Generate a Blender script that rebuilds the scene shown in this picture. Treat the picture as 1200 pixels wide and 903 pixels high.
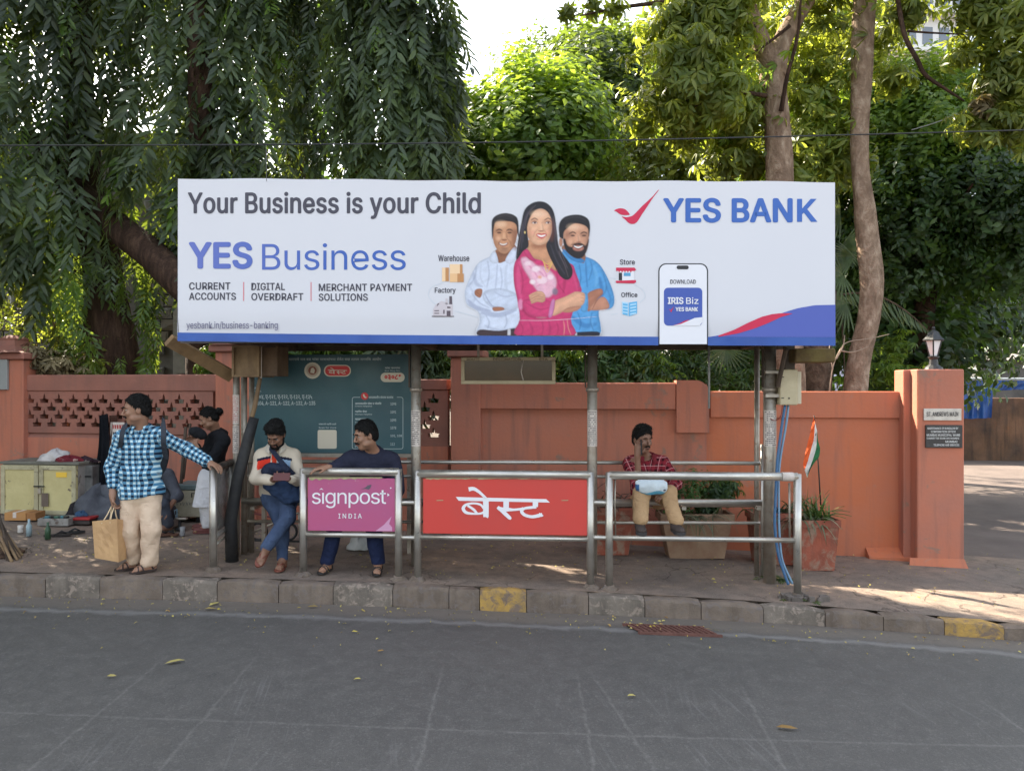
import bpy, bmesh, math, random
import numpy as np
from mathutils import Vector, Matrix
from math import radians as rad, sin, cos, tan, pi, hypot
for _o in list(bpy.data.objects):
 bpy.data.objects.remove(_o)
sc = bpy.context.scene
COL = sc.collection
rng = np.random.default_rng(7)
random.seed(7)
# ------------------------------------------------------------ camera, sky, sun, exposure
CZ = 1.70
FPX = 902.0                       # focal length in photo pixels (photo is 1200 px wide)
cam_d = bpy.data.cameras.new('camera')
cam_d.sensor_width = 36.0
cam_d.lens = FPX / 1200 * 36.0
cam_d.clip_start = 0.05
cam_d.clip_end = 2000
cam = bpy.data.objects.new('camera', cam_d)
cam.location = (0, 0, CZ)
cam.rotation_euler = (rad(90), 0, 0)
COL.objects.link(cam)
sc.camera = cam
SUN_EL = 41.0
SX, SY = -0.70, 0.714             # horizontal direction towards the sun
_e = rad(SUN_EL)
SUN = np.array([SX * cos(_e), SY * cos(_e), sin(_e)])
SUN = SUN / np.linalg.norm(SUN)
world = bpy.data.worlds.new('World')
sc.world = world
world.use_nodes = True
wn = world.node_tree
wn.nodes.clear()
w_out = wn.nodes.new('ShaderNodeOutputWorld')
w_bg = wn.nodes.new('ShaderNodeBackground')
w_sky = wn.nodes.new('ShaderNodeTexSky')
w_sky.sky_type = 'NISHITA'
w_sky.sun_disc = False
w_sky.sun_elevation = _e
w_sky.sun_rotation = math.atan2(SX, SY)
w_sky.air_density = 1.4
w_sky.dust_density = 3.2
w_sky.ozone_density = 1.0
w_bg.inputs['Strength'].default_value = 0.13
w_hs = wn.nodes.new('ShaderNodeHueSaturation')          # hazy, milky sky
w_hs.inputs['Saturation'].default_value = 0.5
wn.links.new(w_sky.outputs[0], w_hs.inputs['Color'])
wn.links.new(w_hs.outputs[0], w_bg.inputs['Color'])
wn.links.new(w_bg.outputs[0], w_out.inputs['Surface'])
sun_d = bpy.data.lights.new('sun', 'SUN')
sun_d.energy = 5.0
sun_d.angle = rad(0.5)
sun_d.color = (1.0, 0.89, 0.72)
sun_o = bpy.data.objects.new('sun', sun_d)
sun_o.rotation_euler = Vector(-SUN).to_track_quat('-Z', 'Y').to_euler()
sun_o.location = (-20, 18, 25)
COL.objects.link(sun_o)
sc.view_settings.view_transform = 'Standard'
sc.view_settings.look = 'None'
sc.view_settings.exposure = 2.12
sc.view_settings.gamma = 1.0
sc.view_settings.use_curve_mapping = False
sc.render.engine = 'CYCLES'
sc.cycles.max_bounces = 6
sc.cycles.diffuse_bounces = 3
sc.cycles.glossy_bounces = 3
sc.cycles.transmission_bounces = 4
sc.cycles.transparent_max_bounces = 8
sc.cycles.use_denoising = True
# ------------------------------------------------------------ helpers
def S(r, g, b):
 """sRGB 0..255 -> linear"""
 def f(c):
  c /= 255.0
  return c / 12.92 if c <= 0.04045 else ((c + 0.055) / 1.055) ** 2.4
 return (f(r), f(g), f(b))
def gz(x):
 """height of the pavement: the street falls gently to the right"""
 x = np.clip(x, -12, 14)
 return -0.028 * (x + 1.9)
def PT(px, py, Y):
 """point on the ray through a photo position, at distance Y"""
 return np.array([(px - 600) / FPX * Y, Y, CZ - (py - 451) / FPX * Y])
def GP(px, py, dz=0.0):
 """where the ray meets the pavement"""
 Y = 7.0
 for _ in range(30):
  x = (px - 600) / FPX * Y
  Y = (CZ - float(gz(x)) - dz) * FPX / (py - 451)
 return np.array([(px - 600) / FPX * Y, Y, float(gz((px - 600) / FPX * Y)) + dz])
class Fr:
 """vertical working plane: origin (x,y), turned by ang degrees about z"""
 def __init__(s, x, y, ang=0.0):
  s.o = np.array([x, y]); a = rad(ang)
  s.u = np.array([cos(a), sin(a)]); s.v = np.array([-sin(a), cos(a)])
 def w(s, u, v, z):
  p = s.o + s.u * u + s.v * v
  return (p[0], p[1], z)
 def hit(s, px, py, v=0.0):
  d = np.array([(px - 600) / FPX, 1.0])
  o = s.o + s.v * v
  t = o.dot(s.v) / d.dot(s.v)
  p = d * t - o
  return p.dot(s.u), CZ - (py - 451) / FPX * t
 def d(s):
  return s.w
def tag(o, label=None, cat=None, group=None, kind=None):
 if label: o['label'] = label
 if cat: o['category'] = cat
 if group: o['group'] = group
 if kind: o['kind'] = kind
 return o
def thing(name, loc, label, cat, group=None):
 o = bpy.data.objects.new(name, None)
 o.empty_display_size = 0.1
 o.location = tuple(float(c) for c in loc)
 COL.objects.link(o)
 return tag(o, label, cat, group)
def wloc(o):
 v = Vector((0, 0, 0))
 while o is not None:
  v += o.location
  o = o.parent
 return v
def raw_mesh(name, V, F, smooth=False, mat=None):
 """F: list of faces, or an (n,k) int array"""
 V = np.asarray(V, dtype=np.float32)
 me = bpy.data.meshes.new(name)
 if isinstance(F, np.ndarray):
  n, k = F.shape
  me.vertices.add(len(V)); me.vertices.foreach_set('co', V.ravel())
  me.loops.add(n * k); me.loops.foreach_set('vertex_index', F.astype(np.int32).ravel())
  me.polygons.add(n)
  me.polygons.foreach_set('loop_start', np.arange(0, n * k, k, dtype=np.int32))
  me.polygons.foreach_set('loop_total', np.full(n, k, dtype=np.int32))
  me.update(calc_edges=True)
 else:
  me.from_pydata([tuple(map(float, v)) for v in V], [], F)
  me.update()
 if smooth:
  me.polygons.foreach_set('use_smooth', np.ones(len(me.polygons), dtype=bool))
 if mat: me.materials.append(mat)
 return me
def obj(name, V, F, mat, parent=None, smooth=False, origin=None):
 """one mesh object from world-space vertices"""
 V = np.asarray(V, dtype=np.float64)
 if origin is None:
  lo, hi = V.min(0), V.max(0)
  origin = np.array([(lo[0] + hi[0]) / 2, (lo[1] + hi[1]) / 2, lo[2]])
 me = raw_mesh(name, V - origin, F, smooth, mat)
 o = bpy.data.objects.new(name, me)
 COL.objects.link(o)
 if parent is not None:
  o.parent = parent
  o.location = Vector(tuple(origin)) - wloc(parent)
 else:
  o.location = tuple(origin)
 return o
def copy_obj(o, loc=None, parent=None):
 c = o.copy(); COL.objects.link(c)
 if parent is not None: c.parent = parent
 if loc is not None: c.location = loc
 return c
class MB:
 """collects simple shapes in world space (through an optional frame)"""
 def __init__(s, fr=None):
  s.V = []; s.F = []; s.fr = fr
 def _t(s, p):
  return s.fr.w(*p) if s.fr else p
 def add(s, V, F):
  n = len(s.V)
  s.V += [s._t(tuple(v)) for v in V]
  s.F += [tuple(i + n for i in f) for f in F]
  return s
 def box(s, x0, x1, y0, y1, z0, z1, bev=0.0):
  if bev <= 0:
   V = [(x, y, z) for z in (z0, z1) for y in (y0, y1) for x in (x0, x1)]
   return s.add(V, [(0, 2, 3, 1), (4, 5, 7, 6), (0, 1, 5, 4), (2, 6, 7, 3), (0, 4, 6, 2), (1, 3, 7, 5)])
  bm = bmesh.new()
  bmesh.ops.create_cube(bm, size=1)
  for v in bm.verts:
   v.co = Vector(((x0 + x1) / 2 + v.co.x * (x1 - x0), (y0 + y1) / 2 + v.co.y * (y1 - y0), (z0 + z1) / 2 + v.co.z * (z1 - z0)))
  bmesh.ops.bevel(bm, geom=bm.edges[:], offset=bev, segments=1, affect='EDGES', clamp_overlap=True)
  bm.verts.index_update()
  s.add([v.co[:] for v in bm.verts], [tuple(v.index for v in f.verts) for f in bm.faces])
  bm.free()
  return s
 def prism(s, pts, y0, y1):
  """outline in (x,z), extruded along y"""
  n = len(pts)
  V = [(p[0], y0, p[1]) for p in pts] + [(p[0], y1, p[1]) for p in pts]
  F = [tuple(range(n)), tuple(range(2 * n - 1, n - 1, -1))]
  F += [(i, i + n, (i + 1) % n + n, (i + 1) % n) for i in range(n)]
  return s.add(V, F)
 def tube(s, pts, r, seg=12, cap=True):
  P = [np.array(p, float) for p in pts]
  R = [r] * len(P) if np.isscalar(r) else list(r)
  V = []; F = []
  t0 = P[1] - P[0]; t0 /= np.linalg.norm(t0)
  ref = np.array([0, 0, 1.0]) if abs(t0[2]) < 0.9 else np.array([1.0, 0, 0])
  a = np.cross(t0, ref); a /= np.linalg.norm(a)
  for i, p in enumerate(P):
   if i == 0: t = P[1] - P[0]
   elif i == len(P) - 1: t = P[-1] - P[-2]
   else: t = P[i + 1] - P[i - 1]
   t = t / (np.linalg.norm(t) + 1e-9)
   a = a - t * a.dot(t); a /= (np.linalg.norm(a) + 1e-9)
   b = np.cross(t, a)
   for k in range(seg):
    q = 2 * pi * k / seg
    V.append(tuple(p + (a * cos(q) + b * sin(q)) * R[i]))
  for i in range(len(P) - 1):
   for k in range(seg):
    k2 = (k + 1) % seg
    F.append((i * seg + k, i * seg + k2, (i + 1) * seg + k2, (i + 1) * seg + k))
  if cap:
   F.append(tuple(range(seg - 1, -1, -1)))
   F.append(tuple(range((len(P) - 1) * seg, len(P) * seg)))
  return s.add(V, F)
 def lathe(s, cx, cy, prof, seg=16, sq=False):
  """prof: list of (r,z); sq -> four-sided"""
  V = []; F = []
  off = pi / 4 if sq else 0
  if sq: seg = 4
  for r, z in prof:
   for k in range(seg):
    q = 2 * pi * k / seg + off
    V.append((cx + r * cos(q), cy + r * sin(q), z))
  for i in range(len(prof) - 1):
   for k in range(seg):
    k2 = (k + 1) % seg
    F.append((i * seg + k, i * seg + k2, (i + 1) * seg + k2, (i + 1) * seg + k))
  F.append(tuple(range(seg - 1, -1, -1)))
  F.append(tuple(range((len(prof) - 1) * seg, len(prof) * seg)))
  return s.add(V, F)
 def flat(s, pts, y):
  """single-sided outline in (x,z) at depth y, facing -y"""
  return s.add([(p[0], y, p[1]) for p in pts], [tuple(range(len(pts)))])
 def build(s, name, mat, parent=None, smooth=False, origin=None):
  return obj(name, s.V, s.F, mat, parent, smooth, origin)
def smooth_by_angle(o, ang=40):
 me = o.data
 me.polygons.foreach_set('use_smooth', np.ones(len(me.polygons), dtype=bool))
 try:
  me.set_sharp_from_angle(angle=rad(ang))
 except Exception:
  pass
 return o
def resample(p0, p1, n):
 return [tuple(np.array(p0) + (np.array(p1) - np.array(p0)) * i / n) for i in range(n + 1)]
def catmull(pts, n=6, closed=True):
 P = np.array(pts, float); m = len(P); out = []
 rngi = range(m) if closed else range(m - 1)
 for i in rngi:
  if closed:
   p0, p1, p2, p3 = P[(i - 1) % m], P[i], P[(i + 1) % m], P[(i + 2) % m]
  else:
   p0, p1, p2, p3 = P[max(i - 1, 0)], P[i], P[i + 1], P[min(i + 2, m - 1)]
  for k in range(n):
   t = k / n
   out.append(0.5 * ((2 * p1) + (-p0 + p2) * t + (2 * p0 - 5 * p1 + 4 * p2 - p3) * t * t + (-p0 + 3 * p1 - 3 * p2 + p3) * t ** 3))
 if not closed: out.append(P[-1])
 return np.array(out)
# ------------------------------------------------------------ materials
class NT:
 """tiny node-tree helper"""
 def __init__(s, name):
  m = bpy.data.materials.new(name); m.use_nodes = True
  s.m = m; s.t = m.node_tree; s.t.nodes.clear()
  s.out = s.t.nodes.new('ShaderNodeOutputMaterial')
 def n(s, typ, **kw):
  nd = s.t.nodes.new(typ)
  for k, v in kw.items():
   if k.startswith('i_'):
    key = k[2:].replace('_', ' ')
    nd.inputs[key].default_value = v
   else: setattr(nd, k, v)
  return nd
 def l(s, a, b): s.t.links.new(a, b)
 def coord(s, kind='Object'):
  return s.n('ShaderNodeTexCoord').outputs[kind]
 def pos(s):
  return s.n('ShaderNodeNewGeometry').outputs['Position']
 def noise(s, vec, scale, detail=4, rough=0.55, dist=0.0):
  nd = s.n('ShaderNodeTexNoise')
  nd.inputs['Scale'].default_value = scale
  nd.inputs['Detail'].default_value = detail
  nd.inputs['Roughness'].default_value = rough
  nd.inputs['Distortion'].default_value = dist
  s.l(vec, nd.inputs['Vector'])
  return nd.outputs['Fac']
 def ramp(s, fac, stops, interp='LINEAR'):
  nd = s.n('ShaderNodeValToRGB'); cr = nd.color_ramp
  cr.interpolation = interp
  while len(cr.elements) < len(stops): cr.elements.new(0.5)
  for e, (p, c) in zip(cr.elements, stops):
   e.position = p
   if np.isscalar(c): c = (c, c, c)
   e.color = (*c, 1)
  s.l(fac, nd.inputs['Fac'])
  return nd.outputs['Color']
 def mix(s, fac, a, b, blend='MIX'):
  nd = s.n('ShaderNodeMix', data_type='RGBA', blend_type=blend)
  def put(sock, v):
   if isinstance(v, bpy.types.NodeSocket): s.l(v, sock)
   elif np.isscalar(v): sock.default_value = v
   else: sock.default_value = (*v, 1)
  if isinstance(fac, bpy.types.NodeSocket): s.l(fac, nd.inputs[0])
  else: nd.inputs[0].default_value = fac
  put(nd.inputs[6], a); put(nd.inputs[7], b)
  return nd.outputs[2]
 def math(s, op, a, b=None, c=None, clamp=False):
  nd = s.n('ShaderNodeMath', operation=op, use_clamp=clamp)
  for i, v in enumerate((a, b, c)):
   if v is None: continue
   if isinstance(v, bpy.types.NodeSocket): s.l(v, nd.inputs[i])
   else: nd.inputs[i].default_value = v
  return nd.outputs[0]
 def scale(s, vec, sc_):
  nd = s.n('ShaderNodeMapping')
  nd.inputs['Scale'].default_value = sc_
  s.l(vec, nd.inputs['Vector'])
  return nd.outputs[0]
 def bump(s, h, strength=0.3, dist=0.01):
  nd = s.n('ShaderNodeBump')
  nd.inputs['Strength'].default_value = strength
  nd.inputs['Distance'].default_value = dist
  s.l(h, nd.inputs['Height'])
  return nd.outputs[0]
 def sep(s, vec):
  nd = s.n('ShaderNodeSeparateXYZ'); s.l(vec, nd.inputs[0]); return nd.outputs
 def bsdf(s, color=None, rough=0.7, metal=0.0, normal=None, spec=0.5, **kw):
  nd = s.n('ShaderNodeBsdfPrincipled')
  def put(nm, v):
   if isinstance(v, bpy.types.NodeSocket): s.l(v, nd.inputs[nm])
   elif np.isscalar(v): nd.inputs[nm].default_value = v
   else: nd.inputs[nm].default_value = (*v, 1)
  if color is not None: put('Base Color', color)
  put('Roughness', rough); put('Metallic', metal); put('Specular IOR Level', spec)
  if normal is not None: s.l(normal, nd.inputs['Normal'])
  for k, v in kw.items(): put(k.replace('_', ' '), v)
  return nd
 def done(s, sh):
  s.l(sh.outputs[0], s.out.inputs['Surface'])
  return s.m
def worn(name, base, alt=None, amt=0.5, scale=3.0, rough=0.7, metal=0.0, bump=0.2, bscale=40, spec=0.5, streak=None, streak_amt=0.5, dirt=None, dirt_pos=(0.55, 0.75), dirt_scale=6):
 """painted / plain surface with blotches, fine relief, optional run-down streaks and chips"""
 t = NT(name)
 p = t.pos()
 alt = alt if alt is not None else tuple(c * 0.72 for c in base)
 f = t.noise(p, scale, 6, 0.62)
 f = t.ramp(f, [(0.35, 0.0), (0.68, 1.0)])
 c = t.mix(t.math('MULTIPLY', f, amt), base, alt)
 if streak is not None:
  v = t.scale(p, (9, 9, 0.7))
  sf = t.ramp(t.noise(v, 1.0, 5, 0.6), [(0.5, 0.0), (0.72, 1.0)])
  c = t.mix(t.math('MULTIPLY', sf, streak_amt), c, streak)
 if dirt is not None:
  df = t.ramp(t.noise(p, dirt_scale, 8, 0.7, 0.6), [(dirt_pos[0], 0.0), (dirt_pos[1], 1.0)])
  c = t.mix(df, c, dirt)
 h = t.noise(p, bscale, 5, 0.6)
 r = t.ramp(t.noise(p, scale * 2.3, 4), [(0.3, max(rough - 0.12, 0.05)), (0.7, min(rough + 0.12, 1))])
 b = t.bsdf(c, r, metal, t.bump(h, bump, 0.01), spec)
 return t.done(b)
def plain(name, col, rough=0.6, metal=0.0, spec=0.5):
 t = NT(name)
 p = t.coord()
 f = t.noise(p, 14, 4)
 c = t.mix(t.math('MULTIPLY', f, 0.35), col, tuple(x * 0.7 for x in col))
 return t.done(t.bsdf(c, rough, metal, None, spec))
def leaf_mat(name, ca, cb, cc, trans, tf=0.42, rough=0.42, clump=0.9):
 """per-leaf colour, clump-to-clump colour, light let through the blade"""
 t = NT(name)
 g = t.n('ShaderNodeNewGeometry')
 rnd = g.outputs['Random Per Island']
 base = t.ramp(rnd, [(0.0, ca), (0.55, cb), (1.0, cc)])
 f = t.ramp(t.noise(g.outputs['Position'], clump, 3), [(0.35, 0.55), (0.65, 1.15)])
 base = t.mix(1.0, base, f, 'MULTIPLY')
 pr = t.bsdf(base, rough, 0, None, 0.45)
 tr = t.n('ShaderNodeBsdfTranslucent')
 t.l(t.mix(1.0, t.ramp(rnd, [(0, tuple(x * 0.7 for x in trans)), (1, trans)]), f, 'MULTIPLY'), tr.inputs['Color'])
 mx = t.n('ShaderNodeMixShader'); mx.inputs[0].default_value = tf
 t.l(pr.outputs[0], mx.inputs[1]); t.l(tr.outputs[0], mx.inputs[2])
 return t.done(mx)
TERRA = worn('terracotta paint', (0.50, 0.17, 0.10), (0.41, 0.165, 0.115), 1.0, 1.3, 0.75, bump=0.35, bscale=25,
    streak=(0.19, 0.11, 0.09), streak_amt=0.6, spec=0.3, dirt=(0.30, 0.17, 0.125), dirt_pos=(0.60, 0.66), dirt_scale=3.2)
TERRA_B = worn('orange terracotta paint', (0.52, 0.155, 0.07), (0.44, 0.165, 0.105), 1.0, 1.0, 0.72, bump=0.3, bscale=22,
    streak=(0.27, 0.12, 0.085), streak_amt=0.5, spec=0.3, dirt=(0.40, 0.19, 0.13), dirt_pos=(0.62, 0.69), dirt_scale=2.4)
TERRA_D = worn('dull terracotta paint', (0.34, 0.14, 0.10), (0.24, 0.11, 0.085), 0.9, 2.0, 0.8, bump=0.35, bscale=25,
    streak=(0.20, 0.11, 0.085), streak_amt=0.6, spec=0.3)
STEEL = worn('brushed steel', (0.56, 0.53, 0.48), (0.38, 0.34, 0.29), 0.6, 5, 0.38, 0.82, 0.06, 60)
STEEL_D = worn('dull rusted steel', (0.45, 0.41, 0.35), (0.28, 0.22, 0.17), 0.8, 6, 0.5, 0.7, 0.2, 60,
    dirt=(0.20, 0.11, 0.06), dirt_pos=(0.58, 0.7), dirt_scale=14)
DARK = plain('near black', (0.012, 0.012, 0.013), 0.6)
# ------------------------------------------------------------ ground: road, kerb, pavement
KX = np.array([-60, -12, -4.6, -2.3, 0.0, 2.1, 4.0, 8.0, 14.0, 60.0])
KY = np.array([7.2, 6.75, 6.60, 6.63, 6.56, 6.36, 5.92, 4.7, 2.7, -12.0])
def kerb_y(x):
 # smooth interpolation of the surveyed kerb line
 x = np.asarray(x, float)
 y = np.zeros_like(x)
 for d, w in ((-0.6, 1), (-0.3, 1), (0, 1), (0.3, 1), (0.6, 1)):
  y += np.interp(x + d, KX, KY) * w
 return y / 5
def kerb_h(x): return np.interp(x, [-5, 0, 2, 4, 8], [0.175, 0.17, 0.145, 0.10, 0.09])
def road_z(x): return gz(x) - kerb_h(x)
def noise2(x, y, s, seed=0):
 r = np.random.default_rng(seed); o = 0
 for k in range(5):
  a, b, c = r.uniform(-1, 1, 3)
  o = o + np.sin(x * s * (1 + k * .7) * a + y * s * (1 + k * .6) * b + c * 9) / (1 + k * .5)
 return o / 3
def sheet(name, xs, ybot, ytop, ny, zf, mat, kind='structure', powr=1.0):
 X = []; F = []
 for j in range(ny + 1):
  t = (j / ny) ** powr
  for x in xs:
   yb = float(ybot(x)); yt = float(ytop(x))
   y = yb + (yt - yb) * t
   X.append((x, y, zf(x, y)))
 n = len(xs)
 F = np.array([(j * n + i, j * n + i + 1, (j + 1) * n + i + 1, (j + 1) * n + i) for j in range(ny) for i in range(n - 1)])
 o = obj(name, X, F, mat, None, True)
 return tag(o, kind=kind)
xs = np.concatenate([np.linspace(-400, -20, 12), np.linspace(-14, 14, 113), np.linspace(20, 400, 12)])
# whole terrain under everything
t = NT('bare ground')
p = t.pos()
c = t.mix(t.ramp(t.noise(p, 0.8, 6), [(0.4, 0.0), (0.65, 1.0)]), (0.085, 0.06, 0.042), (0.04, 0.034, 0.026))
M_SOIL = t.done(t.bsdf(c, 0.95, 0, t.bump(t.noise(p, 12, 6), 0.6, 0.03), 0.2))
sheet('ground', xs, lambda x: -400, lambda x: 600, 40, lambda x, y: -0.75, M_SOIL)
# road
t = NT('worn asphalt')
p = t.pos()
xyz = t.sep(p)
ky = t.n('ShaderNodeAttribute', attribute_name='kerbdist').outputs['Fac']
fine = t.noise(p, 160, 3, 0.6)
med = t.noise(p, 9, 6, 0.65)
big = t.noise(t.scale(p, (0.35, 1.4, 1)), 1.1, 5, 0.6)
c = t.ramp(fine, [(0.3, S(72, 70, 67)), (0.7, S(95, 92, 88))])
c = t.mix(t.ramp(big, [(0.35, 0.0), (0.7, 0.65)]), c, S(78, 76, 73))
c = t.mix(t.ramp(med, [(0.45, 0.0), (0.75, 0.5)]), c, S(102, 98, 93))
# broom marks towards the kerb, slightly fanned
for sc_, sl, am in ((46, 0.18, 0.15), (30, -0.12, 0.09)):
 v = t.math('ADD', t.math('MULTIPLY', xyz[0], 1.0), t.math('MULTIPLY', xyz[1], sl))
 cx = t.n('ShaderNodeCombineXYZ'); t.l(v, cx.inputs[0]); t.l(t.math('MULTIPLY', xyz[1], 0.03), cx.inputs[1])
 ln = t.ramp(t.noise(cx.outputs[0], sc_, 2, 0.4), [(0.60, 0.0), (0.70, 1.0)])
 msk = t.ramp(t.noise(t.scale(p, (0.9, 0.5, 1)), 1.3, 3), [(0.46, 0.0), (0.6, 1.0)])
 msk = t.math('MULTIPLY', msk, t.ramp(ky, [(0.13, 0.0), (0.17, 1.0)]))
 c = t.mix(t.math('MULTIPLY', t.math('MULTIPLY', ln, msk), am), c, S(140, 138, 136))
# aggregate, hairline cracks, oil drips
va = t.n('ShaderNodeTexVoronoi'); va.inputs['Scale'].default_value = 95; t.l(p, va.inputs['Vector'])
c = t.mix(t.math('MULTIPLY', t.ramp(va.outputs['Color'], [(.6, 0.0), (.98, .35)]), t.ramp(med, [(.3, .3), (.6, 1.0)])), c, S(128, 125, 120))
vc = t.n('ShaderNodeTexVoronoi', feature='DISTANCE_TO_EDGE'); vc.inputs['Scale'].default_value = .8
w1 = t.n('ShaderNodeTexNoise'); w1.inputs['Scale'].default_value = 2.5; w1.inputs['Detail'].default_value = 7; t.l(p, w1.inputs['Vector'])
w2 = t.n('ShaderNodeVectorMath', operation='MULTIPLY_ADD'); t.l(w1.outputs['Color'], w2.inputs[0]); w2.inputs[1].default_value = (.7, .7, .7); t.l(p, w2.inputs[2]); t.l(w2.outputs[0], vc.inputs['Vector'])
c = t.mix(t.math('MULTIPLY', t.ramp(vc.outputs['Distance'], [(0, .45), (.005, 0.0)]), t.ramp(t.noise(p, .5, 2), [(.58, 0.0), (.64, 1.0)])), c, S(58, 57, 58))
c = t.mix(t.ramp(t.noise(p, 2.2, 3, .5), [(.66, 0.0), (.76, .25)]), c, S(68, 66, 66))
# slab joints
jm = None
wob = t.math('MULTIPLY', t.math('SUBTRACT', t.noise(p, 6, 4), 0.5), 0.05)
for x0, sl in ((-2.35, 0.02), (-1.74, 0.03), (-0.47, 0.0), (0.42, -0.02), (0.66, 0.14), (1.42, -0.10), (2.9, -0.05)):
 d = t.math('ABSOLUTE', t.math('ADD', t.math('SUBTRACT', t.math('ADD', xyz[0], t.math('MULTIPLY', t.math('SUBTRACT', xyz[1], 4.3), sl)), x0), wob))
 k = t.math('SUBTRACT', 1.0, t.math('DIVIDE', d, 0.016), clamp=True)
 jm = k if jm is None else t.math('MAXIMUM', jm, k)
jm = t.math('MULTIPLY', jm, t.ramp(ky, [(0.12, 0.0), (0.16, 1.0)]))
d = t.math('ABSOLUTE', t.math('ADD', t.math('SUBTRACT', t.math('SUBTRACT', xyz[1], 4.27), t.math('MULTIPLY', xyz[0], -0.03)), wob))
jm = t.math('MAXIMUM', jm, t.math('SUBTRACT', 1.0, t.math('DIVIDE', d, 0.018), clamp=True))
jm = t.math('MULTIPLY', jm, t.ramp(t.noise(p, 25, 5, 0.7), [(0.35, 0.1), (0.6, 1.0)]))
c = t.mix(t.math('MULTIPLY', jm, 0.30), c, S(140, 136, 130))
# dusty gutter next to the kerb (kerbdist is in units of 10 m)
gut = t.math('ADD', ky, t.math('MULTIPLY', t.math('SUBTRACT', t.noise(p, 5, 5), 0.5), 0.02))
c = t.mix(t.ramp(gut, [(0.0, 0.75), (0.022, 0.55), (0.034, 0.0)]), c, S(116, 106, 96))
edge = t.math('SUBTRACT', 1.0, t.math('DIVIDE', t.math('ABSOLUTE', t.math('SUBTRACT', gut, 0.037)), 0.007), clamp=True)
c = t.mix(t.math('MULTIPLY', edge, 0.45), c, S(146, 143, 140))
# specks of grit
vo = t.n('ShaderNodeTexVoronoi'); vo.inputs['Scale'].default_value = 22; t.l(p, vo.inputs['Vector'])
sp = t.math('MULTIPLY', t.ramp(vo.outputs['Distance'], [(0.03, 1.0), (0.07, 0.0)]), t.ramp(t.noise(p, 3.3, 2), [(0.52, 0.0), (0.6, 0.6)]))
c = t.mix(sp, c, S(170, 165, 155))
h = t.math('ADD', fine, t.math('MULTIPLY', med, 0.8))
M_ROAD = t.done(t.bsdf(c, t.ramp(med, [(0.3, 0.62), (0.7, 0.82)]), 0, t.bump(h, 0.35, 0.006), 0.4))
ro = sheet('road', xs, lambda x: min(-60.0, float(kerb_y(x)) - 40), lambda x: kerb_y(x), 60,
   lambda x, y: float(road_z(x)) + 0.004 * noise2(x, y, 2.0, 3), M_ROAD, powr=0.45)
me = ro.data
co = np.zeros(len(me.vertices) * 3, np.float32); me.vertices.foreach_get('co', co); co = co.reshape(-1, 3) + np.array(ro.location)
at = me.attributes.new('kerbdist', 'FLOAT', 'POINT')
at.data.foreach_set('value', np.clip((kerb_y(co[:, 0]) - co[:, 1]) / 10, 0, 9).astype(np.float32))
# pavement
t = NT('dusty pavement')
p = t.pos()
xyz = t.sep(p)
big = t.noise(p, 0.9, 6, 0.6)
med = t.noise(p, 7, 7, 0.68)
fine = t.noise(p, 90, 3, 0.6)
c = t.ramp(big, [(0.30, S(106, 98, 92)), (0.5, S(128, 112, 100)), (0.7, S(150, 126, 108))])
c = t.mix(t.ramp(med, [(0.42, 0.0), (0.68, 0.75)]), c, S(90, 82, 76))
c = t.mix(t.ramp(fine, [(0.45, 0.0), (0.8, 0.45)]), c, S(165, 148, 132))
vo = t.n('ShaderNodeTexVoronoi', feature='DISTANCE_TO_EDGE'); vo.inputs['Scale'].default_value = 1.1
wv = t.n('ShaderNodeVectorMath', operation='ADD')
nz = t.n('ShaderNodeTexNoise'); nz.inputs['Scale'].default_value = 3; nz.inputs['Detail'].default_value = 6
t.l(p, nz.inputs['Vector']); nm = t.n('ShaderNodeVectorMath', operation='SCALE'); nm.inputs['Scale'].default_value = 0.5
t.l(nz.outputs['Color'], nm.inputs[0]); t.l(p, wv.inputs[0]); t.l(nm.outputs[0], wv.inputs[1]); t.l(wv.outputs[0], vo.inputs['Vector'])
crk = t.math('MULTIPLY', t.ramp(vo.outputs['Distance'], [(0.0, 1.0), (0.012, 0.0)]), t.ramp(t.noise(p, 0.7, 2), [(0.45, 0.0), (0.55, 0.8)]))
c = t.mix(crk, c, S(70, 60, 54))
vs = t.n('ShaderNodeTexVoronoi'); vs.inputs['Scale'].default_value = 9; t.l(p, vs.inputs['Vector'])
c = t.mix(t.math('MULTIPLY', t.ramp(vs.outputs['Distance'], [(0.04, 1.0), (0.12, 0.0)]), 0.5), c, S(92, 78, 70))
h = t.math('SUBTRACT', t.math('ADD', t.math('MULTIPLY', fine, 0.4), med), t.math('MULTIPLY', crk, 0.8))
M_PAVE = t.done(t.bsdf(c, 0.88, 0, t.bump(h, 0.5, 0.012), 0.25))
def pave_top(x): return np.interp(x, [-14, -4, 2, 6, 6.01, 14], [11.8, 10.4, 9.2, 8.4, 8.4, 8.4])
xp = np.linspace(-14, 14, 169)
sheet('pavement', xp, lambda x: kerb_y(x) + 0.13, pave_top, 50,
  lambda x, y: float(gz(x)) + 0.010 * noise2(x, y, 1.6, 5) * min(1, (y - float(kerb_y(x)) - .13) * 2), M_PAVE)
for nm, xa in (('pavement', np.linspace(-400, -14, 20)), ('pavement', np.linspace(14, 400, 20))):
 sheet(nm, xa, lambda x: float(kerb_y(x)), lambda x: float(kerb_y(x)) + 4, 3, lambda x, y: float(gz(x)), M_PAVE)
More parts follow.
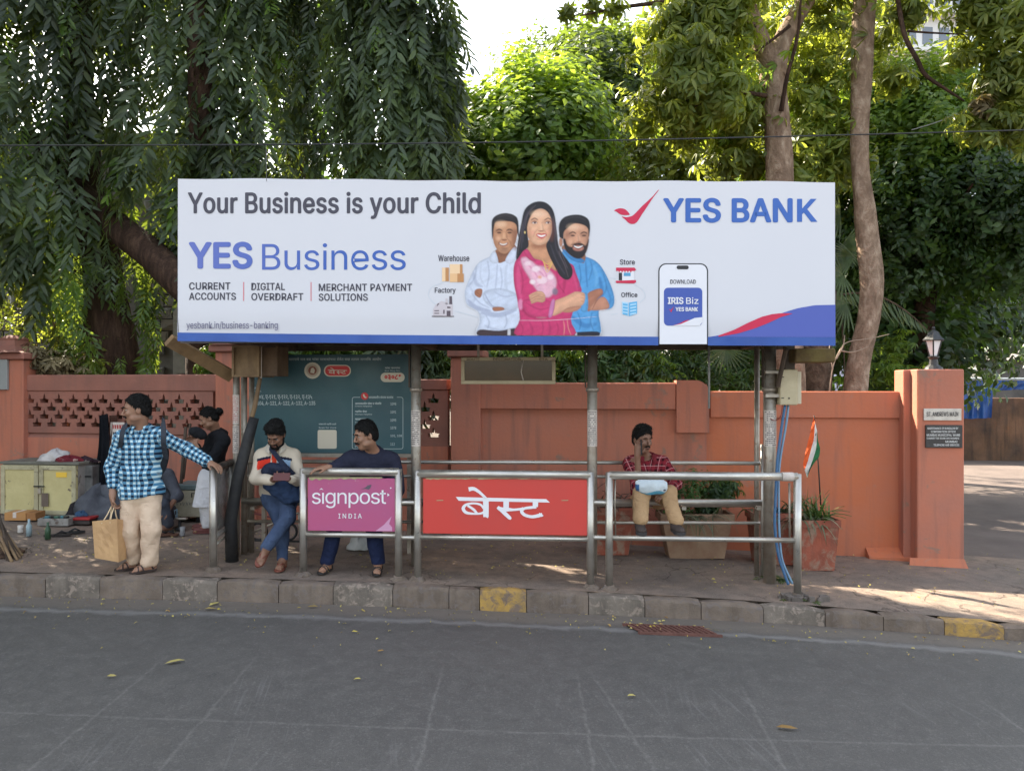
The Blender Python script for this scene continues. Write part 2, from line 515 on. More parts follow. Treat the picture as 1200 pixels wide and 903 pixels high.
# driveway behind the gate pillar
M_DRIVE = worn('driveway asphalt', S(112, 100, 94), S(84, 76, 72), 0.8, 1.2, 0.9, bump=0.5, bscale=50, spec=0.2, dirt=S(140, 124, 110), dirt_pos=(0.6, 0.8), dirt_scale=4)
sheet('driveway', np.linspace(4.3, 24, 60), lambda x: 8.3 if x < 14 else 8.3, lambda x: 40, 60,
  lambda x, y: float(gz(min(x, 6.5))) - 0.006 + 0.012 * noise2(x, y, 1.1, 9), M_DRIVE)
# kerb stones, each its own piece
def kerb_mat(name, c0, c1, pat=None):
 return worn(name, c0, c1, 0.9, 5, 0.85, bump=0.7, bscale=45, spec=0.25, dirt=pat, dirt_pos=(0.52, 0.60), dirt_scale=16, streak=tuple(c * .6 for c in c1), streak_amt=.6)
KM = [kerb_mat('kerb grey', S(122, 112, 102), S(94, 86, 78), S(142, 128, 116)),
  kerb_mat('kerb brown', S(124, 110, 98), S(98, 86, 76), S(110, 100, 94)),
  kerb_mat('kerb dark', S(110, 102, 96), S(90, 83, 78), S(118, 109, 101))]
KYEL = worn('kerb worn yellow', S(176, 140, 74), S(136, 114, 78), .9, 6, .85, bump=.7, bscale=45, spec=.25, dirt=S(116, 100, 88), dirt_pos=(.46, .6), dirt_scale=11)
kerb = thing('kerb', (0, 6.5, 0), None, None); kerb['kind'] = 'structure'
x = -13.0; i = 0
bounds_px = [-60, -8, 52, 116, 190, 254, 326, 390, 460, 526, 562, 617, 690, 756, 822, 895, 968, 1036, 1108, 1178, 1250]
bx = []
for b in bounds_px:
 Y = 6.5
 for _ in range(12):
  X = (b - 600) / FPX * Y; Y = float(kerb_y(X))
 bx.append(X)
bx = list(np.arange(-13, bx[0] - 0.3, 0.5)) + bx + list(np.arange(bx[-1] + 0.5, 13, 0.5))
for i in range(len(bx) - 1):
 xa, xb = bx[i] + 0.003, bx[i + 1] - 0.003
 ya, yb = float(kerb_y(xa)), float(kerb_y(xb))
 jit = random.uniform(-0.006, 0.006); dz = random.uniform(-0.006, 0.008)
 za, zb = float(gz(xa)) + dz + 0.008, float(gz(xb)) + dz + 0.008
 V = []; F = []
 nx = 4
 prof = [(0.0, -0.32), (0.0, -0.03), (0.006, -0.012), (0.022, -0.002), (0.11, 0.0), (0.13, -0.02), (0.13, -0.32)]
 for k in range(nx + 1):
  f = k / nx
  X = xa + (xb - xa) * f; Yk = float(kerb_y(X)) + jit; Z = za + (zb - za) * f
  ch = 0.010 if k in (0, nx) else 0.0
  for (pv, pz) in prof:
   wy = random.uniform(-0.007, 0.007); wz = random.uniform(-0.008, 0.003) * (2 if k in (0, nx) else 1)
   V.append((X, Yk + pv + (ch if pv < 0.1 else 0) + wy, Z + pz - (ch if pz > -0.1 else 0) + wz))
 m = len(prof)
 for k in range(nx):
  for q in range(m - 1):
   a = k * m + q
   F.append((a, a + m, a + m + 1, a + 1))
 F.append(tuple(range(m))); F.append(tuple(nx * m + q for q in range(m - 1, -1, -1)))
 mid = (xa + xb) / 2; pxm = 600 + mid / float(kerb_y(mid)) * FPX
 mat = KM[random.choice([0, 1, 1, 2])]
 if 562 < pxm < 617 or 1108 < pxm < 1178: mat = KYEL
 o = obj('kerb_stone', V, F, mat, kerb)
 smooth_by_angle(o, 35)
# drain grate in the gutter
gc = PT(779, 738, 6.25)
G0, G1 = GP(735, 731, -0.155), GP(823, 742, -0.155)
gt = thing('drain_grate', (1.24, 6.1, float(road_z(1.24))), 'rusty slatted drain grate set in the gutter by the kerb', 'drain grate')
M_RUST = worn('rust', S(122, 84, 74), S(92, 60, 52), 0.8, 12, 0.8, 0.2, 0.5, 60)
M_HOLE = plain('drain dark', (0.01, 0.01, 0.01), 0.9)
ca = np.array([0.92, 6.20]); ub = np.array([0.995, -0.075]); vb = np.array([0.42, -0.90]); vb /= np.linalg.norm(vb)
L, W = 0.60, 0.20
def gpt(a, b, dz):
 q = ca + ub * a + vb * b
 return (q[0], q[1], float(road_z(q[0])) + dz)
MB().add([gpt(0, 0, .007), gpt(L, 0, .007), gpt(L, W, .007), gpt(0, W, .007)], [(3, 2, 1, 0)]).build('pit_shade', M_HOLE, gt)  # flat black sheet painted in for the darkness below the slats
for k in range(14):
 a0 = k * L / 13.6; a1 = a0 + 0.017
 MB().add([gpt(a0, 0, .009), gpt(a1, 0, .009), gpt(a1, W, .009), gpt(a0, W, .009), gpt(a0, 0, .024), gpt(a1, 0, .024), gpt(a1, W, .024), gpt(a0, W, .024)],
    [(4, 7, 6, 5), (0, 1, 5, 4), (1, 2, 6, 5), (2, 3, 7, 6), (3, 0, 4, 7)]).build('slat', M_RUST, gt)
fr_ = MB()
for b0, b1 in ((-.02, 0), (W, W + .02)):
 fr_.add([gpt(-.02, b0, .0), gpt(L + .02, b0, .0), gpt(L + .02, b1, .0), gpt(-.02, b1, .0), gpt(-.02, b0, .02), gpt(L + .02, b0, .02), gpt(L + .02, b1, .02), gpt(-.02, b1, .02)],
   [(4, 7, 6, 5), (0, 1, 5, 4), (1, 2, 6, 5), (2, 3, 7, 6), (3, 0, 4, 7)])
fr_.build('frame', M_RUST, gt)
# fallen leaves and litter
M_LIT = leaf_mat('dry leaves', S(190, 170, 60), S(200, 185, 110), S(150, 110, 60), (0.3, 0.25, 0.05), 0.15, 0.7)
V = []; F = []
def litter(x, y, L_, W_, a, z):
 n = len(V)
 d = np.array([cos(a), sin(a)]); e = np.array([-sin(a), cos(a)])
 for s_, w_, h_ in ((0, 0, .006), (.3, 1, .014), (.7, .8, .012), (1, 0, .004), (.7, -.8, .008), (.3, -1, .01)):
  q = np.array([x, y]) + d * L_ * s_ + e * W_ * w_ * .5
  V.append((q[0], q[1], z + h_ + random.uniform(0, .006)))
 F.extend([(n, n + 1, n + 5), (n + 1, n + 2, n + 4, n + 5), (n + 2, n + 3, n + 4)])
for (px, py, L_, a) in ((193, 778, .13, .6), (245, 710, .12, 1.2), (240, 714, .10, .2), (125, 793, .06, .1), (836, 742, .08, 2.6), (844, 744, .07, 2.4), (744, 736, .10, .5), (760, 738, .08, .4),
      (442, 764, .05, .3), (414, 797, .05, .2), (909, 857, .12, -.2), (735, 819, .06, .3), (412, 741, .05, 0), (570, 680, .07, .1), (360, 712, .09, .3)):
 q = GP(px, py, -0.17)
 litter(q[0], q[1], L_, L_ * .3, a, float(road_z(q[0])) + .004)
for k in range(420):
 x = random.uniform(-5, 6)
 y = float(kerb_y(x)) - abs(random.gauss(0.05, 0.35)) - 0.02
 s_ = random.uniform(.008, .035)
 litter(x, y, s_, s_ * .4, random.uniform(0, 6.3), float(road_z(x)) + .003)
for k in range(620):
 x = random.uniform(-7, 6); y = random.uniform(float(kerb_y(x)) + .3, 8.6)
 s_ = random.uniform(.008, .04)
 litter(x, y, s_, s_ * .4, random.uniform(0, 6.3), float(gz(x)) + .014)
tag(obj('fallen_leaves', V, F, M_LIT), kind='stuff')
# ------------------------------------------------------------ boundary wall
WL = Fr(-2.95, 9.45, -10.5)       # left lattice wall plane
WM = Fr(0.0, 8.80, -6.5)          # middle and right
def crown_hole(w, h):
 # little pointed-crown opening, outline in (x,z), centre 0
 return [(-.38 * w, -.32 * h), (.38 * w, -.32 * h), (.40 * w, -.05 * h), (.5 * w, .0), (.30 * w, .02 * h), (.12 * w, .05 * h), (.09 * w, .28 * h), (0, .5 * h),
   (-.09 * w, .28 * h), (-.12 * w, .05 * h), (-.30 * w, .02 * h), (-.5 * w, 0), (-.40 * w, -.05 * h)]
def lattice_panel(name, fr, u0, u1, z0, z1, thick, mat, parent, du=0.215, dz=0.145):
 cu = bpy.data.curves.new('tmp', 'CURVE'); cu.dimensions = '2D'; cu.fill_mode = 'BOTH'; cu.extrude = thick / 2
 def poly(pts):
  sp = cu.splines.new('POLY'); sp.points.add(len(pts) - 1)
  for q, (a, b) in zip(sp.points, pts): q.co = (a, b, 0, 1)
  sp.use_cyclic_u = True
 poly([(u0, z0), (u1, z0), (u1, z1), (u0, z1)])
 r = 0; z = z1 - 0.10
 while z > z0 + 0.06:
  u = u0 + 0.13 + (du / 2 if r % 2 else 0)
  while u < u1 - 0.10:
   poly([(u + a, z + b) for a, b in crown_hole(0.155, 0.15)])
   u += du
  z -= dz * 0.70; r += 1
 o = bpy.data.objects.new('tmp', cu); COL.objects.link(o)
 dg = bpy.context.evaluated_depsgraph_get()
 m = bpy.data.meshes.new_from_object(o.evaluated_get(dg))
 V = [fr.w(v.co.x, v.co.z, v.co.y) for v in m.vertices]
 F = [tuple(p.vertices)[::-1] for p in m.polygons]
 bpy.data.objects.remove(o); bpy.data.meshes.remove(m); bpy.data.curves.remove(cu)
 return obj(name, V, F, mat, parent)
def hits(fr, px, py, v=0): return fr.hit(px, py, v)
lw = thing('boundary_wall', WL.w(-1.5, 0, float(gz(-5))), 'terracotta boundary wall with rows of crown-shaped pierced openings, behind the old cabinet', 'wall')
uL, zt = WL.hit(-60, 438); uA, _ = WL.hit(28, 438); uB, zt = WL.hit(252, 438)
zc = WL.hit(130, 458)[1]; zl = WL.hit(130, 507)[1]; zb0 = -0.3
MB(WL).box(uA - .02, uB + .1, -.06, .18, zc, zt, .015).build('coping', TERRA_D, lw)
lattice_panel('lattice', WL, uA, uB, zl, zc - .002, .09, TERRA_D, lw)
MB(WL).box(uA, uB + .06, -.045, .15, zb0, zl - .06).build('lower_wall', TERRA, lw)
MB(WL).add([(uA, -.045, zl - .06), (uB, -.045, zl - .06), (uB, -.005, zl), (uA, -.005, zl), (uA, .12, zl), (uB, .12, zl)], [(0, 1, 2, 3), (3, 2, 5, 4)]).build('sill', TERRA_D, lw)
def pillar(fr, px0, px1, ptop, depth, v0, name, label, cap=True, capx=0.06, mat=TERRA, finial=True):
 u0 = fr.hit(px0, 440, v0)[0]; u1 = fr.hit(px1, 440, v0)[0]; zt_ = fr.hit(px0, ptop, v0)[1]
 th = thing(name, fr.w((u0 + u1) / 2, v0 + depth / 2, -.05), label, 'pillar')
 MB(fr).box(u0, u1, v0, v0 + depth, -.4, zt_, .01).build('shaft', mat, th)
 if cap:
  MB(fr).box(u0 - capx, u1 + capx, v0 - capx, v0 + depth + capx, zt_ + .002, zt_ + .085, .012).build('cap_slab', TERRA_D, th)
  if finial:
   uc = (u0 + u1) / 2; vc = v0 + depth / 2; w = (u1 - u0 + 2 * capx) / 2 * 1.35
   MB(fr).lathe(uc, vc, [(w * .95, zt_ + .087), (w * .6, zt_ + .12), (w * .36, zt_ + .19), (w * .28, zt_ + .26), (w * .30, zt_ + .285), (w * .14, zt_ + .33)], sq=True).build('finial', TERRA_D, th)
 return th
p1 = pillar(WL, -30, 27, 421, .5, -.12, 'gate_pillar', 'stout terracotta wall pillar with stepped cap at the far left of the wall')
# small grey meter plate fixed to it
u0, z1 = WL.hit(-12, 417, -.16); u1, z0 = WL.hit(8, 456, -.16)
MB(WL).box(u0, u1, -.16, -.125, z0, z1, .004).build('meter_plate', plain('grey plate', S(150, 152, 150), .5), p1)
pillar(WL, 252, 300, 412, .4, -.08, 'gate_pillar', 'terracotta wall pillar with pointed cap behind the plywood box of the shelter')
mw = thing('boundary_wall', WM.w(1, 0, -.05), 'plain terracotta boundary wall with raised band along its top, behind the bench', 'wall')
u520, zm = WM.hit(541, 449); u528 = WM.hit(534, 449)[0]; u835 = WM.hit(828, 449)[0]; ub = WM.hit(563, 449)[0]; u792 = WM.hit(792, 449)[0]
zbnd = WM.hit(640, 479)[1]
MB(WM).box(u528, u835, .0, .24, -.5, zm - .004).build('wall_body', TERRA, mw)
zm2 = zm
MB(WM).box(ub, u792, -.05, .26, zbnd, zm2 + .012, .012).build('top_band', TERRA, mw)
# rounded end of the middle wall
ur, zr = WM.hit(792, 446);
pts = [(ur + .002, zbnd - .25), (u835 + .02, zbnd - .25), (u835 + .02, zr - .12), (u835, zr - .05), (u835 - .05, zr - .01), (u835 - .1, zr + .01), (ur + .002, zr + .01)]
MB(WM).prism(pts, -.06, .25).build('rounded_end', TERRA, mw)
rw = thing('boundary_wall', WM.w(3.4, 0, -.1), 'smooth orange terracotta wall between the rounded wall end and the lamp pillar', 'wall')
u0 = WM.hit(830, 458)[0]; u1, zt = WM.hit(1062, 458)
MB(WM).box(u835 - .1, u1, .02, .225, -.6, zt, .02).build('wall_body', TERRA_B, rw)
MB(WM).box(u0 + .022, u1, -.012, .018, WM.hit(950, 489)[1], zt - .004, .006).build('top_band', TERRA_B, rw)
# skirting plinth sloping out at the foot
uu0 = WM.hit(1015, 640)[0]
MB(WM).add([(uu0, .018, float(gz(4)) - .3), (u1 + .05, .018, -.5), (u1 + .05, -.16, -.5), (uu0, -.12, -.5), (uu0, .018, float(gz(3.8)) + .10), (u1 + .05, .018, float(gz(4)) + .12), (u1 + .05, -.14, float(gz(4)) + .03), (uu0, -.10, float(gz(3.8)) + .02)],
   [(4, 7, 6, 5), (3, 2, 6, 7), (0, 3, 7, 4), (1, 5, 6, 2)]).build('plinth', TERRA_B, rw)
gp = pillar(WM, 1075, 1130, 432, .42, -.30, 'gate_pillar', 'square terracotta gate pillar at the driveway carrying a black lantern and two name plates', cap=False)
u0 = WM.hit(1058, 500, -.1)[0]; u1 = WM.hit(1078, 500, -.1)[0]; zt = WM.hit(1075, 432, -.30)[1]
MB(WM).box(u0, u1 + .03, -.12, .14, -.5, zt - .003, .008).build('side_pier', TERRA, gp)
ua, ub_ = WM.hit(1066, 655, -.30)[0], WM.hit(1136, 655, -.30)[0]
gzz = float(gz(4.3))
MB(WM).add([(ua, -.302, gzz + .08), (ub_ - .05, -.302, gzz + .08), (ub_ - .05, .1, gzz + .08), (ua - .03, -.37, gzz - .1), (ub_, -.37, gzz - .1), (ub_, .15, gzz - .1)],
   [(0, 3, 4, 1), (1, 4, 5, 2)]).build('plinth', TERRA_B, gp)
# ------------------------------------------------------------ second lattice bay, middle pillar
lw2 = thing('boundary_wall', WL.w(1.0, 0, -.02), 'short terracotta bay of pierced wall seen between the teal board and the pointed pillar', 'wall')
uA2 = WL.hit(300, 438)[0]; uB2 = WL.hit(526, 438)[0]
MB(WL).box(uA2, uB2, -.06, .18, zc + .02, zc + .15, .012).build('coping', TERRA_D, lw2)
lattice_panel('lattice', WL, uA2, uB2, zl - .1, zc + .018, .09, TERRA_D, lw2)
MB(WL).box(uA2, uB2, -.045, .15, -.3, zl - .102).build('lower_wall', TERRA, lw2)
pillar(WM, 528, 563, 418, .38, -.07, 'gate_pillar', 'terracotta pillar with bell-shaped cap behind the hanging display', capx=.035)
# ------------------------------------------------------------ text
INTER = None
try:
 import os
 _fp = os.path.join(bpy.utils.resource_path('LOCAL'), 'datafiles', 'fonts', 'Inter.woff2')   # ships with Blender
 if os.path.exists(_fp): INTER = bpy.data.fonts.load(_fp)
except Exception:
 INTER = None
def text_mesh(s, bold=0.0, spacing=1.0):
 inter = INTER is not None and all(ord(ch) < 0x900 for ch in s)
 if inter: bold = 0
 cu = bpy.data.curves.new('tmp', 'FONT')
 if inter: cu.font = INTER
 cu.body = s; cu.size = 1.0; cu.resolution_u = 3; cu.offset = bold; cu.space_character = spacing
 cu.fill_mode = 'FRONT' if hasattr(cu, 'fill_mode') else cu.fill_mode
 o = bpy.data.objects.new('tmp', cu); COL.objects.link(o)
 dg = bpy.context.evaluated_depsgraph_get(); dg.update()
 m = bpy.data.meshes.new_from_object(o.evaluated_get(dg))
 V = np.array([v.co[:2] for v in m.vertices]) if len(m.vertices) else np.zeros((0, 2))
 F = [tuple(p.vertices) for p in m.polygons]
 bpy.data.objects.remove(o); bpy.data.meshes.remove(m); bpy.data.curves.remove(cu)
 return V, F
def put_text(s, fr, v, box, mat, parent, name='lettering', bold=0.0, spacing=1.0, lower=None):
 """box = px0,py_top,px1,py_bottom of the ink in the photograph plane"""
 V, F = text_mesh(s, bold, spacing)
 if len(V) == 0: return None
 lo, hi = V.min(0), V.max(0)
 u0, z1 = fr.hit(box[0], box[1], v); u1, z0 = fr.hit(box[2], box[3], v)
 za = fr.hit(box[2], box[1], v)[1]; zb = fr.hit(box[0], box[3], v)[1]
 U = u0 + (V[:, 0] - lo[0]) / (hi[0] - lo[0]) * (u1 - u0)
 ft = (V[:, 0] - lo[0]) / (hi[0] - lo[0]); fv = (V[:, 1] - lo[1]) / (hi[1] - lo[1])
 top = z1 + (za - z1) * ft; bot = zb + (z0 - zb) * ft
 Z = bot + (top - bot) * fv
 # heavier weight: the same outline laid down several times, a hair apart
 e = bold * .8 * (u1 - u0) / (hi[0] - lo[0]); W = []; G = []
 offs = [(0, 0)] if bold < .005 or INTER is None else [(cos(q), sin(q)) for q in np.arange(8) * pi / 4] + [(0, 0)]
 sx_ = 1 - 2 * e / max(u1 - u0, 1e-6)
 for k, (a, b) in enumerate(offs):
  n = len(W)
  W += [fr.w((p - (u0 + u1) / 2) * sx_ + (u0 + u1) / 2 + a * e, v - k * .00012, q + b * e * .8) for p, q in zip(U, Z)]
  G += [tuple(i + n for i in f) for f in F]
 return obj(name, W, G, mat, parent)
def put_poly(pts, fr, v, mat, parent, name='print', sm=False):
 if sm: pts = catmull(pts, 5)
 P = [fr.hit(a, b, v) for a, b in pts]
 # orientation: face the viewer (-v)
 area = sum(P[i][0] * P[(i + 1) % len(P)][1] - P[(i + 1) % len(P)][0] * P[i][1] for i in range(len(P)))
 if area < 0: P = P[::-1]
 W = [fr.w(a, v, b) for a, b in P]
 bm = bmesh.new(); vs = [bm.verts.new(w) for w in W]
 f = bm.faces.new(vs); f.normal_update(); bmesh.ops.triangulate(bm, faces=[f]); bm.verts.index_update()
 F = [tuple(q.index for q in g.verts) for g in bm.faces]; bm.free()
 return obj(name, W, F, mat, parent)
def rrect(x0, y0, x1, y1, r, n=5):
 out = []
 for cx, cy, a0 in ((x1 - r, y0 + r, -90), (x1 - r, y1 - r, 0), (x0 + r, y1 - r, 90), (x0 + r, y0 + r, 180)):
  for k in range(n + 1):
   a = rad(a0 + 90 * k / n); out.append((cx + r * cos(a), cy + r * sin(a)))
 return out
def ink(name, col, rough=0.5):
 t = NT(name); return t.done(t.bsdf(col, rough, 0, None, 0.4))
# name plates on the gate pillar
PV = -.302
I_WHITE = ink('white print', (0.78, 0.78, 0.76)); I_BLACK = ink('dark print', (0.03, 0.03, 0.035))
u0, z1 = WM.hit(1082, 478, PV); u1, z0 = WM.hit(1126, 492, PV)
pl = MB(WM).box(u0, u1, PV - .016, PV - .0005, z0, z1, .003).build('name_plate', worn('cream plate', S(208, 200, 188), S(170, 160, 150), .6, 20, .5), gp)
put_text('ST. ANDREWS MAIN', WM, PV - .019, (1086, 482, 1123, 487), I_BLACK, pl, bold=.015)
u0, z1 = WM.hit(1084, 497, PV); u1, z0 = WM.hit(1127, 524, PV)
pl = MB(WM).box(u0, u1, PV - .02, PV - .0005, z0, z1, .003).build('name_plate', worn('dark plate', S(62, 58, 56), S(40, 38, 38), .6, 20, .45), gp)
for k, (s_, a, b) in enumerate((('MAINTENANCE OF BUNGALOW BY', 1087, 1123), ('CORPORATION OFFICE', 1091, 1120), ('MUMBAI MUNICIPAL WARD', 1086, 1125), ('COMMITTEE ROAD (W) MUMBAI', 1086, 1124), ('MUMBAI', 1108, 1122), ('TELEPHONE AND SERVICES', 1094, 1124))):
 put_text(s_, WM, PV - .0225, (a, 500 + k * 3.9, b, 502.4 + k * 3.9), I_WHITE, pl, bold=.01)
# lantern
L_IRON = worn('lantern iron', (0.035, 0.036, 0.038), (0.07, 0.07, 0.07), .6, 20, .5, .3, .2, 60)
t = NT('frosted lantern glass'); L_GLASS = t.done(t.bsdf((0.82, 0.80, 0.80), .35, 0, None, .5))
q = WM.hit(1094, 431, -.10)
cx, cy, _ = WM.w(q[0], -.10, 0)
zt = WM.hit(1094, 432, -.30)[1]
k = 8.3 / FPX
lan = thing('lantern', (cx, cy, zt), 'black hexagonal pillar lantern with frosted white panes on the gate pillar', 'lantern')
z = lambda py: CZ - (py - 451) * k
MB().lathe(cx, cy, [(10 * k, zt + .001), (9 * k, z(430)), (5 * k, z(427)), (4.2 * k, z(421)), (6 * k, z(418.5)), (6 * k, z(417.5))], 12).build('base', L_IRON, lan)
def hexp(r, zz, n=6, off=0.0): return [(cx + r * cos(2 * pi * i / n + off), cy + r * sin(2 * pi * i / n + off), zz) for i in range(n)]
A = hexp(4.6 * k, z(417)); B = hexp(9.2 * k, z(399.5))
for i in range(6):
 j = (i + 1) % 6
 MB().add([A[i], A[j], B[j], B[i]], [(0, 1, 2, 3)]).build('pane', L_GLASS, lan)
fb = MB()
for i in range(6):
 fb.tube([A[i], B[i]], .007, 6)
fb.build('frame', L_IRON, lan)
MB().lathe(cx, cy, [(11.2 * k, z(399.6)), (12.6 * k, z(399)), (12.4 * k, z(398)), (8.2 * k, z(394)), (5.8 * k, z(389.5)), (2.6 * k, z(387.5)), (1.6 * k, z(386.5)), (2.3 * k, z(385)), (1.0 * k, z(383))], 6).build('hood', L_IRON, lan)
# ------------------------------------------------------------ far compound wall, tarpaulin, shed
F_FAR = Fr(10.0, 20.0, -2)
M_OLD = worn('stained old wall', S(120, 88, 66), S(66, 52, 44), .9, 1.5, .9, bump=.5, streak=S(50, 42, 38), streak_amt=.7, dirt=S(140, 84, 50), dirt_pos=(.6, .72), dirt_scale=1.2)
fw = thing('compound_wall', F_FAR.w(4, 0, -.2), 'stained brown compound wall at the far side of the driveway', 'wall')
u0, z1 = F_FAR.hit(1100, 470); z0 = F_FAR.hit(1150, 536)[1]
MB(F_FAR).box(u0 - 1.5, u0 + 12, 0, .25, z0 - .5, z1 + .1, .02).build('wall_body', M_OLD, fw)
# sheet of blue tarpaulin hung over a rail
t = NT('blue tarpaulin'); p = t.pos()
c = t.ramp(t.noise(p, 2.5, 5), [(.3, S(24, 62, 128)), (.7, S(40, 92, 168))])
M_TARP = t.done(t.bsdf(c, .35, 0, t.bump(t.noise(t.scale(p, (6, 6, 1.5)), 1, 4), .8, .05), .5))
tp = thing('tarpaulin', F_FAR.w(u0 + 1, -.2, z1), 'blue plastic tarpaulin hung from a pale rail over the brown compound wall', 'tarpaulin')
def cloth(name, fr, poly_top, poly_bot, v, amp, mat, parent, nu=24, nz=10, seed=1):
 r = np.random.default_rng(seed); ph = r.uniform(0, 6, 4)
 V = []; F = []
 T = np.array(poly_top, float); Bt = np.array(poly_bot, float)
 for j in range(nz + 1):
  for i in range(nu + 1):
   f = i / nu; g = j / nz
   a = np.array([np.interp(f, np.linspace(0, 1, len(T)), T[:, k]) for k in (0, 1)])
   b = np.array([np.interp(f, np.linspace(0, 1, len(Bt)), Bt[:, k]) for k in (0, 1)])
   q = a + (b - a) * g
   u, zz = fr.hit(q[0], q[1], v)
   dv = amp * (sin(f * 23 + ph[0] + g * 2) + .6 * sin(f * 51 + ph[1] - g * 3)) * (.3 + g)
   V.append(fr.w(u, v + dv, zz))
 for j in range(nz):
  for i in range(nu):
   a = j * (nu + 1) + i; F.append((a, a + nu + 1, a + nu + 2, a + 1))
 return obj(name, V, F, mat, parent, True)
cloth('sheet', F_FAR, [(1118, 445), (1165, 444)], [(1118, 489), (1136, 490), (1162, 489)], -.30, .05, M_TARP, tp)
cloth('sheet', F_FAR, [(1165, 444), (1240, 446)], [(1163, 458), (1185, 456), (1240, 455)], -.28, .05, M_TARP, tp, seed=4)
a = F_FAR.hit(1105, 444, -.4); b = F_FAR.hit(1260, 445, -.4)
MB(F_FAR).tube([(a[0], -.36, a[1] + .02), (b[0], -.36, b[1] + .02)], .035, 8).build('rail', plain('pale rail', S(170, 176, 180), .5), tp)
# dim house behind the trees on the right
M_DIM = worn('dim blue wall', S(50, 60, 92), S(34, 42, 66), .8, 1.0, .8, streak=S(24, 28, 40), streak_amt=.5)
F_H = Fr(16, 27, 0)
hs = thing('house', F_H.w(3, 3, 0), 'dark blue-walled house behind the trees at the right edge', 'house')
u0, z1 = F_H.hit(1020, 262); z0 = -1
MB(F_H).box(u0, u0 + 16, 0, 6, z0, z1).build('wall', M_DIM, hs)
for (a, b, c_, d) in ((1188, 322, 1214, 376), (1140, 320, 1160, 372)):
 ua, za = F_H.hit(a, b); ub, zb = F_H.hit(c_, d)
 w = MB(F_H)
 w.box(ua, ub, -.08, -.002, za - .12, za).box(ua, ub, -.08, -.002, zb, zb + .12).box(ua, ua + .1, -.08, -.002, zb + .122, za - .122).box(ub - .1, ub, -.08, -.002, zb + .122, za - .122).box(ua + .102, ub - .102, -.05, -.004, (za + zb) / 2 - .04, (za + zb) / 2 + .04)
 wf = w.build('window', plain('pale window frame', S(128, 140, 150), .6), hs)
 MB(F_H).box(ua + .1, ub - .1, -.03, -.002, zb + .12, za - .12).build('pane', plain('window glass', S(60, 90, 90), .15), wf)
# lean-to shed with corrugated roof
sh = thing('shed', F_FAR.w(6.5, 2.5, 0), 'low shed with grey sheet roof behind the blue tarpaulin', 'shed')
ua, za = F_FAR.hit(1150, 400, 1.5); ub, zb = F_FAR.hit(1260, 440, 1.5)
MB(F_FAR).box(ua, ub, 1.5, 4, -1, za - .5).build('wall', worn('grey shed wall', S(98, 98, 96), S(60, 60, 60), .8, 2), sh)
V = []; F = []
n = 60
for i in range(n + 1):
 u = ua - .3 + (ub - ua + .6) * i / n; dz = .03 * (1 if i % 2 else -1)
 V += [F_FAR.w(u, 1.2, za - .5 + dz), F_FAR.w(u, 4.2, za + .3 + dz)]
for i in range(n): F.append((2 * i, 2 * i + 2, 2 * i + 3, 2 * i + 1))
obj('roof', V, F, worn('shed roof', S(80, 76, 74), S(50, 48, 48), .8, 2), sh)
# ------------------------------------------------------------ grey stone building behind the left trees (blocks built one by one where seen)
F_B = Fr(-9.0, 15.5, 0)
M_ST = [worn('grey stone %s' % w, c0, c1, .8, 3, .9, bump=.8, bscale=18) for w, c0, c1 in (('pale', S(122, 120, 116), S(92, 90, 88)), ('mid', S(104, 103, 102), S(80, 80, 80)), ('warm', S(118, 110, 98), S(88, 84, 78)))]
bd = thing('stone_building', F_B.w(-1.5, 3, 0), 'grey rough-stone building with framed windows behind the drooping trees', 'building')
ur = F_B.hit(262, 300)[0]; ul = F_B.hit(-330, 300)[0]
MB(F_B).box(ul, ur, .06, 4.0, -1, 6.8).build('wall', worn('mortar', S(96, 94, 92), S(78, 76, 74), .6, 3), bd)
M_TRIM = worn('pale trim', S(150, 148, 142), S(122, 120, 116), .6, 4, .8)
proto_blocks = {}
def block(u0, u1, z0, z1):
 w = round(u1 - u0, 2); h = round(z1 - z0, 2)
 key = (w, h)
 if key not in proto_blocks:
  j = [random.uniform(.0, .03) for _ in range(4)]
  V = [(-w / 2, .06, 0), (w / 2, .06, 0), (w / 2, .06, h), (-w / 2, .06, h), (-w / 2, 0, 0), (w / 2, 0, 0), (w / 2, 0, h), (-w / 2, 0, h),
    (-w / 2 + .04, -j[0], .03), (w / 2 - .04, -j[1], .03), (w / 2 - .04, -j[2], h - .03), (-w / 2 + .04, -j[3], h - .03)]
  Fc = [(0, 1, 5, 4), (1, 2, 6, 5), (2, 3, 7, 6), (3, 0, 4, 7), (4, 5, 9, 8), (5, 6, 10, 9), (6, 7, 11, 10), (7, 4, 8, 11), (8, 9, 10, 11)]
  proto_blocks[key] = [raw_mesh('stone_block', V, Fc, False, m) for m in M_ST]
 me = random.choice(proto_blocks[key])
 o = bpy.data.objects.new('stone_block', me); COL.objects.link(o); o.parent = bd
 o.location = Vector(F_B.w((u0 + u1) / 2, 0, z0)) - wloc(bd)
wins = []
for (a, b, c_, d) in ((218, 414, 231, 428), (-40, 300, 10, 350)):
 ua, za = F_B.hit(a, b); ub_, zb_ = F_B.hit(c_, d); wins.append((ua - .25, ub_ + .25, zb_ - .3, za + .3))
 w = MB(F_B)
 w.box(ua - .2, ub_ + .2, -.08, .0, za, za + .22).box(ua - .2, ub_ + .2, -.1, .0, zb_ - .15, zb_).box(ua - .2, ua, -.06, .0, zb_ + .002, za - .002).box(ub_, ub_ + .2, -.06, .0, zb_ + .002, za - .002)
 wf = w.build('window', M_TRIM, bd)
 MB(F_B).box(ua, ub_, -.01, .03, zb_, za).build('pane', plain('dark pane', S(40, 46, 50), .1), wf)
zr = 0.4; row = 0; nb = 0
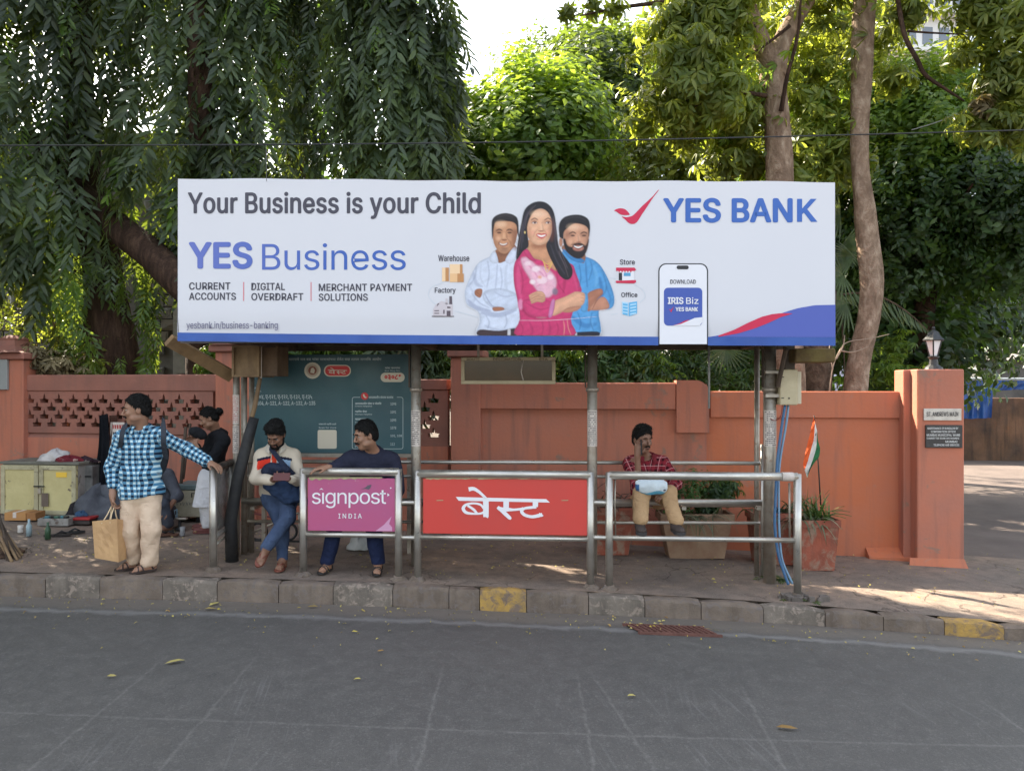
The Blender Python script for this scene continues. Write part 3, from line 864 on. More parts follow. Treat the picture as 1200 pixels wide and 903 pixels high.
while zr < 6.4:
 for (pa, pb) in ((-30, 70), (168, 262)):
  u = F_B.hit(pa, 400)[0] + (0.17 if row % 2 else 0); ue = F_B.hit(pb, 400)[0]
  while u < ue - .2 and nb < 300:
   w = random.choice([.42, .5, .34])
   if not any(a < u + w and b > u and c_ < zr + .24 and d > zr for a, b, c_, d in wins):
    block(u + .008, u + w - .008, zr + .008, zr + .232); nb += 1
   u += w
 zr += .24; row += 1
# pale vertical pipe on the left face and corner pilaster
ua = F_B.hit(20, 300)[0]
MB(F_B).tube([(ua, -.12, -.5), (ua, -.12, 6.7)], .06, 8).build('downpipe', plain('pipe grey', S(150, 152, 152), .5), bd)
ua = F_B.hit(204, 400)[0]; ub_ = F_B.hit(216, 400)[0]
MB(F_B).box(ua, ub_, -.05, .055, -.5, 4.2).build('pilaster', M_TRIM, bd)
# ------------------------------------------------------------ white tower block far behind on the right
F_T = Fr(35, 62, 6)
M_TW = worn('tower white', (0.80, 0.79, 0.77), (0.68, 0.67, 0.66), .5, .4, .7)
M_TG = plain('tower glass', S(120, 128, 138), .2)
tw = thing('tower_block', F_T.w(0, 5, -5), 'tall white residential tower far behind the trees on the right', 'building')
u0, zt = F_T.hit(1038, -60); u1, _ = F_T.hit(1135, -60)
MB(F_T).box(u0, u1, 0, 9, 10, zt + 8).build('wall', M_TW, tw)
zz = F_T.hit(1080, 110)[1]
while zz < zt + 6:
 MB(F_T).box(u0 - .3, u1 + .3, -.9, -.01, zz, zz + .25).build('floor_slab', M_TW, tw)
 w = MB(F_T)
 n = 5
 for i in range(n):
  a = u0 + (u1 - u0) * (i + .2) / n; b = u0 + (u1 - u0) * (i + .8) / n
  MB(F_T).box(a, b, -.05, -.005, zz + .9, zz + 2.3).build('window', M_TG, tw)
 zz += 3.1
# ------------------------------------------------------------ overhead cables
CAB = plain('black cable', (0.02, 0.02, 0.02), .5)
CABG = plain('grey cable', (0.25, 0.25, 0.24), .5)
def cable(pts, r, mat, label, name='cable'):
 P = catmull(pts, 10, False)
 o = MB().tube([tuple(q) for q in P], r, 6, False).build(name, mat, None, True)
 return tag(o, label, 'cable')
cable([PT(-120, 171, 6.3), PT(0, 170, 6.3), PT(300, 169, 6.3), PT(600, 166, 6.3), PT(900, 160, 6.3), PT(1200, 152, 6.3), PT(1320, 148, 6.3)], .0055, CAB, 'black overhead cable strung the whole width of the street above the billboard')
cable([PT(312, 168.5, 6.3), PT(312, 190, 6.45), PT(312.5, 212, 6.75)], .003, CABG, 'thin grey wire dropping from the overhead cable to the billboard top')
cable([PT(1068, 152, 11), PT(1100, 142, 11), PT(1140, 126, 11), PT(1240, 84, 11)], .008, CABG, 'thin pale cable slanting through the foliage at the upper right')
# ------------------------------------------------------------ vegetation
# leaves are culled where the photograph shows sunlight reaching the pavement: gaps cut into the crowns to let the sun through
def gpoly(pts): return np.array([GP(a, b)[:2] for a, b in pts])
PATCH = [gpoly([(905, 668), (960, 672), (1080, 688), (1215, 712), (1215, 736), (1080, 708), (1000, 695), (925, 684)]),
   gpoly([(195, 637), (300, 636), (345, 652), (330, 662), (280, 655), (195, 648)]),
   gpoly([(715, 655), (740, 654), (742, 664), (705, 666)]), gpoly([(745, 668), (800, 672), (800, 679), (740, 675)]),
   gpoly([(840, 658), (880, 664), (890, 672), (850, 668)]), gpoly([(655, 660), (695, 662), (690, 668), (640, 667)]),
   gpoly([(1128, 546), (1240, 549), (1240, 557), (1128, 555)]), gpoly([(1140, 604), (1240, 612), (1240, 622), (1150, 613)])]
PATCH += [gpoly([(660 + 31 * k + (k * 37 % 11), 668 + (k * 53 % 17)), (676 + 31 * k, 669 + (k * 53 % 17)), (684 + 31 * k, 673 + (k * 53 % 17)), (668 + 31 * k, 672 + (k * 53 % 17))]) for k in range(8)]
def in_poly(x, y, P):
 ins = np.zeros(len(x), bool); n = len(P); j = n - 1
 for i in range(n):
  xi, yi = P[i]; xj, yj = P[j]
  c = ((yi > y) != (yj > y)) & (x < (xj - xi) * (y - yi) / (yj - yi + 1e-12) + xi)
  ins ^= c; j = i
 return ins
def cull(P, margin=0.16, drop=(0.0,)):
 P = np.asarray(P)
 if len(drop) > 1:
  ok = np.ones(len(P), bool)
  for d in drop: ok &= cull(P - np.array([0, 0, d]), margin)
  return ok
 k = (P[:, 2] + 0.05) / SUN[2]
 gx = P[:, 0] - SUN[0] * k; gy = P[:, 1] - SUN[1] * k
 bad = np.zeros(len(P), bool)
 for poly in PATCH:
  m = margin
  for dx, dy in ((0, 0), (m, 0), (-m, 0), (0, m), (0, -m)):
   bad |= in_poly(gx + dx, gy + dy, poly)
 return ~bad
def leaf_geo(L, W, seg=3, droop=0.15, fold=0.25):
 """single blade along +y, normal +z, folded on its midrib"""
 V = [(0, 0, 0)]; F = []
 for i in range(1, seg + 1):
  f = i / (seg + 1)
  w = W * 0.5 * (sin(pi * min(f * 0.95 + 0.08, 1)) ** 0.8)
  y = L * f; z = -droop * L * f * f
  V += [(-w, y, z - fold * w * -1), (0, y, z), (w, y, z + fold * w)]
 V.append((0, L, -droop * L))
 a = 1
 F += [(0, a + 1, a), (0, a + 2, a + 1)]
 for i in range(seg - 1):
  a = 1 + i * 3; b = a + 3
  F += [(a, a + 1, b + 1), (a, b + 1, b), (a + 1, a + 2, b + 2), (a + 1, b + 2, b + 1)]
 a = 1 + (seg - 1) * 3; n = len(V) - 1
 F += [(a, a + 1, n), (a + 1, a + 2, n)]
 return np.array(V, float), np.array(F)
def rotm(ax, ang):
 return np.array(Matrix.Rotation(ang, 3, Vector(ax)))
def merge(parts):
 V = []; F = []; n = 0
 for v, f in parts:
  V.append(v); F.append(f + n); n += len(v)
 return np.vstack(V), np.vstack(F)
def align(v, f, direc, up, pos, roll=0.0):
 y = np.array(direc, float); y /= np.linalg.norm(y)
 z = np.array(up, float); z = z - y * z.dot(y); z /= np.linalg.norm(z) + 1e-9
 x = np.cross(y, z)
 R = np.stack([x, y, z], 1)
 if roll: R = R @ rotm((0, 1, 0), roll)
 return v @ R.T + np.array(pos), f
def drooping_twig(r, n=13, L=.17, W=.032, length=.62, seg=3):
 """hanging twig: runs down -z, leaves alternate left and right in herringbone, facing -y"""
 parts = []
 for i in range(n):
  f = i / (n - 1); s = 1 if i % 2 else -1
  pos = (0.03 * sin(3 * f), -0.05 * f, -length * f)
  a = r.uniform(.65, 1.15) * (1 - .35 * f)
  d = (s * sin(a) * 1.0, -.22 + r.uniform(-.25, .25), -cos(a) * 1.05)
  l = L * r.uniform(.8, 1.12) * (1 - .15 * f)
  v, fc = leaf_geo(l, W * r.uniform(.85, 1.15), seg, r.uniform(.05, .25))
  parts.append(align(v, fc, d, (s * -.35, -1, .35), pos, r.uniform(-.5, .5)))
 return merge(parts)
def whorl(r, n=7, L=.15, W=.042, droop=.35):
 parts = []
 o = r.uniform(0, 6)
 for i in range(n):
  a = o + 2 * pi * i / n + r.uniform(-.2, .2)
  d = (cos(a), sin(a), -droop + r.uniform(-.45, .25))
  v, fc = leaf_geo(L * r.uniform(.8, 1.15), W, 2, .25)
  parts.append(align(v, fc, d, (0, 0, 1), (cos(a) * .01, sin(a) * .01, 0), r.uniform(-.3, .3)))
 return merge(parts)
def spray(r, n=8, L=.085, W=.045, length=.28):
 parts = []
 for i in range(n):
  f = i / (n - 1); a = r.uniform(0, 6.28)
  pos = (0.02 * sin(4 * f), .02 * cos(5 * f), length * f)
  d = (cos(a), sin(a), .35 * r.uniform(-.6, 1.2))
  v, fc = leaf_geo(L * r.uniform(.75, 1.2), W, 1, .2)
  parts.append(align(v, fc, d, (0, 0, 1), pos, r.uniform(-.6, .6)))
 return merge(parts)
def rot_yaw_tilt(yaw, tilt, tdir):
 """(N,3,3) rotation: yaw about z, then tilt towards direction tdir"""
 cy_, sy_ = np.cos(yaw), np.sin(yaw); z = np.zeros_like(yaw); o = np.ones_like(yaw)
 Rz = np.stack([np.stack([cy_, -sy_, z], -1), np.stack([sy_, cy_, z], -1), np.stack([z, z, o], -1)], -2)
 ax = np.stack([-np.sin(tdir), np.cos(tdir), z], -1)
 c, s = np.cos(tilt), np.sin(tilt); C = 1 - c
 x, y, zz = ax[:, 0], ax[:, 1], ax[:, 2]
 Rt = np.stack([np.stack([c + x * x * C, x * y * C - zz * s, x * zz * C + y * s], -1),
     np.stack([y * x * C + zz * s, c + y * y * C, y * zz * C - x * s], -1),
     np.stack([zz * x * C - y * s, zz * y * C + x * s, c + zz * zz * C], -1)], -2)
 return Rt @ Rz
def scatter(protos, P, R, Sx, r):
 """copies of proto twigs into one big mesh (arrays)"""
 which = r.integers(0, len(protos), len(P))
 Vs = []; Fs = []; n = 0
 for k, (v, f) in enumerate(protos):
  m = which == k
  if not m.any(): continue
  pv = np.einsum('nij,vj->nvi', R[m], v) * Sx[m][:, None, None] + P[m][:, None, :]
  N = m.sum(); nv = len(v)
  ff = f[None] + (np.arange(N) * nv)[:, None, None]
  Vs.append(pv.reshape(-1, 3)); Fs.append(ff.reshape(-1, f.shape[1]) + n); n += N * nv
 return np.vstack(Vs), np.vstack(Fs)
def crown(name, P, R, Sx, protos, mat, parent, r, docull=True, margin=.16):
 P = np.asarray(P)
 if docull:
  k = cull(P, margin, (0, .15, .3, .45, .6) if protos is T_DROOP else (0, .25, .5, .75, 1.0) if protos is T_DROOP_BIG else (0.0,))
  P, R, Sx = P[k], R[k], Sx[k]
 V, F = scatter(protos, P, R, Sx, r)
 o = obj(name, V, F, mat, parent, False)
 o['kind'] = 'stuff'
 return o
r4 = np.random.default_rng(11)
T_DROOP = [drooping_twig(r4, n, .225, .050, .62, 2) for n in (13, 15, 12, 14)]
T_DROOP_BIG = [drooping_twig(r4, 8, .42, .17, .9, 1) for _ in range(3)]
T_WH = [whorl(r4, n) for n in (6, 7, 8)]
T_SPR = [spray(r4) for _ in range(4)]
T_SPR_BIG = [spray(r4, 6, .2, .11, .5) for _ in range(3)]
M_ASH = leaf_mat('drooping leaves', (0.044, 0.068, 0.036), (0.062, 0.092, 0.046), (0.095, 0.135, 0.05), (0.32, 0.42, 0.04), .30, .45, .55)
M_ASHY = leaf_mat('young and sunlit leaves', (0.07, 0.14, 0.025), (0.10, 0.19, 0.03), (0.15, 0.24, 0.04), (0.40, 0.52, 0.04), .45, .35, 1.2)  # brighter copy: young leaves, also sunlight painted into sprays, sprig and hedge
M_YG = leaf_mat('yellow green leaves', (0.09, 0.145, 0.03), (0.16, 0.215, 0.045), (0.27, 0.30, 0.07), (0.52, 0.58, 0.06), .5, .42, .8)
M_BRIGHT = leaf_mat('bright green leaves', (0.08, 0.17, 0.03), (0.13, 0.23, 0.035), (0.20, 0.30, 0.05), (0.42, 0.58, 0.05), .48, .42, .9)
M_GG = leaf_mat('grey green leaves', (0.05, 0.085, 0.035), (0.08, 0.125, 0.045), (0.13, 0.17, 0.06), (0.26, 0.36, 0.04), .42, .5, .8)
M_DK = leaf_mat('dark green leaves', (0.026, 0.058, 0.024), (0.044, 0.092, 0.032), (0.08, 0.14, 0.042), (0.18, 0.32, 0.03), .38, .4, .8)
M_DRY = leaf_mat('dry pale leaves', (0.16, 0.13, 0.07), (0.25, 0.2, 0.1), (0.3, 0.24, 0.12), (0.3, 0.22, 0.06), .3, .6, 2)
def bark(name, c0, c1, c2, sc_=(14, 14, 3)):
 t = NT(name); p = t.pos()
 f = t.noise(t.scale(p, sc_), 1, 7, .65, .4)
 c = t.ramp(f, [(.3, c0), (.52, c1), (.72, c2)])
 b = t.noise(p, 3.5, 4)
 c = t.mix(t.ramp(b, [(.5, 0.0), (.7, .6)]), c, c0)
 return t.done(t.bsdf(c, .9, 0, t.bump(t.math('ADD', f, t.math('MULTIPLY', t.noise(p, 28, 6, .7), .5)), 1.0, .045), .2))
BK_DARK = bark('dark ridged bark', S(46, 34, 28), S(72, 54, 44), S(98, 76, 62))
BK_PALE = bark('pale smooth bark', S(108, 88, 74), S(150, 127, 108), S(192, 172, 152), (9, 9, 5))
BK_PALM = bark('palm bark', S(70, 56, 46), S(104, 86, 72), S(132, 112, 94), (10, 10, 10))
def trunk(name, pts, rad_, mat, parent, seg=14, knots=True, seed=0):
 r = np.random.default_rng(seed)
 P = catmull(pts, 7, False)
 R = np.interp(np.linspace(0, 1, len(P)), np.linspace(0, 1, len(rad_)), rad_)
 m = MB().tube([tuple(q) for q in P], list(R), seg)
 V = np.array(m.V)
 # uneven surface
 ph = r.uniform(0, 6, 6)
 C = np.repeat(P, seg, 0)
 d = V - C; ln = np.linalg.norm(d, axis=1, keepdims=True)
 th = np.arctan2(d[:, 1], d[:, 0]); z = V[:, 2]
 k = 1 + .05 * np.sin(3 * th + ph[0] + z) + .04 * np.sin(5 * th + ph[1] - 2 * z) + .05 * np.sin(z * 4 + ph[2] + th) + r.normal(0, .012, len(V))
 V = C + d * k[:, None]
 return obj(name, V, m.F, mat, parent, True)
def in_front(P, px0, px1, py0, py1):
 pass
def drape_points(r, cx, cy, rx, ry, z0, z1, n, shell=.55, taper=.25, front=False):
 """points in a tall soft column with lumpy outline"""
 a = r.uniform(0, 2 * pi, n)
 if front:
  a = np.where(r.uniform(size=n) < .75, r.uniform(pi * 1.0, pi * 2.0, n), a)
 z = r.uniform(z0, z1, n)
 k = np.sqrt(r.uniform(shell * shell, 1, n))
 lump = 1 + .16 * np.sin(z * 2.3 + a * 2 + cx) + .12 * np.sin(z * 4.1 - a * 3 + cx * 2)
 tp = 1 - taper * np.clip((z - z0) / (z1 - z0), 0, 1)
 lo = np.clip((z - z0) / .6, .35, 1)
 rr = k * lump * tp * lo
 P = np.stack([cx + np.cos(a) * rx * rr, cy + np.sin(a) * ry * rr, z], 1)
 return P, a
def ashoka(name, label, cols, tr, seed, group='drooping trees behind the left wall', bright=.12):
 """tall tree of hanging leaf curtains; cols = (px, halfwidth_m, Y, z0, n)"""
 r = np.random.default_rng(seed)
 Ps = []; As = []
 for (px, hw, Y, z0, z1, n, fr_) in cols:
  X = (px - 600) / FPX * Y
  P, a = drape_points(r, X, Y, hw, hw * .8, z0, z1, n, .45, .2, fr_)
  Ps.append(P); As.append(a)
 P = np.vstack(Ps); a = np.concatenate(As)
 x0, y0 = tr[0][0], tr[0][1]
 th = thing(name, (x0, y0, -.1), label, 'tree', group)
 N = len(P)
 yaw = a + pi / 2 + r.normal(0, .5, N)
 R = rot_yaw_tilt(yaw, r.normal(.15, .18, N), a + pi)
 Sx = r.uniform(.6, 1.35, N)
 hi = (P[:, 2] > 9.2) | (P[:, 0] < -10)
 y = (r.uniform(size=N) < bright) & ~hi
 if (~hi & ~y).any(): crown('foliage', P[~hi & ~y], R[~hi & ~y], Sx[~hi & ~y], T_DROOP, M_ASH, th, r)
 if y.any(): crown('young_foliage', P[y], R[y], Sx[y] * .8, T_DROOP, M_ASHY, th, r)
 if hi.any(): crown('upper_foliage', P[hi], R[hi], Sx[hi] * 1.1, T_DROOP_BIG, M_ASH, th, r, margin=.3)
 return th
# --- tree 1: big dark trunk, leaning limb
X1 = lambda px, Y: (px - 600) / FPX * Y
tA = ashoka('mast_tree', 'big drooping tree with the thick dark trunk behind the pierced wall',
   [(25, 1.05, 10.6, 3.5, 16, 900, True), (95, .9, 10.9, 3.7, 16, 620, True), (165, .8, 11.8, 3.9, 16, 420, True), (60, .5, 10.6, 3.0, 4.4, 60, True), (100, .45, 10.4, 2.9, 4.2, 36, True)], [(X1(127, 11), 11)], 21, bright=.16)
trunk('trunk', [PT(128, 540, 11), PT(128, 437, 11), PT(126, 380, 11), PT(116, 320, 11), PT(104, 262, 11.1), PT(96, 200, 11.2), PT(92, 90, 11.3), PT(90, -100, 11.4)], [.46, .42, .36, .33, .30, .26, .2, .14], BK_DARK, tA, 18, seed=3)
trunk('limb', [PT(72, 205, 11.0), PT(100, 232, 10.9), PT(140, 268, 10.7), PT(180, 300, 10.3), PT(214, 334, 10.0), PT(260, 372, 9.9)], [.17, .19, .21, .20, .19, .17], BK_DARK, tA, 14, seed=4)
trunk('limb', [PT(104, 262, 11.1), PT(85, 225, 10.9), PT(60, 190, 10.7), PT(30, 150, 10.7)], [.16, .15, .12, .08], BK_DARK, tA, 10, seed=5)
# sprays hanging round the trunk, sunlight put into their brighter leaf colour
def hang(tree, spots, mat, seed, sc_=(.55, .85)):
 r = np.random.default_rng(seed); P = [];
 for (px, py, Y, n, sx, sy) in spots:
  for _ in range(n):
   P.append(PT(px + r.normal(0, sx), py + r.normal(0, sy), Y + r.normal(0, .15)))
 P = np.array(P); N = len(P)
 R = rot_yaw_tilt(r.normal(0, .8, N), r.normal(.1, .25, N), r.uniform(0, 6.28, N))
 V, F = scatter(T_DROOP, P, R, r.uniform(*sc_, N), r)
 o = obj('hanging_foliage', V, F, mat, tree, False); o['kind'] = 'stuff'
hang(tA, [(85, 335, 10.3, 16, 12, 18), (75, 290, 10.4, 12, 14, 20), (97, 385, 10.2, 7, 6, 12), (178, 345, 10.5, 12, 7, 16), (172, 395, 10.4, 12, 6, 14), (150, 315, 10.6, 8, 10, 10), (60, 250, 10.5, 10, 18, 14), (140, 240, 10.7, 8, 14, 12)], M_ASHY, 31)
hang(tA, [(90, 300, 10.5, 16, 16, 22), (165, 330, 10.7, 12, 14, 18), (120, 280, 10.7, 8, 16, 14)], M_ASH, 32)
hang(tA, [(138, 425, 10.3, 5, 8, 6)], M_ASHY, 33, (.35, .5))
# --- tree 2, 3, 4
tB = ashoka('mast_tree', 'drooping tree with a slim brown trunk showing between its leaf curtains',
   [(205, .72, 10.7, 3.6, 16, 760, True), (262, .5, 10.5, 3.2, 16, 420, True), (300, .62, 10.6, 3.0, 16, 760, True)], [(X1(236, 11), 11)], 22, bright=.08)
trunk('trunk', [PT(236, 560, 11), PT(236, 400, 11), PT(238, 250, 11), PT(236, 140, 10.4), PT(234, 40, 10.3), PT(230, -120, 10.6)], [.22, .2, .18, .16, .15, .1], BK_DARK, tB, 12, seed=6)
tC = ashoka('mast_tree', 'drooping tree nearest the gap of white sky, its curtain ending in a clean edge',
   [(400, .62, 10.9, 1.9, 16, 900, True), (455, .68, 10.4, 1.8, 17, 1150, True), (492, .40, 10.5, 1.8, 17, 850, True)], [(X1(455, 11), 11)], 23, bright=.06)
trunk('trunk', [PT(425, 560, 11), PT(426, 400, 11), PT(424, 200, 11), PT(428, -200, 11)], [.22, .2, .18, .1], BK_DARK, tC, 12, seed=7)
tD = ashoka('mast_tree', 'drooping tree set back in the dark gap left of the third curtain',
   [(345, .7, 12.4, 1.6, 16, 620, True), (255, .8, 13.0, 3, 16, 300, True), (440, .8, 12.8, 1.6, 14, 300, True)], [(X1(345, 12.6), 12.6)], 24, bright=.25)
trunk('trunk', [PT(345, 560, 12.8), PT(346, 300, 12.8), PT(348, -100, 12.8)], [.2, .18, .12], BK_DARK, tD, 10, seed=8)
tE = ashoka('mast_tree', 'added drooping shade tree, mostly out of view at the left edge',  # tree added mainly out of view to keep the road in shade
   [(-90, 1.6, 11.0, 3.0, 17, 1500, False), (20, 1.8, 13.0, 7.5, 17, 700, False), (150, 1.8, 13.5, 8, 17, 500, False), (-260, 1.8, 10.2, 2.0, 17, 900, False), (-420, 2.0, 9.4, 2.2, 17, 900, False), (-600, 2.2, 8.2, 2.2, 17, 900, False), (-800, 2.2, 6.6, 2.2, 17, 700, False)], [(X1(-90, 11), 11)], 25, bright=.05)
trunk('trunk', [PT(-90, 560, 11), PT(-90, 200, 11), PT(-90, -300, 11)], [.25, .2, .14], BK_DARK, tE, 10, seed=9)
def blob_pts(r, blobs, flat=.8, shell=.5):
 Ps = []; N_ = []
 for (px, py, Y, rr, n) in blobs:
  c = PT(px, py, Y)
  d = r.normal(size=(n, 3)); d /= np.linalg.norm(d, axis=1, keepdims=True)
  k = np.cbrt(r.uniform(shell ** 3, 1, n))
  lump = 1 + .24 * np.sin(d[:, 0] * 5 + px) + .22 * np.sin(d[:, 2] * 6 + py) + .16 * np.sin(d[:, 1] * 7 + px) + np.maximum(0, r.normal(0, .16, n))
  Ps.append(c + d * (k * lump * rr)[:, None] * np.array([1, .9, flat])); N_.append(d)
 return np.vstack(Ps), np.vstack(N_)
def bush(th, blobs, protos, mat, seed, sc_=(.8, 1.25), name='foliage', docull=True, up=.6, spread=1.0):
 r = np.random.default_rng(seed)
 P, D = blob_pts(r, blobs)
 N = len(P)
 td = np.arctan2(D[:, 1], D[:, 0])
 tl = np.arccos(np.clip(D[:, 2] * .6 + up, -1, 1)) * spread + r.normal(0, .3, N)
 R = rot_yaw_tilt(r.uniform(0, 6.28, N), tl, td)
 return crown(name, P, R, r.uniform(*sc_, N), protos, mat, th, r, docull)
hang(tC, [(522, 40, 10.5, 26, 7, 22), (526, 100, 10.5, 30, 6, 24), (524, 160, 10.5, 34, 7, 22), (515, 195, 10.5, 22, 9, 12), (500, 60, 10.4, 24, 10, 30), (505, 130, 10.4, 30, 9, 30), (345, 120, 11.6, 26, 10, 50)], M_ASH, 34, (.7, 1.05))
hang(tC, [(528, 120, 10.6, 8, 5, 40), (370, 100, 10.6, 10, 8, 40)], M_ASHY, 35, (.5, .8))
# --- left low shrubs
sA = thing('shrub', PT(70, 445, 10.9), 'feathery pale green shrub growing above the pierced wall at the left', 'shrub')
bush(sA, [(35, 345, 11.2, .36, 110), (62, 372, 11.4, .3, 70), (90, 395, 11.0, .36, 90), (40, 390, 11.4, .3, 60), (115, 405, 10.9, .3, 60)], T_SPR, M_YG, 41, (.7, 1.1), docull=False)
trunk('stem', [PT(80, 520, 11), PT(78, 440, 11), PT(60, 370, 11.1)], [.03, .025, .015], BK_PALE, sA, 6)
sB = thing('shrub', PT(62, 448, 10.2), 'pale dry-leaved shrub just behind the pierced wall beside the left pillar', 'shrub')
bush(sB, [(45, 415, 10.3, .25, 60), (68, 428, 10.2, .25, 70), (95, 430, 10.2, .2, 50)], T_WH, M_DRY, 42, (.7, 1.0), docull=False)
bush(sB, [(80, 415, 10.4, .22, 40), (104, 432, 10.2, .2, 40)], T_WH, M_YG, 43, (.7, 1.0), docull=False, name='green_foliage')
trunk('stem', [PT(70, 520, 10.3), PT(68, 440, 10.3), PT(60, 420, 10.3)], [.03, .025, .015], BK_PALE, sB, 6)
# sprig under the billboard's left end, sunlight put into its bright leaf colour
sC = thing('shrub', PT(245, 452, 10.1), 'small bright leafy sprig under the left end of the billboard', 'shrub')
bush(sC, [(246, 412, 9.9, .10, 16), (244, 432, 9.9, .14, 26)], T_WH, M_ASHY, 44, (.7, 1.0), docull=False)
trunk('stem', [PT(246, 520, 10.0), PT(246, 450, 10.0), PT(245, 415, 9.9)], [.02, .015, .01], BK_PALE, sC, 6)
# --- hedge line of foliage seen under the billboard and dark understory
hB = thing('hedge', PT(430, 450, 11.2), 'leafy bright hedge filling the gap between billboard and teal board', 'hedge')
bush(hB, [(330, 418, 10.6, .45, 200), (370, 412, 10.8, .5, 240), (415, 414, 10.4, .5, 240), (455, 412, 10.9, .5, 240), (500, 420, 10.6, .45, 220), (285, 420, 11, .4, 120)], T_WH, M_ASHY, 45, (.6, 1.0))  # hedge stands in shade, its sunlight is put into the brighter leaf colour
bush(hB, [(510, 440, 10.6, .45, 200), (480, 455, 10.8, .5, 120)], T_WH, M_GG, 46, (.6, 1.0), name='dull_foliage')
trunk('stem', [PT(400, 560, 11.2), PT(405, 450, 11.2), PT(410, 415, 11.2)], [.05, .04, .02], BK_DARK, hB, 6)
hC = thing('hedge', PT(700, 450, 11.2), 'dark tangled bushes behind the middle wall under the billboard', 'hedge')
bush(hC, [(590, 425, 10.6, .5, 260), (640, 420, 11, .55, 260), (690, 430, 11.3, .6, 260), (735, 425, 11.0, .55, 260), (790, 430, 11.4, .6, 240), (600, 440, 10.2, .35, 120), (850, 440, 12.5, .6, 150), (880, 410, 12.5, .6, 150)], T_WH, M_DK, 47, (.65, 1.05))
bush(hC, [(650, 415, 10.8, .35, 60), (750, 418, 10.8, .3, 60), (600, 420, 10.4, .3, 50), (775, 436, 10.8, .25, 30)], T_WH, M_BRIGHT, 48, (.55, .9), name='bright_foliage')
trunk('stem', [PT(700, 560, 11.2), PT(702, 450, 11.2), PT(700, 400, 11.2)], [.06, .05, .03], BK_DARK, hC, 6)
trunk('stem', [PT(586, 560, 11.2), PT(588, 430, 11.2), PT(590, 390, 11.2)], [.08, .07, .05], BK_DARK, hC, 6)
bush(tE, [(-205, -8, 11, 1.1, 380), (-140, 20, 11.2, .9, 220), (-260, 60, 10.4, 1.0, 240)], T_SPR_BIG, M_ASH, 62, (.8, 1.2), name='inner_foliage')  # dense clump added out of view to block sun from the road
# --- bright green tree left of centre
tF = thing('tree', PT(620, 470, 14.5), 'bright yellow-green leafy tree right of the white sky gap', 'tree')
bush(tF, [(570, 185, 14, .75, 420), (590, 162, 14.4, .65, 360), (625, 136, 14.6, .7, 460), (655, 146, 14.4, .65, 400), (640, 165, 13.8, .8, 520), (605, 195, 13.8, .8, 480), (560, 215, 14.2, .7, 260), (650, 215, 14, .9, 420), (690, 195, 14.6, .6, 240), (668, 112, 15, .4, 90), (640, 100, 15, .2, 22), (606, 122, 14.8, .25, 30), (585, 125, 14.4, .25, 30), (570, 140, 14.2, .3, 40), (560, 160, 14.6, .35, 90), (520, 210, 14.5, .7, 160), (600, 250, 14.2, .9, 200)], T_SPR, M_BRIGHT, 51, (1.5, 2.4))
trunk('trunk', [PT(625, 560, 14.6), PT(628, 400, 14.6), PT(622, 260, 14.6), PT(630, 150, 14.6)], [.2, .17, .13, .06], BK_DARK, tF, 8)
tG = thing('tree', PT(720, 470, 18), 'grey-green round tree behind the bright one', 'tree')
bush(tG, [(695, 84, 18.5, .75, 360), (735, 90, 18.5, .9, 440), (700, 118, 18, 1.1, 560), (745, 130, 18, 1.2, 520), (765, 70, 19, .7, 240), (705, 160, 17.5, 1.1, 480), (730, 190, 17.5, 1.3, 480), (670, 72, 19, .4, 80), (715, 62, 19.5, .4, 80), (630, 60, 24, .5, 60), (600, 75, 26, .5, 40), (640, 100, 20, .8, 200)], T_SPR, M_GG, 52, (1.6, 2.6))
trunk('trunk', [PT(712, 560, 18), PT(714, 300, 18), PT(712, 180, 18), PT(700, 120, 18)], [.25, .22, .18, .08], BK_DARK, tG, 8)
trunk('limb', [PT(712, 200, 17.6), PT(724, 165, 17.2), PT(744, 140, 17), PT(760, 120, 17)], [.12, .09, .07, .04], BK_DARK, tG, 6)
# --- tree with forked pale trunk, whorled yellow-green leaves
tH = thing('tree', PT(918, 470, 9.7), 'whorl-leaved tree with a pale forked trunk rising behind the billboard', 'tree')
trunk('trunk', [PT(925, 560, 9.7), PT(924, 420, 9.7), PT(920, 300, 9.7), PT(915, 215, 9.7), PT(910, 140, 9.7), PT(906, 92, 9.7), PT(905, 66, 9.7)], [.19, .18, .175, .17, .16, .155, .14], BK_PALE, tH, 16, seed=12)
trunk('limb', [PT(906, 90, 9.7), PT(894, 55, 9.65), PT(881, 20, 9.6), PT(868, -20, 9.6), PT(850, -90, 9.6)], [.13, .115, .105, .10, .08], BK_PALE, tH, 12, seed=13)
trunk('limb', [PT(907, 90, 9.7), PT(914, 55, 9.75), PT(930, 25, 9.8), PT(948, -5, 9.8), PT(975, -60, 9.8)], [.14, .12, .11, .11, .08], BK_PALE, tH, 12, seed=14)
for sd, pts, rr in ((15, [(898, 112), (870, 108), (845, 112), (815, 124)], [.03, .022, .016, .008]), (16, [(915, 130), (922, 90), (934, 45), (938, 0)], [.03, .025, .02, .015]),
     (17, [(884, 30), (860, 60), (835, 95), (800, 120)], [.03, .02, .015, .008]), (18, [(925, 30), (900, 50), (870, 70)], [.025, .018, .01]), (19, [(868, -5), (800, 0), (730, 8), (680, 18)], [.04, .03, .02, .008])):
 trunk('branch', [PT(a, b, 9.5 - .12 * i) for i, (a, b) in enumerate(pts)], rr, BK_DARK, tH, 6, seed=sd)
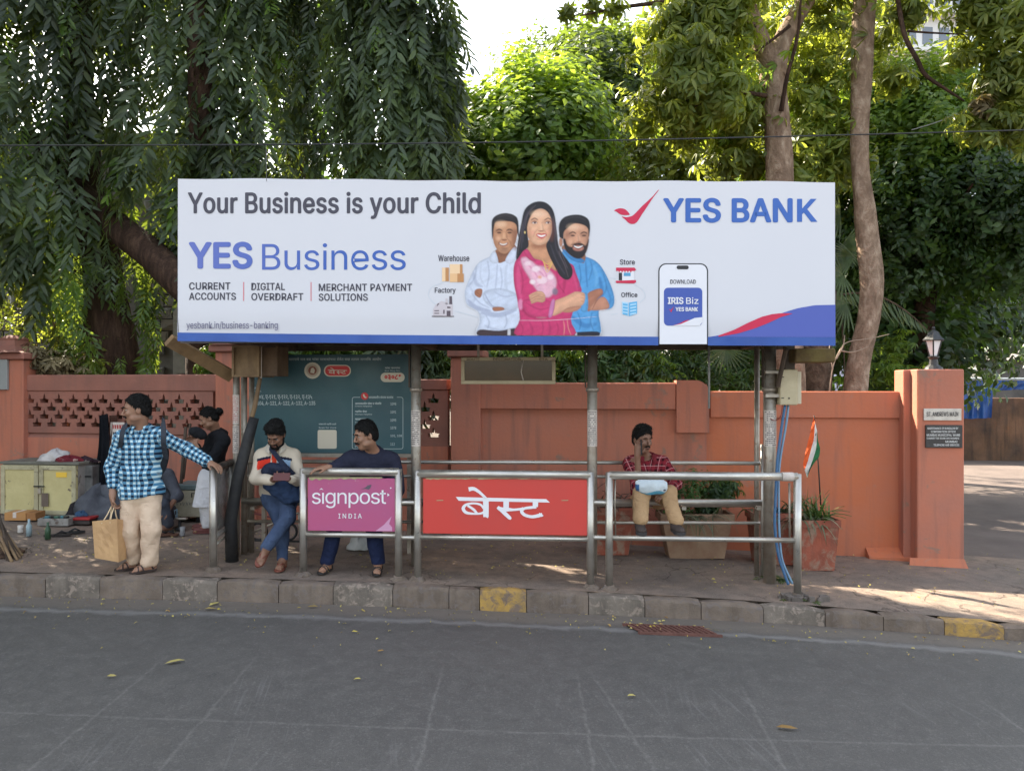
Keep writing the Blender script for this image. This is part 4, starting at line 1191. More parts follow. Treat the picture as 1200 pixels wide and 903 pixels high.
bush(tH, [(790, 30, 9.6, .40, 100), (815, 20, 9.2, .45, 129), (840, 40, 9.3, .5, 144), (805, 75, 9.2, .5, 158), (835, 95, 9.2, .5, 151), (870, 130, 9.8, .45, 122), (810, 120, 9.4, .45, 129), (785, 115, 9.6, .35, 79), (755, 140, 9.8, .25, 43),
   (960, 40, 10.2, .5, 129), (955, 100, 10.2, .5, 136), (960, 160, 10.3, .5, 136), (880, 180, 10.2, .45, 108), (940, 200, 10.3, .45, 122), (845, 185, 10.2, .4, 79), (895, 50, 10.4, .45, 86), (800, 155, 9.8, .3, 50), (720, 8, 9.2, .12, 10), (695, 4, 9.2, .09, 7), (665, 12, 9.2, .10, 7),
   (985, 190, 10.4, .4, 79), (850, 5, 9.0, .4, 86), (810, -40, 9.5, .5, 130), (860, -60, 9.3, .8, 216), (960, -50, 9.8, .8, 187), (1010, 60, 10.6, .35, 57)], T_WH, M_YG, 53, (.7, 1.25))
bush(tH, [(800, 60, 9.8, .6, 120), (860, 90, 10, .6, 120), (950, 130, 10.6, .6, 140), (830, 140, 10.1, .5, 90), (890, 210, 10.8, .5, 90)], T_WH, M_BRIGHT, 54, (.8, 1.15), name='inner_foliage')
# --- second pale trunk
tI = thing('tree', PT(1005, 470, 9.9), 'tree with a tall pale bending trunk right of the billboard', 'tree')
trunk('trunk', [PT(1000, 560, 9.9), PT(1004, 460, 9.9), PT(1010, 410, 9.9), PT(1018, 368, 9.9), PT(1021, 322, 9.9), PT(1014, 258, 9.9), PT(1008, 200, 9.9), PT(1008, 140, 9.9), PT(1010, 60, 9.9), PT(1014, 0, 9.9), PT(1018, -120, 9.9)],
  [.17, .148, .14, .135, .145, .13, .108, .113, .135, .14, .13], BK_PALE, tI, 16, seed=21)
trunk('limb', [PT(1052, 0, 9.6), PT(1060, 40, 9.4), PT(1075, 70, 9.3), PT(1085, 88, 9.3), PT(1108, 104, 9.3), PT(1130, 118, 9.3)], [.03, .03, .028, .025, .02, .01], BK_DARK, tI, 7, seed=22)
trunk('branch', [PT(1063, 36, 9.4), PT(1090, 38, 9.3), PT(1130, 40, 9.3)], [.014, .012, .006], BK_DARK, tI, 6, seed=23)
trunk('limb', [PT(1016, -40, 9.9), PT(1045, -20, 9.7), PT(1110, -30, 9.4), PT(1170, -10, 9.2), PT(1200, 30, 9.1)], [.06, .05, .04, .03, .02], BK_DARK, tI, 7, seed=24)
bush(tI, [(1170, 20, 9.2, .5, 170), (1195, 70, 9.2, .5, 180), (1150, 0, 9.2, .35, 90), (1170, 100, 9.3, .35, 100), (1150, 145, 9.3, .3, 70), (1195, 140, 9.3, .35, 90), (1130, 60, 9.6, .22, 36), (1060, 15, 9.8, .25, 40), (1070, 8, 9.6, .2, 30), (1230, 30, 9, .6, 120), (1120, -60, 9.4, .7, 200), (1040, -70, 9.6, .6, 150), (1200, -60, 9.2, .7, 200), (1045, 90, 10.3, .28, 60), (1040, 40, 10.3, .2, 30)], T_WH, M_YG, 55, (.75, 1.1))
# dead dry tuft
bush(tI, [(1150, 122, 9.2, .1, 18)], T_WH, M_DRY, 56, (.8, 1.1), name='dry_foliage', docull=False)
# --- sunlit tree behind and dark mass on the right
tJ = thing('tree', PT(1085, 470, 12.5), 'broad green tree with sunlit top right of the bending trunk', 'tree')
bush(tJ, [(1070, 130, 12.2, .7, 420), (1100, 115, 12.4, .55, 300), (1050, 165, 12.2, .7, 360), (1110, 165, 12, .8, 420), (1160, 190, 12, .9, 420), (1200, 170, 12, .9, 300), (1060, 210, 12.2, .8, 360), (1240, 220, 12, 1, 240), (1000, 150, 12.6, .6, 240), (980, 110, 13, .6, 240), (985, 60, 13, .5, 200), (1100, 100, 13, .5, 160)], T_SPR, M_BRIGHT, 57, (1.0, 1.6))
bush(tJ, [(1080, 240, 12, .9, 460), (1140, 240, 11.8, .9, 460), (1190, 260, 11.8, .9, 420), (1060, 290, 12.3, .9, 360), (1120, 300, 12.6, .9, 300), (1180, 310, 12.4, .8, 220), (1020, 250, 12.8, .8, 260), (985, 290, 12.8, .7, 200), (1240, 290, 12, 1, 200)], T_SPR, M_DK, 58, (1.1, 1.7), name='shaded_foliage')  # shade under the bright top put into a darker leaf colour
trunk('trunk', [PT(1085, 560, 13), PT(1083, 400, 13), PT(1088, 280, 13), PT(1080, 180, 12.8)], [.2, .18, .15, .08], BK_DARK, tJ, 8)
trunk('limb', [PT(1088, 300, 12.8), PT(1105, 260, 12), PT(1122, 240, 11.4), PT(1140, 215, 11)], [.06, .05, .03, .015], BK_DARK, tJ, 6)
tK = thing('tree', PT(1050, 470, 16), 'deep dark green tree mass behind the lantern pillar', 'tree')
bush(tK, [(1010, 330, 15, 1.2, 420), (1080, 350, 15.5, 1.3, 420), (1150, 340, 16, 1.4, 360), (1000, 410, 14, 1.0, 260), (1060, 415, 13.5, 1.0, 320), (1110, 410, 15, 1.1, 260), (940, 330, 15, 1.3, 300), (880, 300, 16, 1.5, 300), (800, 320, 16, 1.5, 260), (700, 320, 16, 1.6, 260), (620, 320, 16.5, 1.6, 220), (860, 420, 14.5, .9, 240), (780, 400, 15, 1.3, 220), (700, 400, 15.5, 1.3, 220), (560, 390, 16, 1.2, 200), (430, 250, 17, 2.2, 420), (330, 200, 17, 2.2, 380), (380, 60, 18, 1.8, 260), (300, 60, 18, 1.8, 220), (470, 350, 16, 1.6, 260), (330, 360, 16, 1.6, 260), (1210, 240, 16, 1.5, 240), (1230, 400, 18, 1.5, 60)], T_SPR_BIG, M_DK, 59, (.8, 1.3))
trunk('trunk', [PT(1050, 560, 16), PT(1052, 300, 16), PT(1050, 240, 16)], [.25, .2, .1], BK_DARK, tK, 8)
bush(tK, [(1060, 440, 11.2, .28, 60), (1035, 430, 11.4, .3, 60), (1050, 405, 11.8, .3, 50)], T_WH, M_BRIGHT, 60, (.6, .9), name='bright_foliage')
# big shaded backing crowns high above (they keep the street in shade)
tL = thing('tree', PT(860, 470, 13.5), 'tall green tree standing behind the forked trunk', 'tree')
bush(tL, [(800, 150, 13, .8, 300), (860, 60, 13.5, .9, 340), (900, 150, 13.2, .9, 340), (960, 70, 13.5, .9, 300), (850, 220, 13, .9, 340), (930, 230, 13.4, .9, 300), (780, 210, 13, .8, 260), (990, 220, 13.5, .8, 240), (1030, 120, 14, .8, 200), (880, -40, 13.5, 1.2, 320), (980, -60, 13.5, 1.2, 300), (780, -80, 13.8, .9, 160), (1030, 20, 14, .6, 120)], T_SPR, M_YG, 61, (1.2, 1.9))
trunk('trunk', [PT(865, 560, 13.6), PT(862, 300, 13.6), PT(870, 100, 13.6), PT(880, -60, 13.6)], [.22, .2, .16, .1], BK_DARK, tL, 8)
# --- palms
M_PALM = leaf_mat('palm leaflets', (0.05, 0.10, 0.03), (0.09, 0.14, 0.04), (0.15, 0.18, 0.06), (0.22, 0.28, 0.04), .35, .35, 2)
def frond(base, tip, sag, n, L, W, mat, parent, hang_=.8, name='frond', seed=0):
 r = np.random.default_rng(seed)
 b, tpt = np.array(base), np.array(tip)
 parts = []
 ctrl = [b, b * .5 + tpt * .5 + np.array([0, 0, sag]), tpt]
 def B(f): return (1 - f) ** 2 * ctrl[0] + 2 * f * (1 - f) * ctrl[1] + f * f * ctrl[2]
 for i in range(n):
  f = (i + .5) / n; p = B(f); tg = B(min(f + .02, 1)) - B(f - .01); tg /= np.linalg.norm(tg)
  side = np.cross(tg, (0, 0, 1)); side /= np.linalg.norm(side) + 1e-9
  for s in (-1, 1):
   d = tg * .55 + side * s * (1 - hang_) + np.array([0, 0, -hang_]) + r.normal(0, .06, 3)
   l = L * (sin(pi * (f * .85 + .12))) * r.uniform(.85, 1.1)
   v, fc = leaf_geo(l, W, 2, .25, .3)
   parts.append(align(v, fc, d, side * s, p, r.uniform(-.3, .3)))
 V, F = merge(parts)
 o = obj(name, V, F, mat, parent)
 o['kind'] = 'stuff'
 MB().tube([tuple(B(k / 8)) for k in range(9)], [.018 - .0014 * k for k in range(9)], 6).build('rib', BK_PALM, o if False else parent)
 return o
pA = thing('palm', PT(957, 470, 10.6), 'palm with a rough brown trunk behind the wall, its fronds beside the bending trunk', 'palm')
trunk('trunk', [PT(955, 560, 10.2), PT(956, 470, 10.2), PT(957, 430, 10.2), PT(957, 395, 10.2), PT(965, 340, 10.3)], [.22, .2, .2, .19, .16], BK_PALM, pA, 16, seed=31)
hub = PT(985, 345, 10.9)
frond(hub, PT(1088, 388, 11.0), .42, 34, .42, .022, M_PALM, pA, .85, seed=1)
frond(hub, PT(990, 440, 10.6), .1, 20, .34, .02, M_PALM, pA, .5, seed=2)
frond(hub, PT(940, 400, 10.9), .35, 22, .4, .022, M_PALM, pA, .7, seed=3)
# fan leaves
def fan(c, R0, a0, a1, n, mat, parent, seed=0, tilt=.3):
 r = np.random.default_rng(seed); parts = []
 for i in range(n):
  a = a0 + (a1 - a0) * i / (n - 1)
  d = np.array([cos(a), -tilt, sin(a)])
  v, fc = leaf_geo(R0 * r.uniform(.85, 1.1), .03, 2, .15, .5)
  parts.append(align(v, fc, d, (0, -1, .3), c))
 V, F = merge(parts); o = obj('fan_leaf', V, F, mat, parent); return o
for k, (px, py, R0, a0, a1) in enumerate(((988, 322, .5, 2.0, 5.2), (992, 355, .5, 2.2, 4.9), (985, 252, .42, 1.8, 4.6), (1000, 300, .4, 2.4, 4.2), (850, 408, .4, 3.3, 6.1), (985, 290, .35, -.9, 1.0))):
 fan(PT(px, py, 10.7 + .1 * k), R0, a0, a1, 16, M_PALM, pA, k)
# bare twigs in front of the bending trunk
tw_ = thing('dry_twig', PT(975, 458, 9.0), 'bare dry twig sticking up above the wall beside the palm trunk', 'twig')
M_TWG = plain('dry twig', S(150, 134, 116), .8)
for pts in ([(972, 458), (976, 430), (984, 410), (994, 400), (1020, 396), (1042, 391)], [(980, 420), (988, 405), (990, 392)], [(984, 410), (1000, 412), (1018, 405)], [(976, 432), (972, 410), (974, 398)]):
 P = catmull([PT(a, b, 9.0 + .02 * i) for i, (a, b) in enumerate(pts)], 4, False)
 MB().tube([tuple(q) for q in P], list(np.linspace(.009, .004, len(P))), 5).build('stick', M_TWG, tw_)
# ------------------------------------------------------------ bus shelter
SH = Fr(0.0, 6.78, -4.0)
Kp = 6.78 / FPX
WOODP = worn('weathered plywood', S(150, 124, 92), S(104, 82, 60), .9, 3, .85, bump=.4, streak=S(82, 64, 50), streak_amt=.6)
WOODD = worn('dark old wood', S(84, 70, 58), S(56, 46, 38), .9, 4, .85, bump=.5)
PAPER = worn('paper notice', S(212, 200, 190), S(180, 168, 158), .6, 25, .8)
I_RED = ink('red print', S(170, 60, 60))
ROOFM = worn('grimy roof sheet', S(62, 56, 50), S(40, 36, 33), .8, 4, .8)
shel = thing('bus_shelter', SH.w(0, .6, -.05), 'steel bus shelter frame with four columns and long tube bench against the terracotta wall', 'bus shelter')
def post(px, ptop, v, r, name='post', mat=STEEL_D, pyb=None, parent=shel, fr=SH):
 u, zt = fr.hit(px, ptop, v)
 zb = float(gz(fr.w(u, v, 0)[0])) - .02 if pyb is None else fr.hit(px, pyb, v)[1]
 return MB(fr).tube([(u, v, zb), (u, v, zt)], r, 16).build(name, mat, parent, True)
def notice(px, y0, y1, v, w, parent, fr=SH, lines=True):
 u, z1 = fr.hit(px, y0, v); z0 = fr.hit(px, y1, v)[1]
 r = w * 1.02
 V = []; F = []
 for k in range(9):
  a = rad(200 + 140 * k / 8)
  V += [fr.w(u + r * cos(a), v + r * sin(a), z0), fr.w(u + r * cos(a), v + r * sin(a), z1)]
 for k in range(8): F.append((2 * k, 2 * k + 2, 2 * k + 3, 2 * k + 1))
 n = obj('notice', V, F, PAPER, parent, True)
 if lines:
  L = MB(fr); zz = z1 - .012; i = 0
  while zz > z0 + .012:
   for k in range(7):
    if random.random() < .25: continue
    a0 = rad(215 + 110 * k / 7); a1 = rad(215 + 110 * (k + random.uniform(.5, .9)) / 7); rr = r * 1.02
    L.add([(u + rr * cos(a0), v + rr * sin(a0), zz - .007), (u + rr * cos(a1), v + rr * sin(a1), zz - .007), (u + rr * cos(a1), v + rr * sin(a1), zz), (u + rr * cos(a0), v + rr * sin(a0), zz)], [(0, 1, 2, 3)])
   zz -= .019; i += 1
  L.build('lettering', I_RED if random.random() < .3 else I_BLACK, n)
CV = .52
for px, r in ((487.5, .047), (694, .047), (902, .058)):
 c = post(px, 404, CV, r, 'column')
 # outer sleeve, collar, flat iron strap
 u, z = SH.hit(px, 456, CV)
 MB(SH).lathe(u, CV, [(r + .004, z - .02), (r + .014, z - .015), (r + .014, z + .015), (r + .004, z + .02)], 16).build('collar', STEEL_D, c, True)
 z2 = SH.hit(px, 408, CV)[1]
 MB(SH).box(u - .07, u - .055 - .0, CV - .02, CV + .02, z + .02, z2).build('strap', WOODD, c)
 notice(px, 480, 522, CV, r, shel)
for px, r in ((277, .032), (286, .03), (295, .026)):
 post(px, 404, .62 + (px - 277) * .01, r, 'column')
notice(277, 462, 496, .62, .034, shel); notice(277, 498, 530, .62, .034, shel)
post(887, 404, .80, .026, 'post'); post(893.5, 520, .74, .02, 'post', STEEL)
post(290, 520, .80, .026, 'post')
# bench: tubes
def htube(pxa, pxb, py, v, r, name, parent=shel, mat=STEEL, pyb=None, fr=SH):
 a = fr.hit(pxa, py, v); b = fr.hit(pxb, py if pyb is None else pyb, v)
 return MB(fr).tube([(a[0], v, a[1]), (b[0], v, b[1])], r, 12).build(name, mat, parent, True)
htube(284, 892, 540, .78, .019, 'back_rail', pyb=542)
htube(284, 892, 557, .78, .016, 'back_rail', pyb=558)
htube(284, 892, 586, .60, .030, 'seat_tube', pyb=588)
htube(284, 892, 588, .74, .030, 'seat_tube', pyb=590)
htube(284, 892, 610, .78, .016, 'brace', pyb=612)
for px in (300, 400, 487, 590, 694, 800, 887):
 u, zs = SH.hit(px, 589, .67)
 MB(SH).box(u - .02, u + .02, .58, .80, zs - .05, zs - .02).build('bracket', STEEL_D, shel)
# roof carried behind the board
uL, zR = SH.hit(232, 400, .1); uR, _ = SH.hit(962, 404, .1)
MB(SH).box(uL, uR, .0, 1.15, zR + .02, zR + .10).build('roof', ROOFM, shel)
for px in (300, 487, 694, 902):
 u = SH.hit(px, 404, .1)[0]
 MB(SH).box(u - .03, u + .03, -.06, 1.15, zR - .035, zR + .018).build('rafter', WOODD, shel)
MB(SH).box(uL, uR, 1.1, 1.16, zR - .04, zR + .016).build('beam', WOODD, shel)
htube(832, 832.5, 402, 1.1, .008, 'drip_pipe') if False else None
u, z1 = SH.hit(832, 405, 1.0); MB(SH).tube([(u, 1.05, z1), (u, 1.05, z1 - .62)], .011, 8).build('drip_pipe', plain('pale pipe', S(168, 172, 170), .5), shel, True)
# plywood boxes under the left end
u0, z1 = SH.hit(272, 404, .42); u1, z0 = SH.hit(304, 441, .42)
pb = thing('plywood_box', SH.w((u0 + u1) / 2, .5, z0), 'battered plywood box fixed under the left end of the billboard', 'box')
b = MB(SH).box(u0, u1, .44, .80, z0, z1, .004).build('body', WOODP, pb)
for a, bb, c_, d in ((u0, u0 + .02, z0, z1), (u1 - .02, u1, z0, z1), (u0 + .021, u1 - .021, z0, z0 + .02), (u0 + .021, u1 - .021, z1 - .02, z1)):
 MB(SH).box(a, bb, .41, .439, c_, d).build('batten', WOODP, pb)
u2 = SH.hit(325, 430, .5)[0]; u15 = SH.hit(306, 430, .5)[0]; uz0 = SH.hit(310, 440, .5)[1]
MB(SH).box(u15, u2, .50, .80, uz0, z1, .004).build('side_box', worn('old board', S(122, 98, 74), S(86, 66, 50), .9, 3, .85, streak=S(66, 52, 42), streak_amt=.5), pb)
MB(SH).tube([(u15 + .01, .47, uz0 - .02), (u15 + .01, .47, z1)], .01, 8).build('conduit', PAPER, pb, True)
# plank sticking out to the left
a = SH.hit(198, 398, .02); b2 = SH.hit(272, 440, .6)
A = np.array(SH.w(a[0], .02, a[1])); Bq = np.array(SH.w(b2[0], .6, b2[1]))
d = (Bq - A); d /= np.linalg.norm(d); upv = np.cross(d, np.array(SH.w(0, 1, 0)) - np.array(SH.w(0, 0, 0))); upv /= np.linalg.norm(upv); if_ = np.cross(upv, d)
hw, ht = .030, .055
V = [tuple(P + s * if_ * hw + q * upv * ht + random.uniform(-.004, .004)) for P in (A, (A + Bq) / 2, Bq) for s, q in ((-1, -1), (1, -1), (1, 1), (-1, 1))]
F = [(0, 1, 2, 3)[::-1], (8, 9, 10, 11)] + [(i * 4 + k, i * 4 + (k + 1) % 4, i * 4 + 4 + (k + 1) % 4, i * 4 + 4 + k) for i in (0, 1) for k in range(4)]
tag(obj('wooden_beam', V, F, worn('raw timber', S(158, 128, 92), S(112, 88, 62), .9, 3, .85, bump=.5, dirt=S(190, 176, 160), dirt_pos=(.62, .7), dirt_scale=3)), 'rough timber sloping down from the billboard corner to the plywood box', 'timber')
u0, z1 = SH.hit(930, 408, .3); u1, z0 = SH.hit(977, 424, .3)
tag(MB(SH).box(u0, u1, .25, .6, z0, z1, .01).build('timber_block', worn('mossy timber', S(112, 96, 52), S(80, 58, 40), .9, 4, .85, bump=.5)), 'thick mossy timber block under the right end of the billboard', 'timber')
# stick and black roll leaning at the left
a = SH.hit(305, 441, .5); b2 = SH.hit(291, 505, .42)
tag(MB(SH).tube([(a[0], .5, a[1]), ((a[0] + b2[0]) / 2 + .01, .46, (a[1] + b2[1]) / 2), (b2[0], .42, b2[1])], [.020, .024, .022], 8).build('bamboo_stick', WOODP, None, True), 'short bamboo stick tied beside the left columns', 'stick')
a = SH.hit(296, 489, .36); b2 = SH.hit(277, 560, .30); c2 = SH.hit(273, 655, .42)
gg = float(gz(-2.6))
tag(MB(SH).tube([(a[0], .40, a[1]), ((a[0] * .7 + b2[0] * .3), .37, a[1] * .7 + b2[1] * .3), (b2[0], .33, b2[1]), (c2[0] + .005, .36, (b2[1] + gg) / 2), (c2[0], .40, gg)], [.046, .052, .055, .058, .062], 14).build('rolled_mat', worn('black rubber', (.018, .018, .02), (.035, .033, .032), .8, 8, .7, bump=.4), None, True), 'tall black rolled rubber mat leaning against the left columns', 'roll')
# ------------------------------------------------------------ billboard
BV = -.16
bb = thing('billboard', SH.w(0, 0, SH.hit(600, 400, BV)[1]), 'long white billboard advertising a bank, with three smiling people printed in the middle', 'billboard')
t = NT('vinyl banner'); p = t.pos()
I_WHITE_B = (0.70, 0.69, 0.725)
fold = t.noise(t.scale(p, (1.2, 1.2, .5)), 1.6, 4)
M_VINYL = t.done(t.bsdf(t.mix(t.ramp(fold, [(.35, 0.0), (.7, .25)]), I_WHITE_B, (0.65, 0.64, 0.69)), .42, 0, t.bump(fold, .12, .02), .35))
def corner(px, py, v=BV):
 u, z = SH.hit(px, py, v); return (u, v, z)
TL, TR, BR_, BL = corner(208.5, 209), corner(978, 213), corner(979.5, 402), corner(207.5, 398)
# banner front as a gently sagging sheet with bulges at the wrinkled lower right corner
nu, nz = 96, 24
V = []; F = []
for j in range(nz + 1):
 for i in range(nu + 1):
  f = i / nu; g = j / nz
  pxx = 208.5 + (978.5 - 208.5) * f
  pt = 209 + 4 * f - .9 * sin(pi * f * 3.0) * .6 + .5 * sin(f * 40)
  pb_ = 397.5 + 5.5 * f + 1.2 * sin(pi * f)
  py = pt + (pb_ - pt) * g
  u, z = SH.hit(pxx, py, BV)
  dv = 0.0
  if g > .86: dv += .012 * sin((g - .86) / .14 * pi / 2) * 1.4
  w = max(0, (f - .93) / .07) * max(0, (g - .6) / .4)
  dv += -.0035 * w * sin(f * 190 + g * 22)
  V.append((u, BV + dv, z))
for j in range(nz):
 for i in range(nu):
  a = j * (nu + 1) + i; F.append((a, a + nu + 1, a + nu + 2, a + 1))
ban = MB(SH).add(V, F).build('banner', M_VINYL, bb, True)
# returned edges + carcass behind
M_BACK = worn('banner back', S(128, 124, 128), S(96, 92, 96), .6, 3, .7)
zbm = min(BL[2], BR_[2])
MB(SH).box(BL[0] + .015, BR_[0] - .015, BV + .03, .0, zbm + .03, min(TL[2], TR[2]) - .04).build('carcass', M_BACK, bb)
MB(SH).add([(BL[0], BV, BL[2]), (TL[0], BV, TL[2]), (TL[0], -.0, TL[2] - .01), (BL[0], -.0, BL[2] + .01)], [(0, 1, 2, 3)]).build('side_flap', M_VINYL, bb)
MB(SH).add([(BR_[0], BV, BR_[2]), (TR[0], BV, TR[2]), (TR[0], -.0, TR[2] - .01), (BR_[0], -.0, BR_[2] + .01)], [(3, 2, 1, 0)]).build('side_flap', M_VINYL, bb)
MB(SH).add([(TL[0], BV, TL[2]), (TR[0], BV, TR[2]), (TR[0], .02, TR[2] - .005), (TL[0], .02, TL[2] - .005)], [(0, 1, 2, 3)]).build('top_flap', M_VINYL, bb)
# lower blue band, follows the sag
I_BLUE = worn('banner blue', S(52, 92, 170), S(38, 72, 148), .8, 2.5, .45, bump=.15, bscale=4)
I_NAVY = ink('banner indigo', S(84, 98, 178)); I_RED2 = ink('banner red', S(206, 40, 78)); I_LBL = ink('logo blue', S(62, 104, 182)); I_GREY = ink('headline grey', S(74, 72, 84))
PVv = BV - .006
def yb(px): f = (px - 208.5) / 770; return 397.5 + 5.5 * f + 1.2 * sin(pi * f)
def band(x0, x1, f0, f1, mat, name, v=PVv, n=40):
 xs_ = np.linspace(x0, x1, n)
 V = []; F = []
 for x in xs_:
  a = SH.hit(x, f0(x), v); b = SH.hit(x, f1(x), v)
  V += [(b[0], v, b[1]), (a[0], v, a[1])]
 for i in range(n - 1): F.append((2 * i, 2 * i + 2, 2 * i + 3, 2 * i + 1))
 return MB(SH).add(V, F).build(name, mat, ban)
topb = lambda x: yb(x) - 8.5 + (.0 if x < 700 else 0)
band(208, 771.5, topb, lambda x: yb(x) + 1.5, I_BLUE, 'blue_band')
band(829.5, 979, topb, lambda x: yb(x) + 1.5, I_BLUE, 'blue_band')
# indigo hill and red wave at the right
hx = [832, 850, 870, 890, 905, 920, 935, 955, 979]; hy = [394, 391, 386, 378, 371, 365, 360.5, 357, 356.5]
band(832, 979, lambda x: float(np.interp(x, hx, hy)), lambda x: topb(x) - .01, I_NAVY, 'indigo_wave', PVv - .002)
rx = [842, 860, 878, 893, 905, 914, 925, 930]; ry = [392.5, 386, 377, 370.5, 367.5, 366.5, 366.5, 367]
band(842, 929, lambda x: float(np.interp(x, rx, ry)), lambda x: float(np.interp(x, [842, 865, 885, 900, 915, 929], [394, 390, 384, 378, 371, 366.8])), I_RED2, 'red_wave', PVv - .004)
# words
TV = BV - .0022
put_text('Your Business is your Child', SH, TV, (220, 225, 563.5, 255.5), I_GREY, ban, bold=.028, spacing=1.02)
t2 = NT('faded blue print'); gx = t2.ramp(t2.math('ADD', t2.math('MULTIPLY', t2.sep(t2.pos())[0], .45), 1.4), [(.0, S(104, 116, 190)), (.75, S(56, 96, 178))]); I_FADE = t2.done(t2.bsdf(gx, .5))
put_text('YES', SH, TV, (221, 284, 296, 313.5), I_FADE, ban, bold=.036, spacing=1.02)
put_text('Business', SH, TV, (307.5, 284.5, 475, 316), I_FADE, ban, bold=-.01, spacing=.98)
for s_, a, b_, y in (('CURRENT', 221.5, 270, 330.5), ('ACCOUNTS', 221.5, 276.5, 342.5), ('DIGITAL', 294.5, 334, 331), ('OVERDRAFT', 294.5, 355.5, 343), ('MERCHANT PAYMENT', 373.5, 483, 332), ('SOLUTIONS', 373.5, 431, 343.5)):
 put_text(s_, SH, TV, (a, y, b_, y + 8.3), I_GREY, ban, bold=.024, spacing=1.03)
for x in (285.5, 364.5): put_poly([(x - .5, 330), (x + .5, 330), (x + .5, 352), (x - .5, 352)], SH, TV, ink('thin red', S(220, 120, 130)), ban)
put_text('yesbank.in/business-banking', SH, TV, (218.5, 376, 325.5, 386.5), ink('soft grey print', S(118, 116, 140)), ban, bold=.006)
put_text('YES BAN', SH, TV, (777, 232.5, 929, 259.5), I_LBL, ban, bold=.036, spacing=1.02)
put_poly([(934, 232.5), (940, 232.5), (940, 244), (950, 232.5), (957, 232.5), (946, 244.6), (958, 259.5), (950.5, 259.5), (942, 248.6), (940, 250.6), (940, 259.5), (934, 259.5)], SH, TV, I_LBL, ban, 'lettering')
cc = lambda pts, x0, y0, s_: [(x0 + a / s_, y0 + b / s_) for a, b in pts]
put_poly(cc([(1020, 115), (985, 140), (900, 240), (810, 325), (700, 425), (600, 530), (520, 605), (450, 632), (385, 640), (305, 628), (370, 685), (430, 745), (490, 770), (560, 760), (620, 705), (690, 590), (760, 490), (850, 350), (930, 235)], 710, 215, 16.41), SH, TV, I_RED2, ban, 'tick', True)
put_poly(cc([(160, 512), (225, 478), (300, 470), (380, 495), (455, 575), (440, 598), (330, 598), (265, 580), (205, 535)], 710, 215, 16.41), SH, TV, I_RED2, ban, 'tick', True)
# phone
I_PH = ink('phone white', (0.80, 0.79, 0.83));
o1 = rrect(771.5, 308, 829.8, 420, 9)
def cutpoly(pts, ymax): return [(x, min(y, ymax)) for x, y in pts]
put_poly(cutpoly(o1, 402.3), SH, TV - .001, I_BLACK, ban, 'phone_outline')
put_poly(cutpoly(rrect(772.9, 309.3, 828.4, 420, 8), 402.6), SH, TV - .003, I_PH, ban, 'phone_screen')
put_poly(rrect(793, 310.5, 807, 315, 2), SH, TV - .005, I_BLACK, ban, 'phone_notch')
put_text('DOWNLOAD', SH, TV - .005, (785.5, 327, 815.5, 332), I_GREY, ban, bold=.01)
put_poly(rrect(778, 336.5, 823, 381, 5), SH, TV - .005, ink('app blue', S(70, 92, 172)), ban, 'app_tile')
put_poly(rrect(778, 336.5, 823, 381, 5)[:1] + [] + [(823, 371), (823, 378), (820, 381), (790, 381), (800, 378), (808, 374), (815, 371)] if False else [(823, 371), (823, 377), (819.5, 381), (788, 381), (798, 379), (806, 375.5), (814, 372)], SH, TV - .007, I_PH, ban, 'app_swoosh')
put_poly([(788, 381), (798, 379), (806, 375.5), (808, 374), (803, 375), (796, 378.5)], SH, TV - .0075, I_RED2, ban, 'app_swoosh')
put_text('IRIS', SH, TV - .007, (782.5, 348, 801, 355.5), I_PH, ban, bold=.04)
put_text('Biz', SH, TV - .007, (804, 348, 818.5, 355.5), I_PH, ban, bold=.01)
put_text('YES BANK', SH, TV - .007, (791.5, 359.5, 818, 364), I_PH, ban, bold=.04)
put_poly([(784, 361), (786, 363), (790, 358.5), (786.5, 365.5)], SH, TV - .007, I_RED2, ban, 'tick')
# icons with captions
for s_, b_ in (('Warehouse', (513.5, 298.5, 550, 305.5)), ('Factory', (509.5, 336.5, 534, 344)), ('Store', (726.5, 303.5, 744, 309.5)), ('Office', (728, 342, 747, 347.5))):
 put_text(s_, SH, TV, b_, I_GREY, ban, bold=.024, spacing=1.03)
ring = ink('pale ring', (0.62, 0.66, 0.72))
def arcline(pts, w=.7):
 P = catmull(pts, 8, False); L = []; R_ = []
 for i in range(len(P)):
  d = P[min(i + 1, len(P) - 1)] - P[max(i - 1, 0)]; d /= np.hypot(*d) + 1e-9; n_ = np.array([-d[1], d[0]]) * w / 2
  L.append(P[i] + n_); R_.append(P[i] - n_)
 V = []; F = []
 for a, b in zip(L, R_):
  for q in (a, b):
   u, z = SH.hit(q[0], q[1], TV); V.append((u, TV, z))
 for i in range(len(P) - 1): F.append((2 * i, 2 * i + 1, 2 * i + 3, 2 * i + 2))
 return MB(SH).add(V, F).build('ring', ring, ban)
arcline([(519, 330.5), (506, 336), (502, 345), (507, 353), (512, 356)]); arcline([(533, 364), (545, 367), (560, 371)])
arcline([(715, 325), (722, 326)]); arcline([(744, 333), (753, 339), (756, 347), (750, 354)]); arcline([(716, 368), (724, 367)])
tan1, tan2, tan3 = ink('box tan', S(236, 190, 140)), ink('box light', S(244, 208, 166)), ink('box shade', S(196, 140, 90))
for pts, m in (([(518, 313), (526, 313), (526, 329), (518, 329)], tan2), ([(522, 313), (526, 313), (526, 329), (522, 329)], tan3), ([(527, 309), (542, 309), (542, 320), (527, 320)], tan2), ([(539, 309), (542, 309.5), (542, 320), (539, 320)], tan3), ([(527, 320), (543.5, 320), (543.5, 330), (527, 330)], tan1), ([(536, 320), (543.5, 320), (543.5, 330), (536, 330)], tan3)):
 put_poly(pts, SH, TV - .001 * (1 + (m is tan3)), m, ban, 'icon_box')
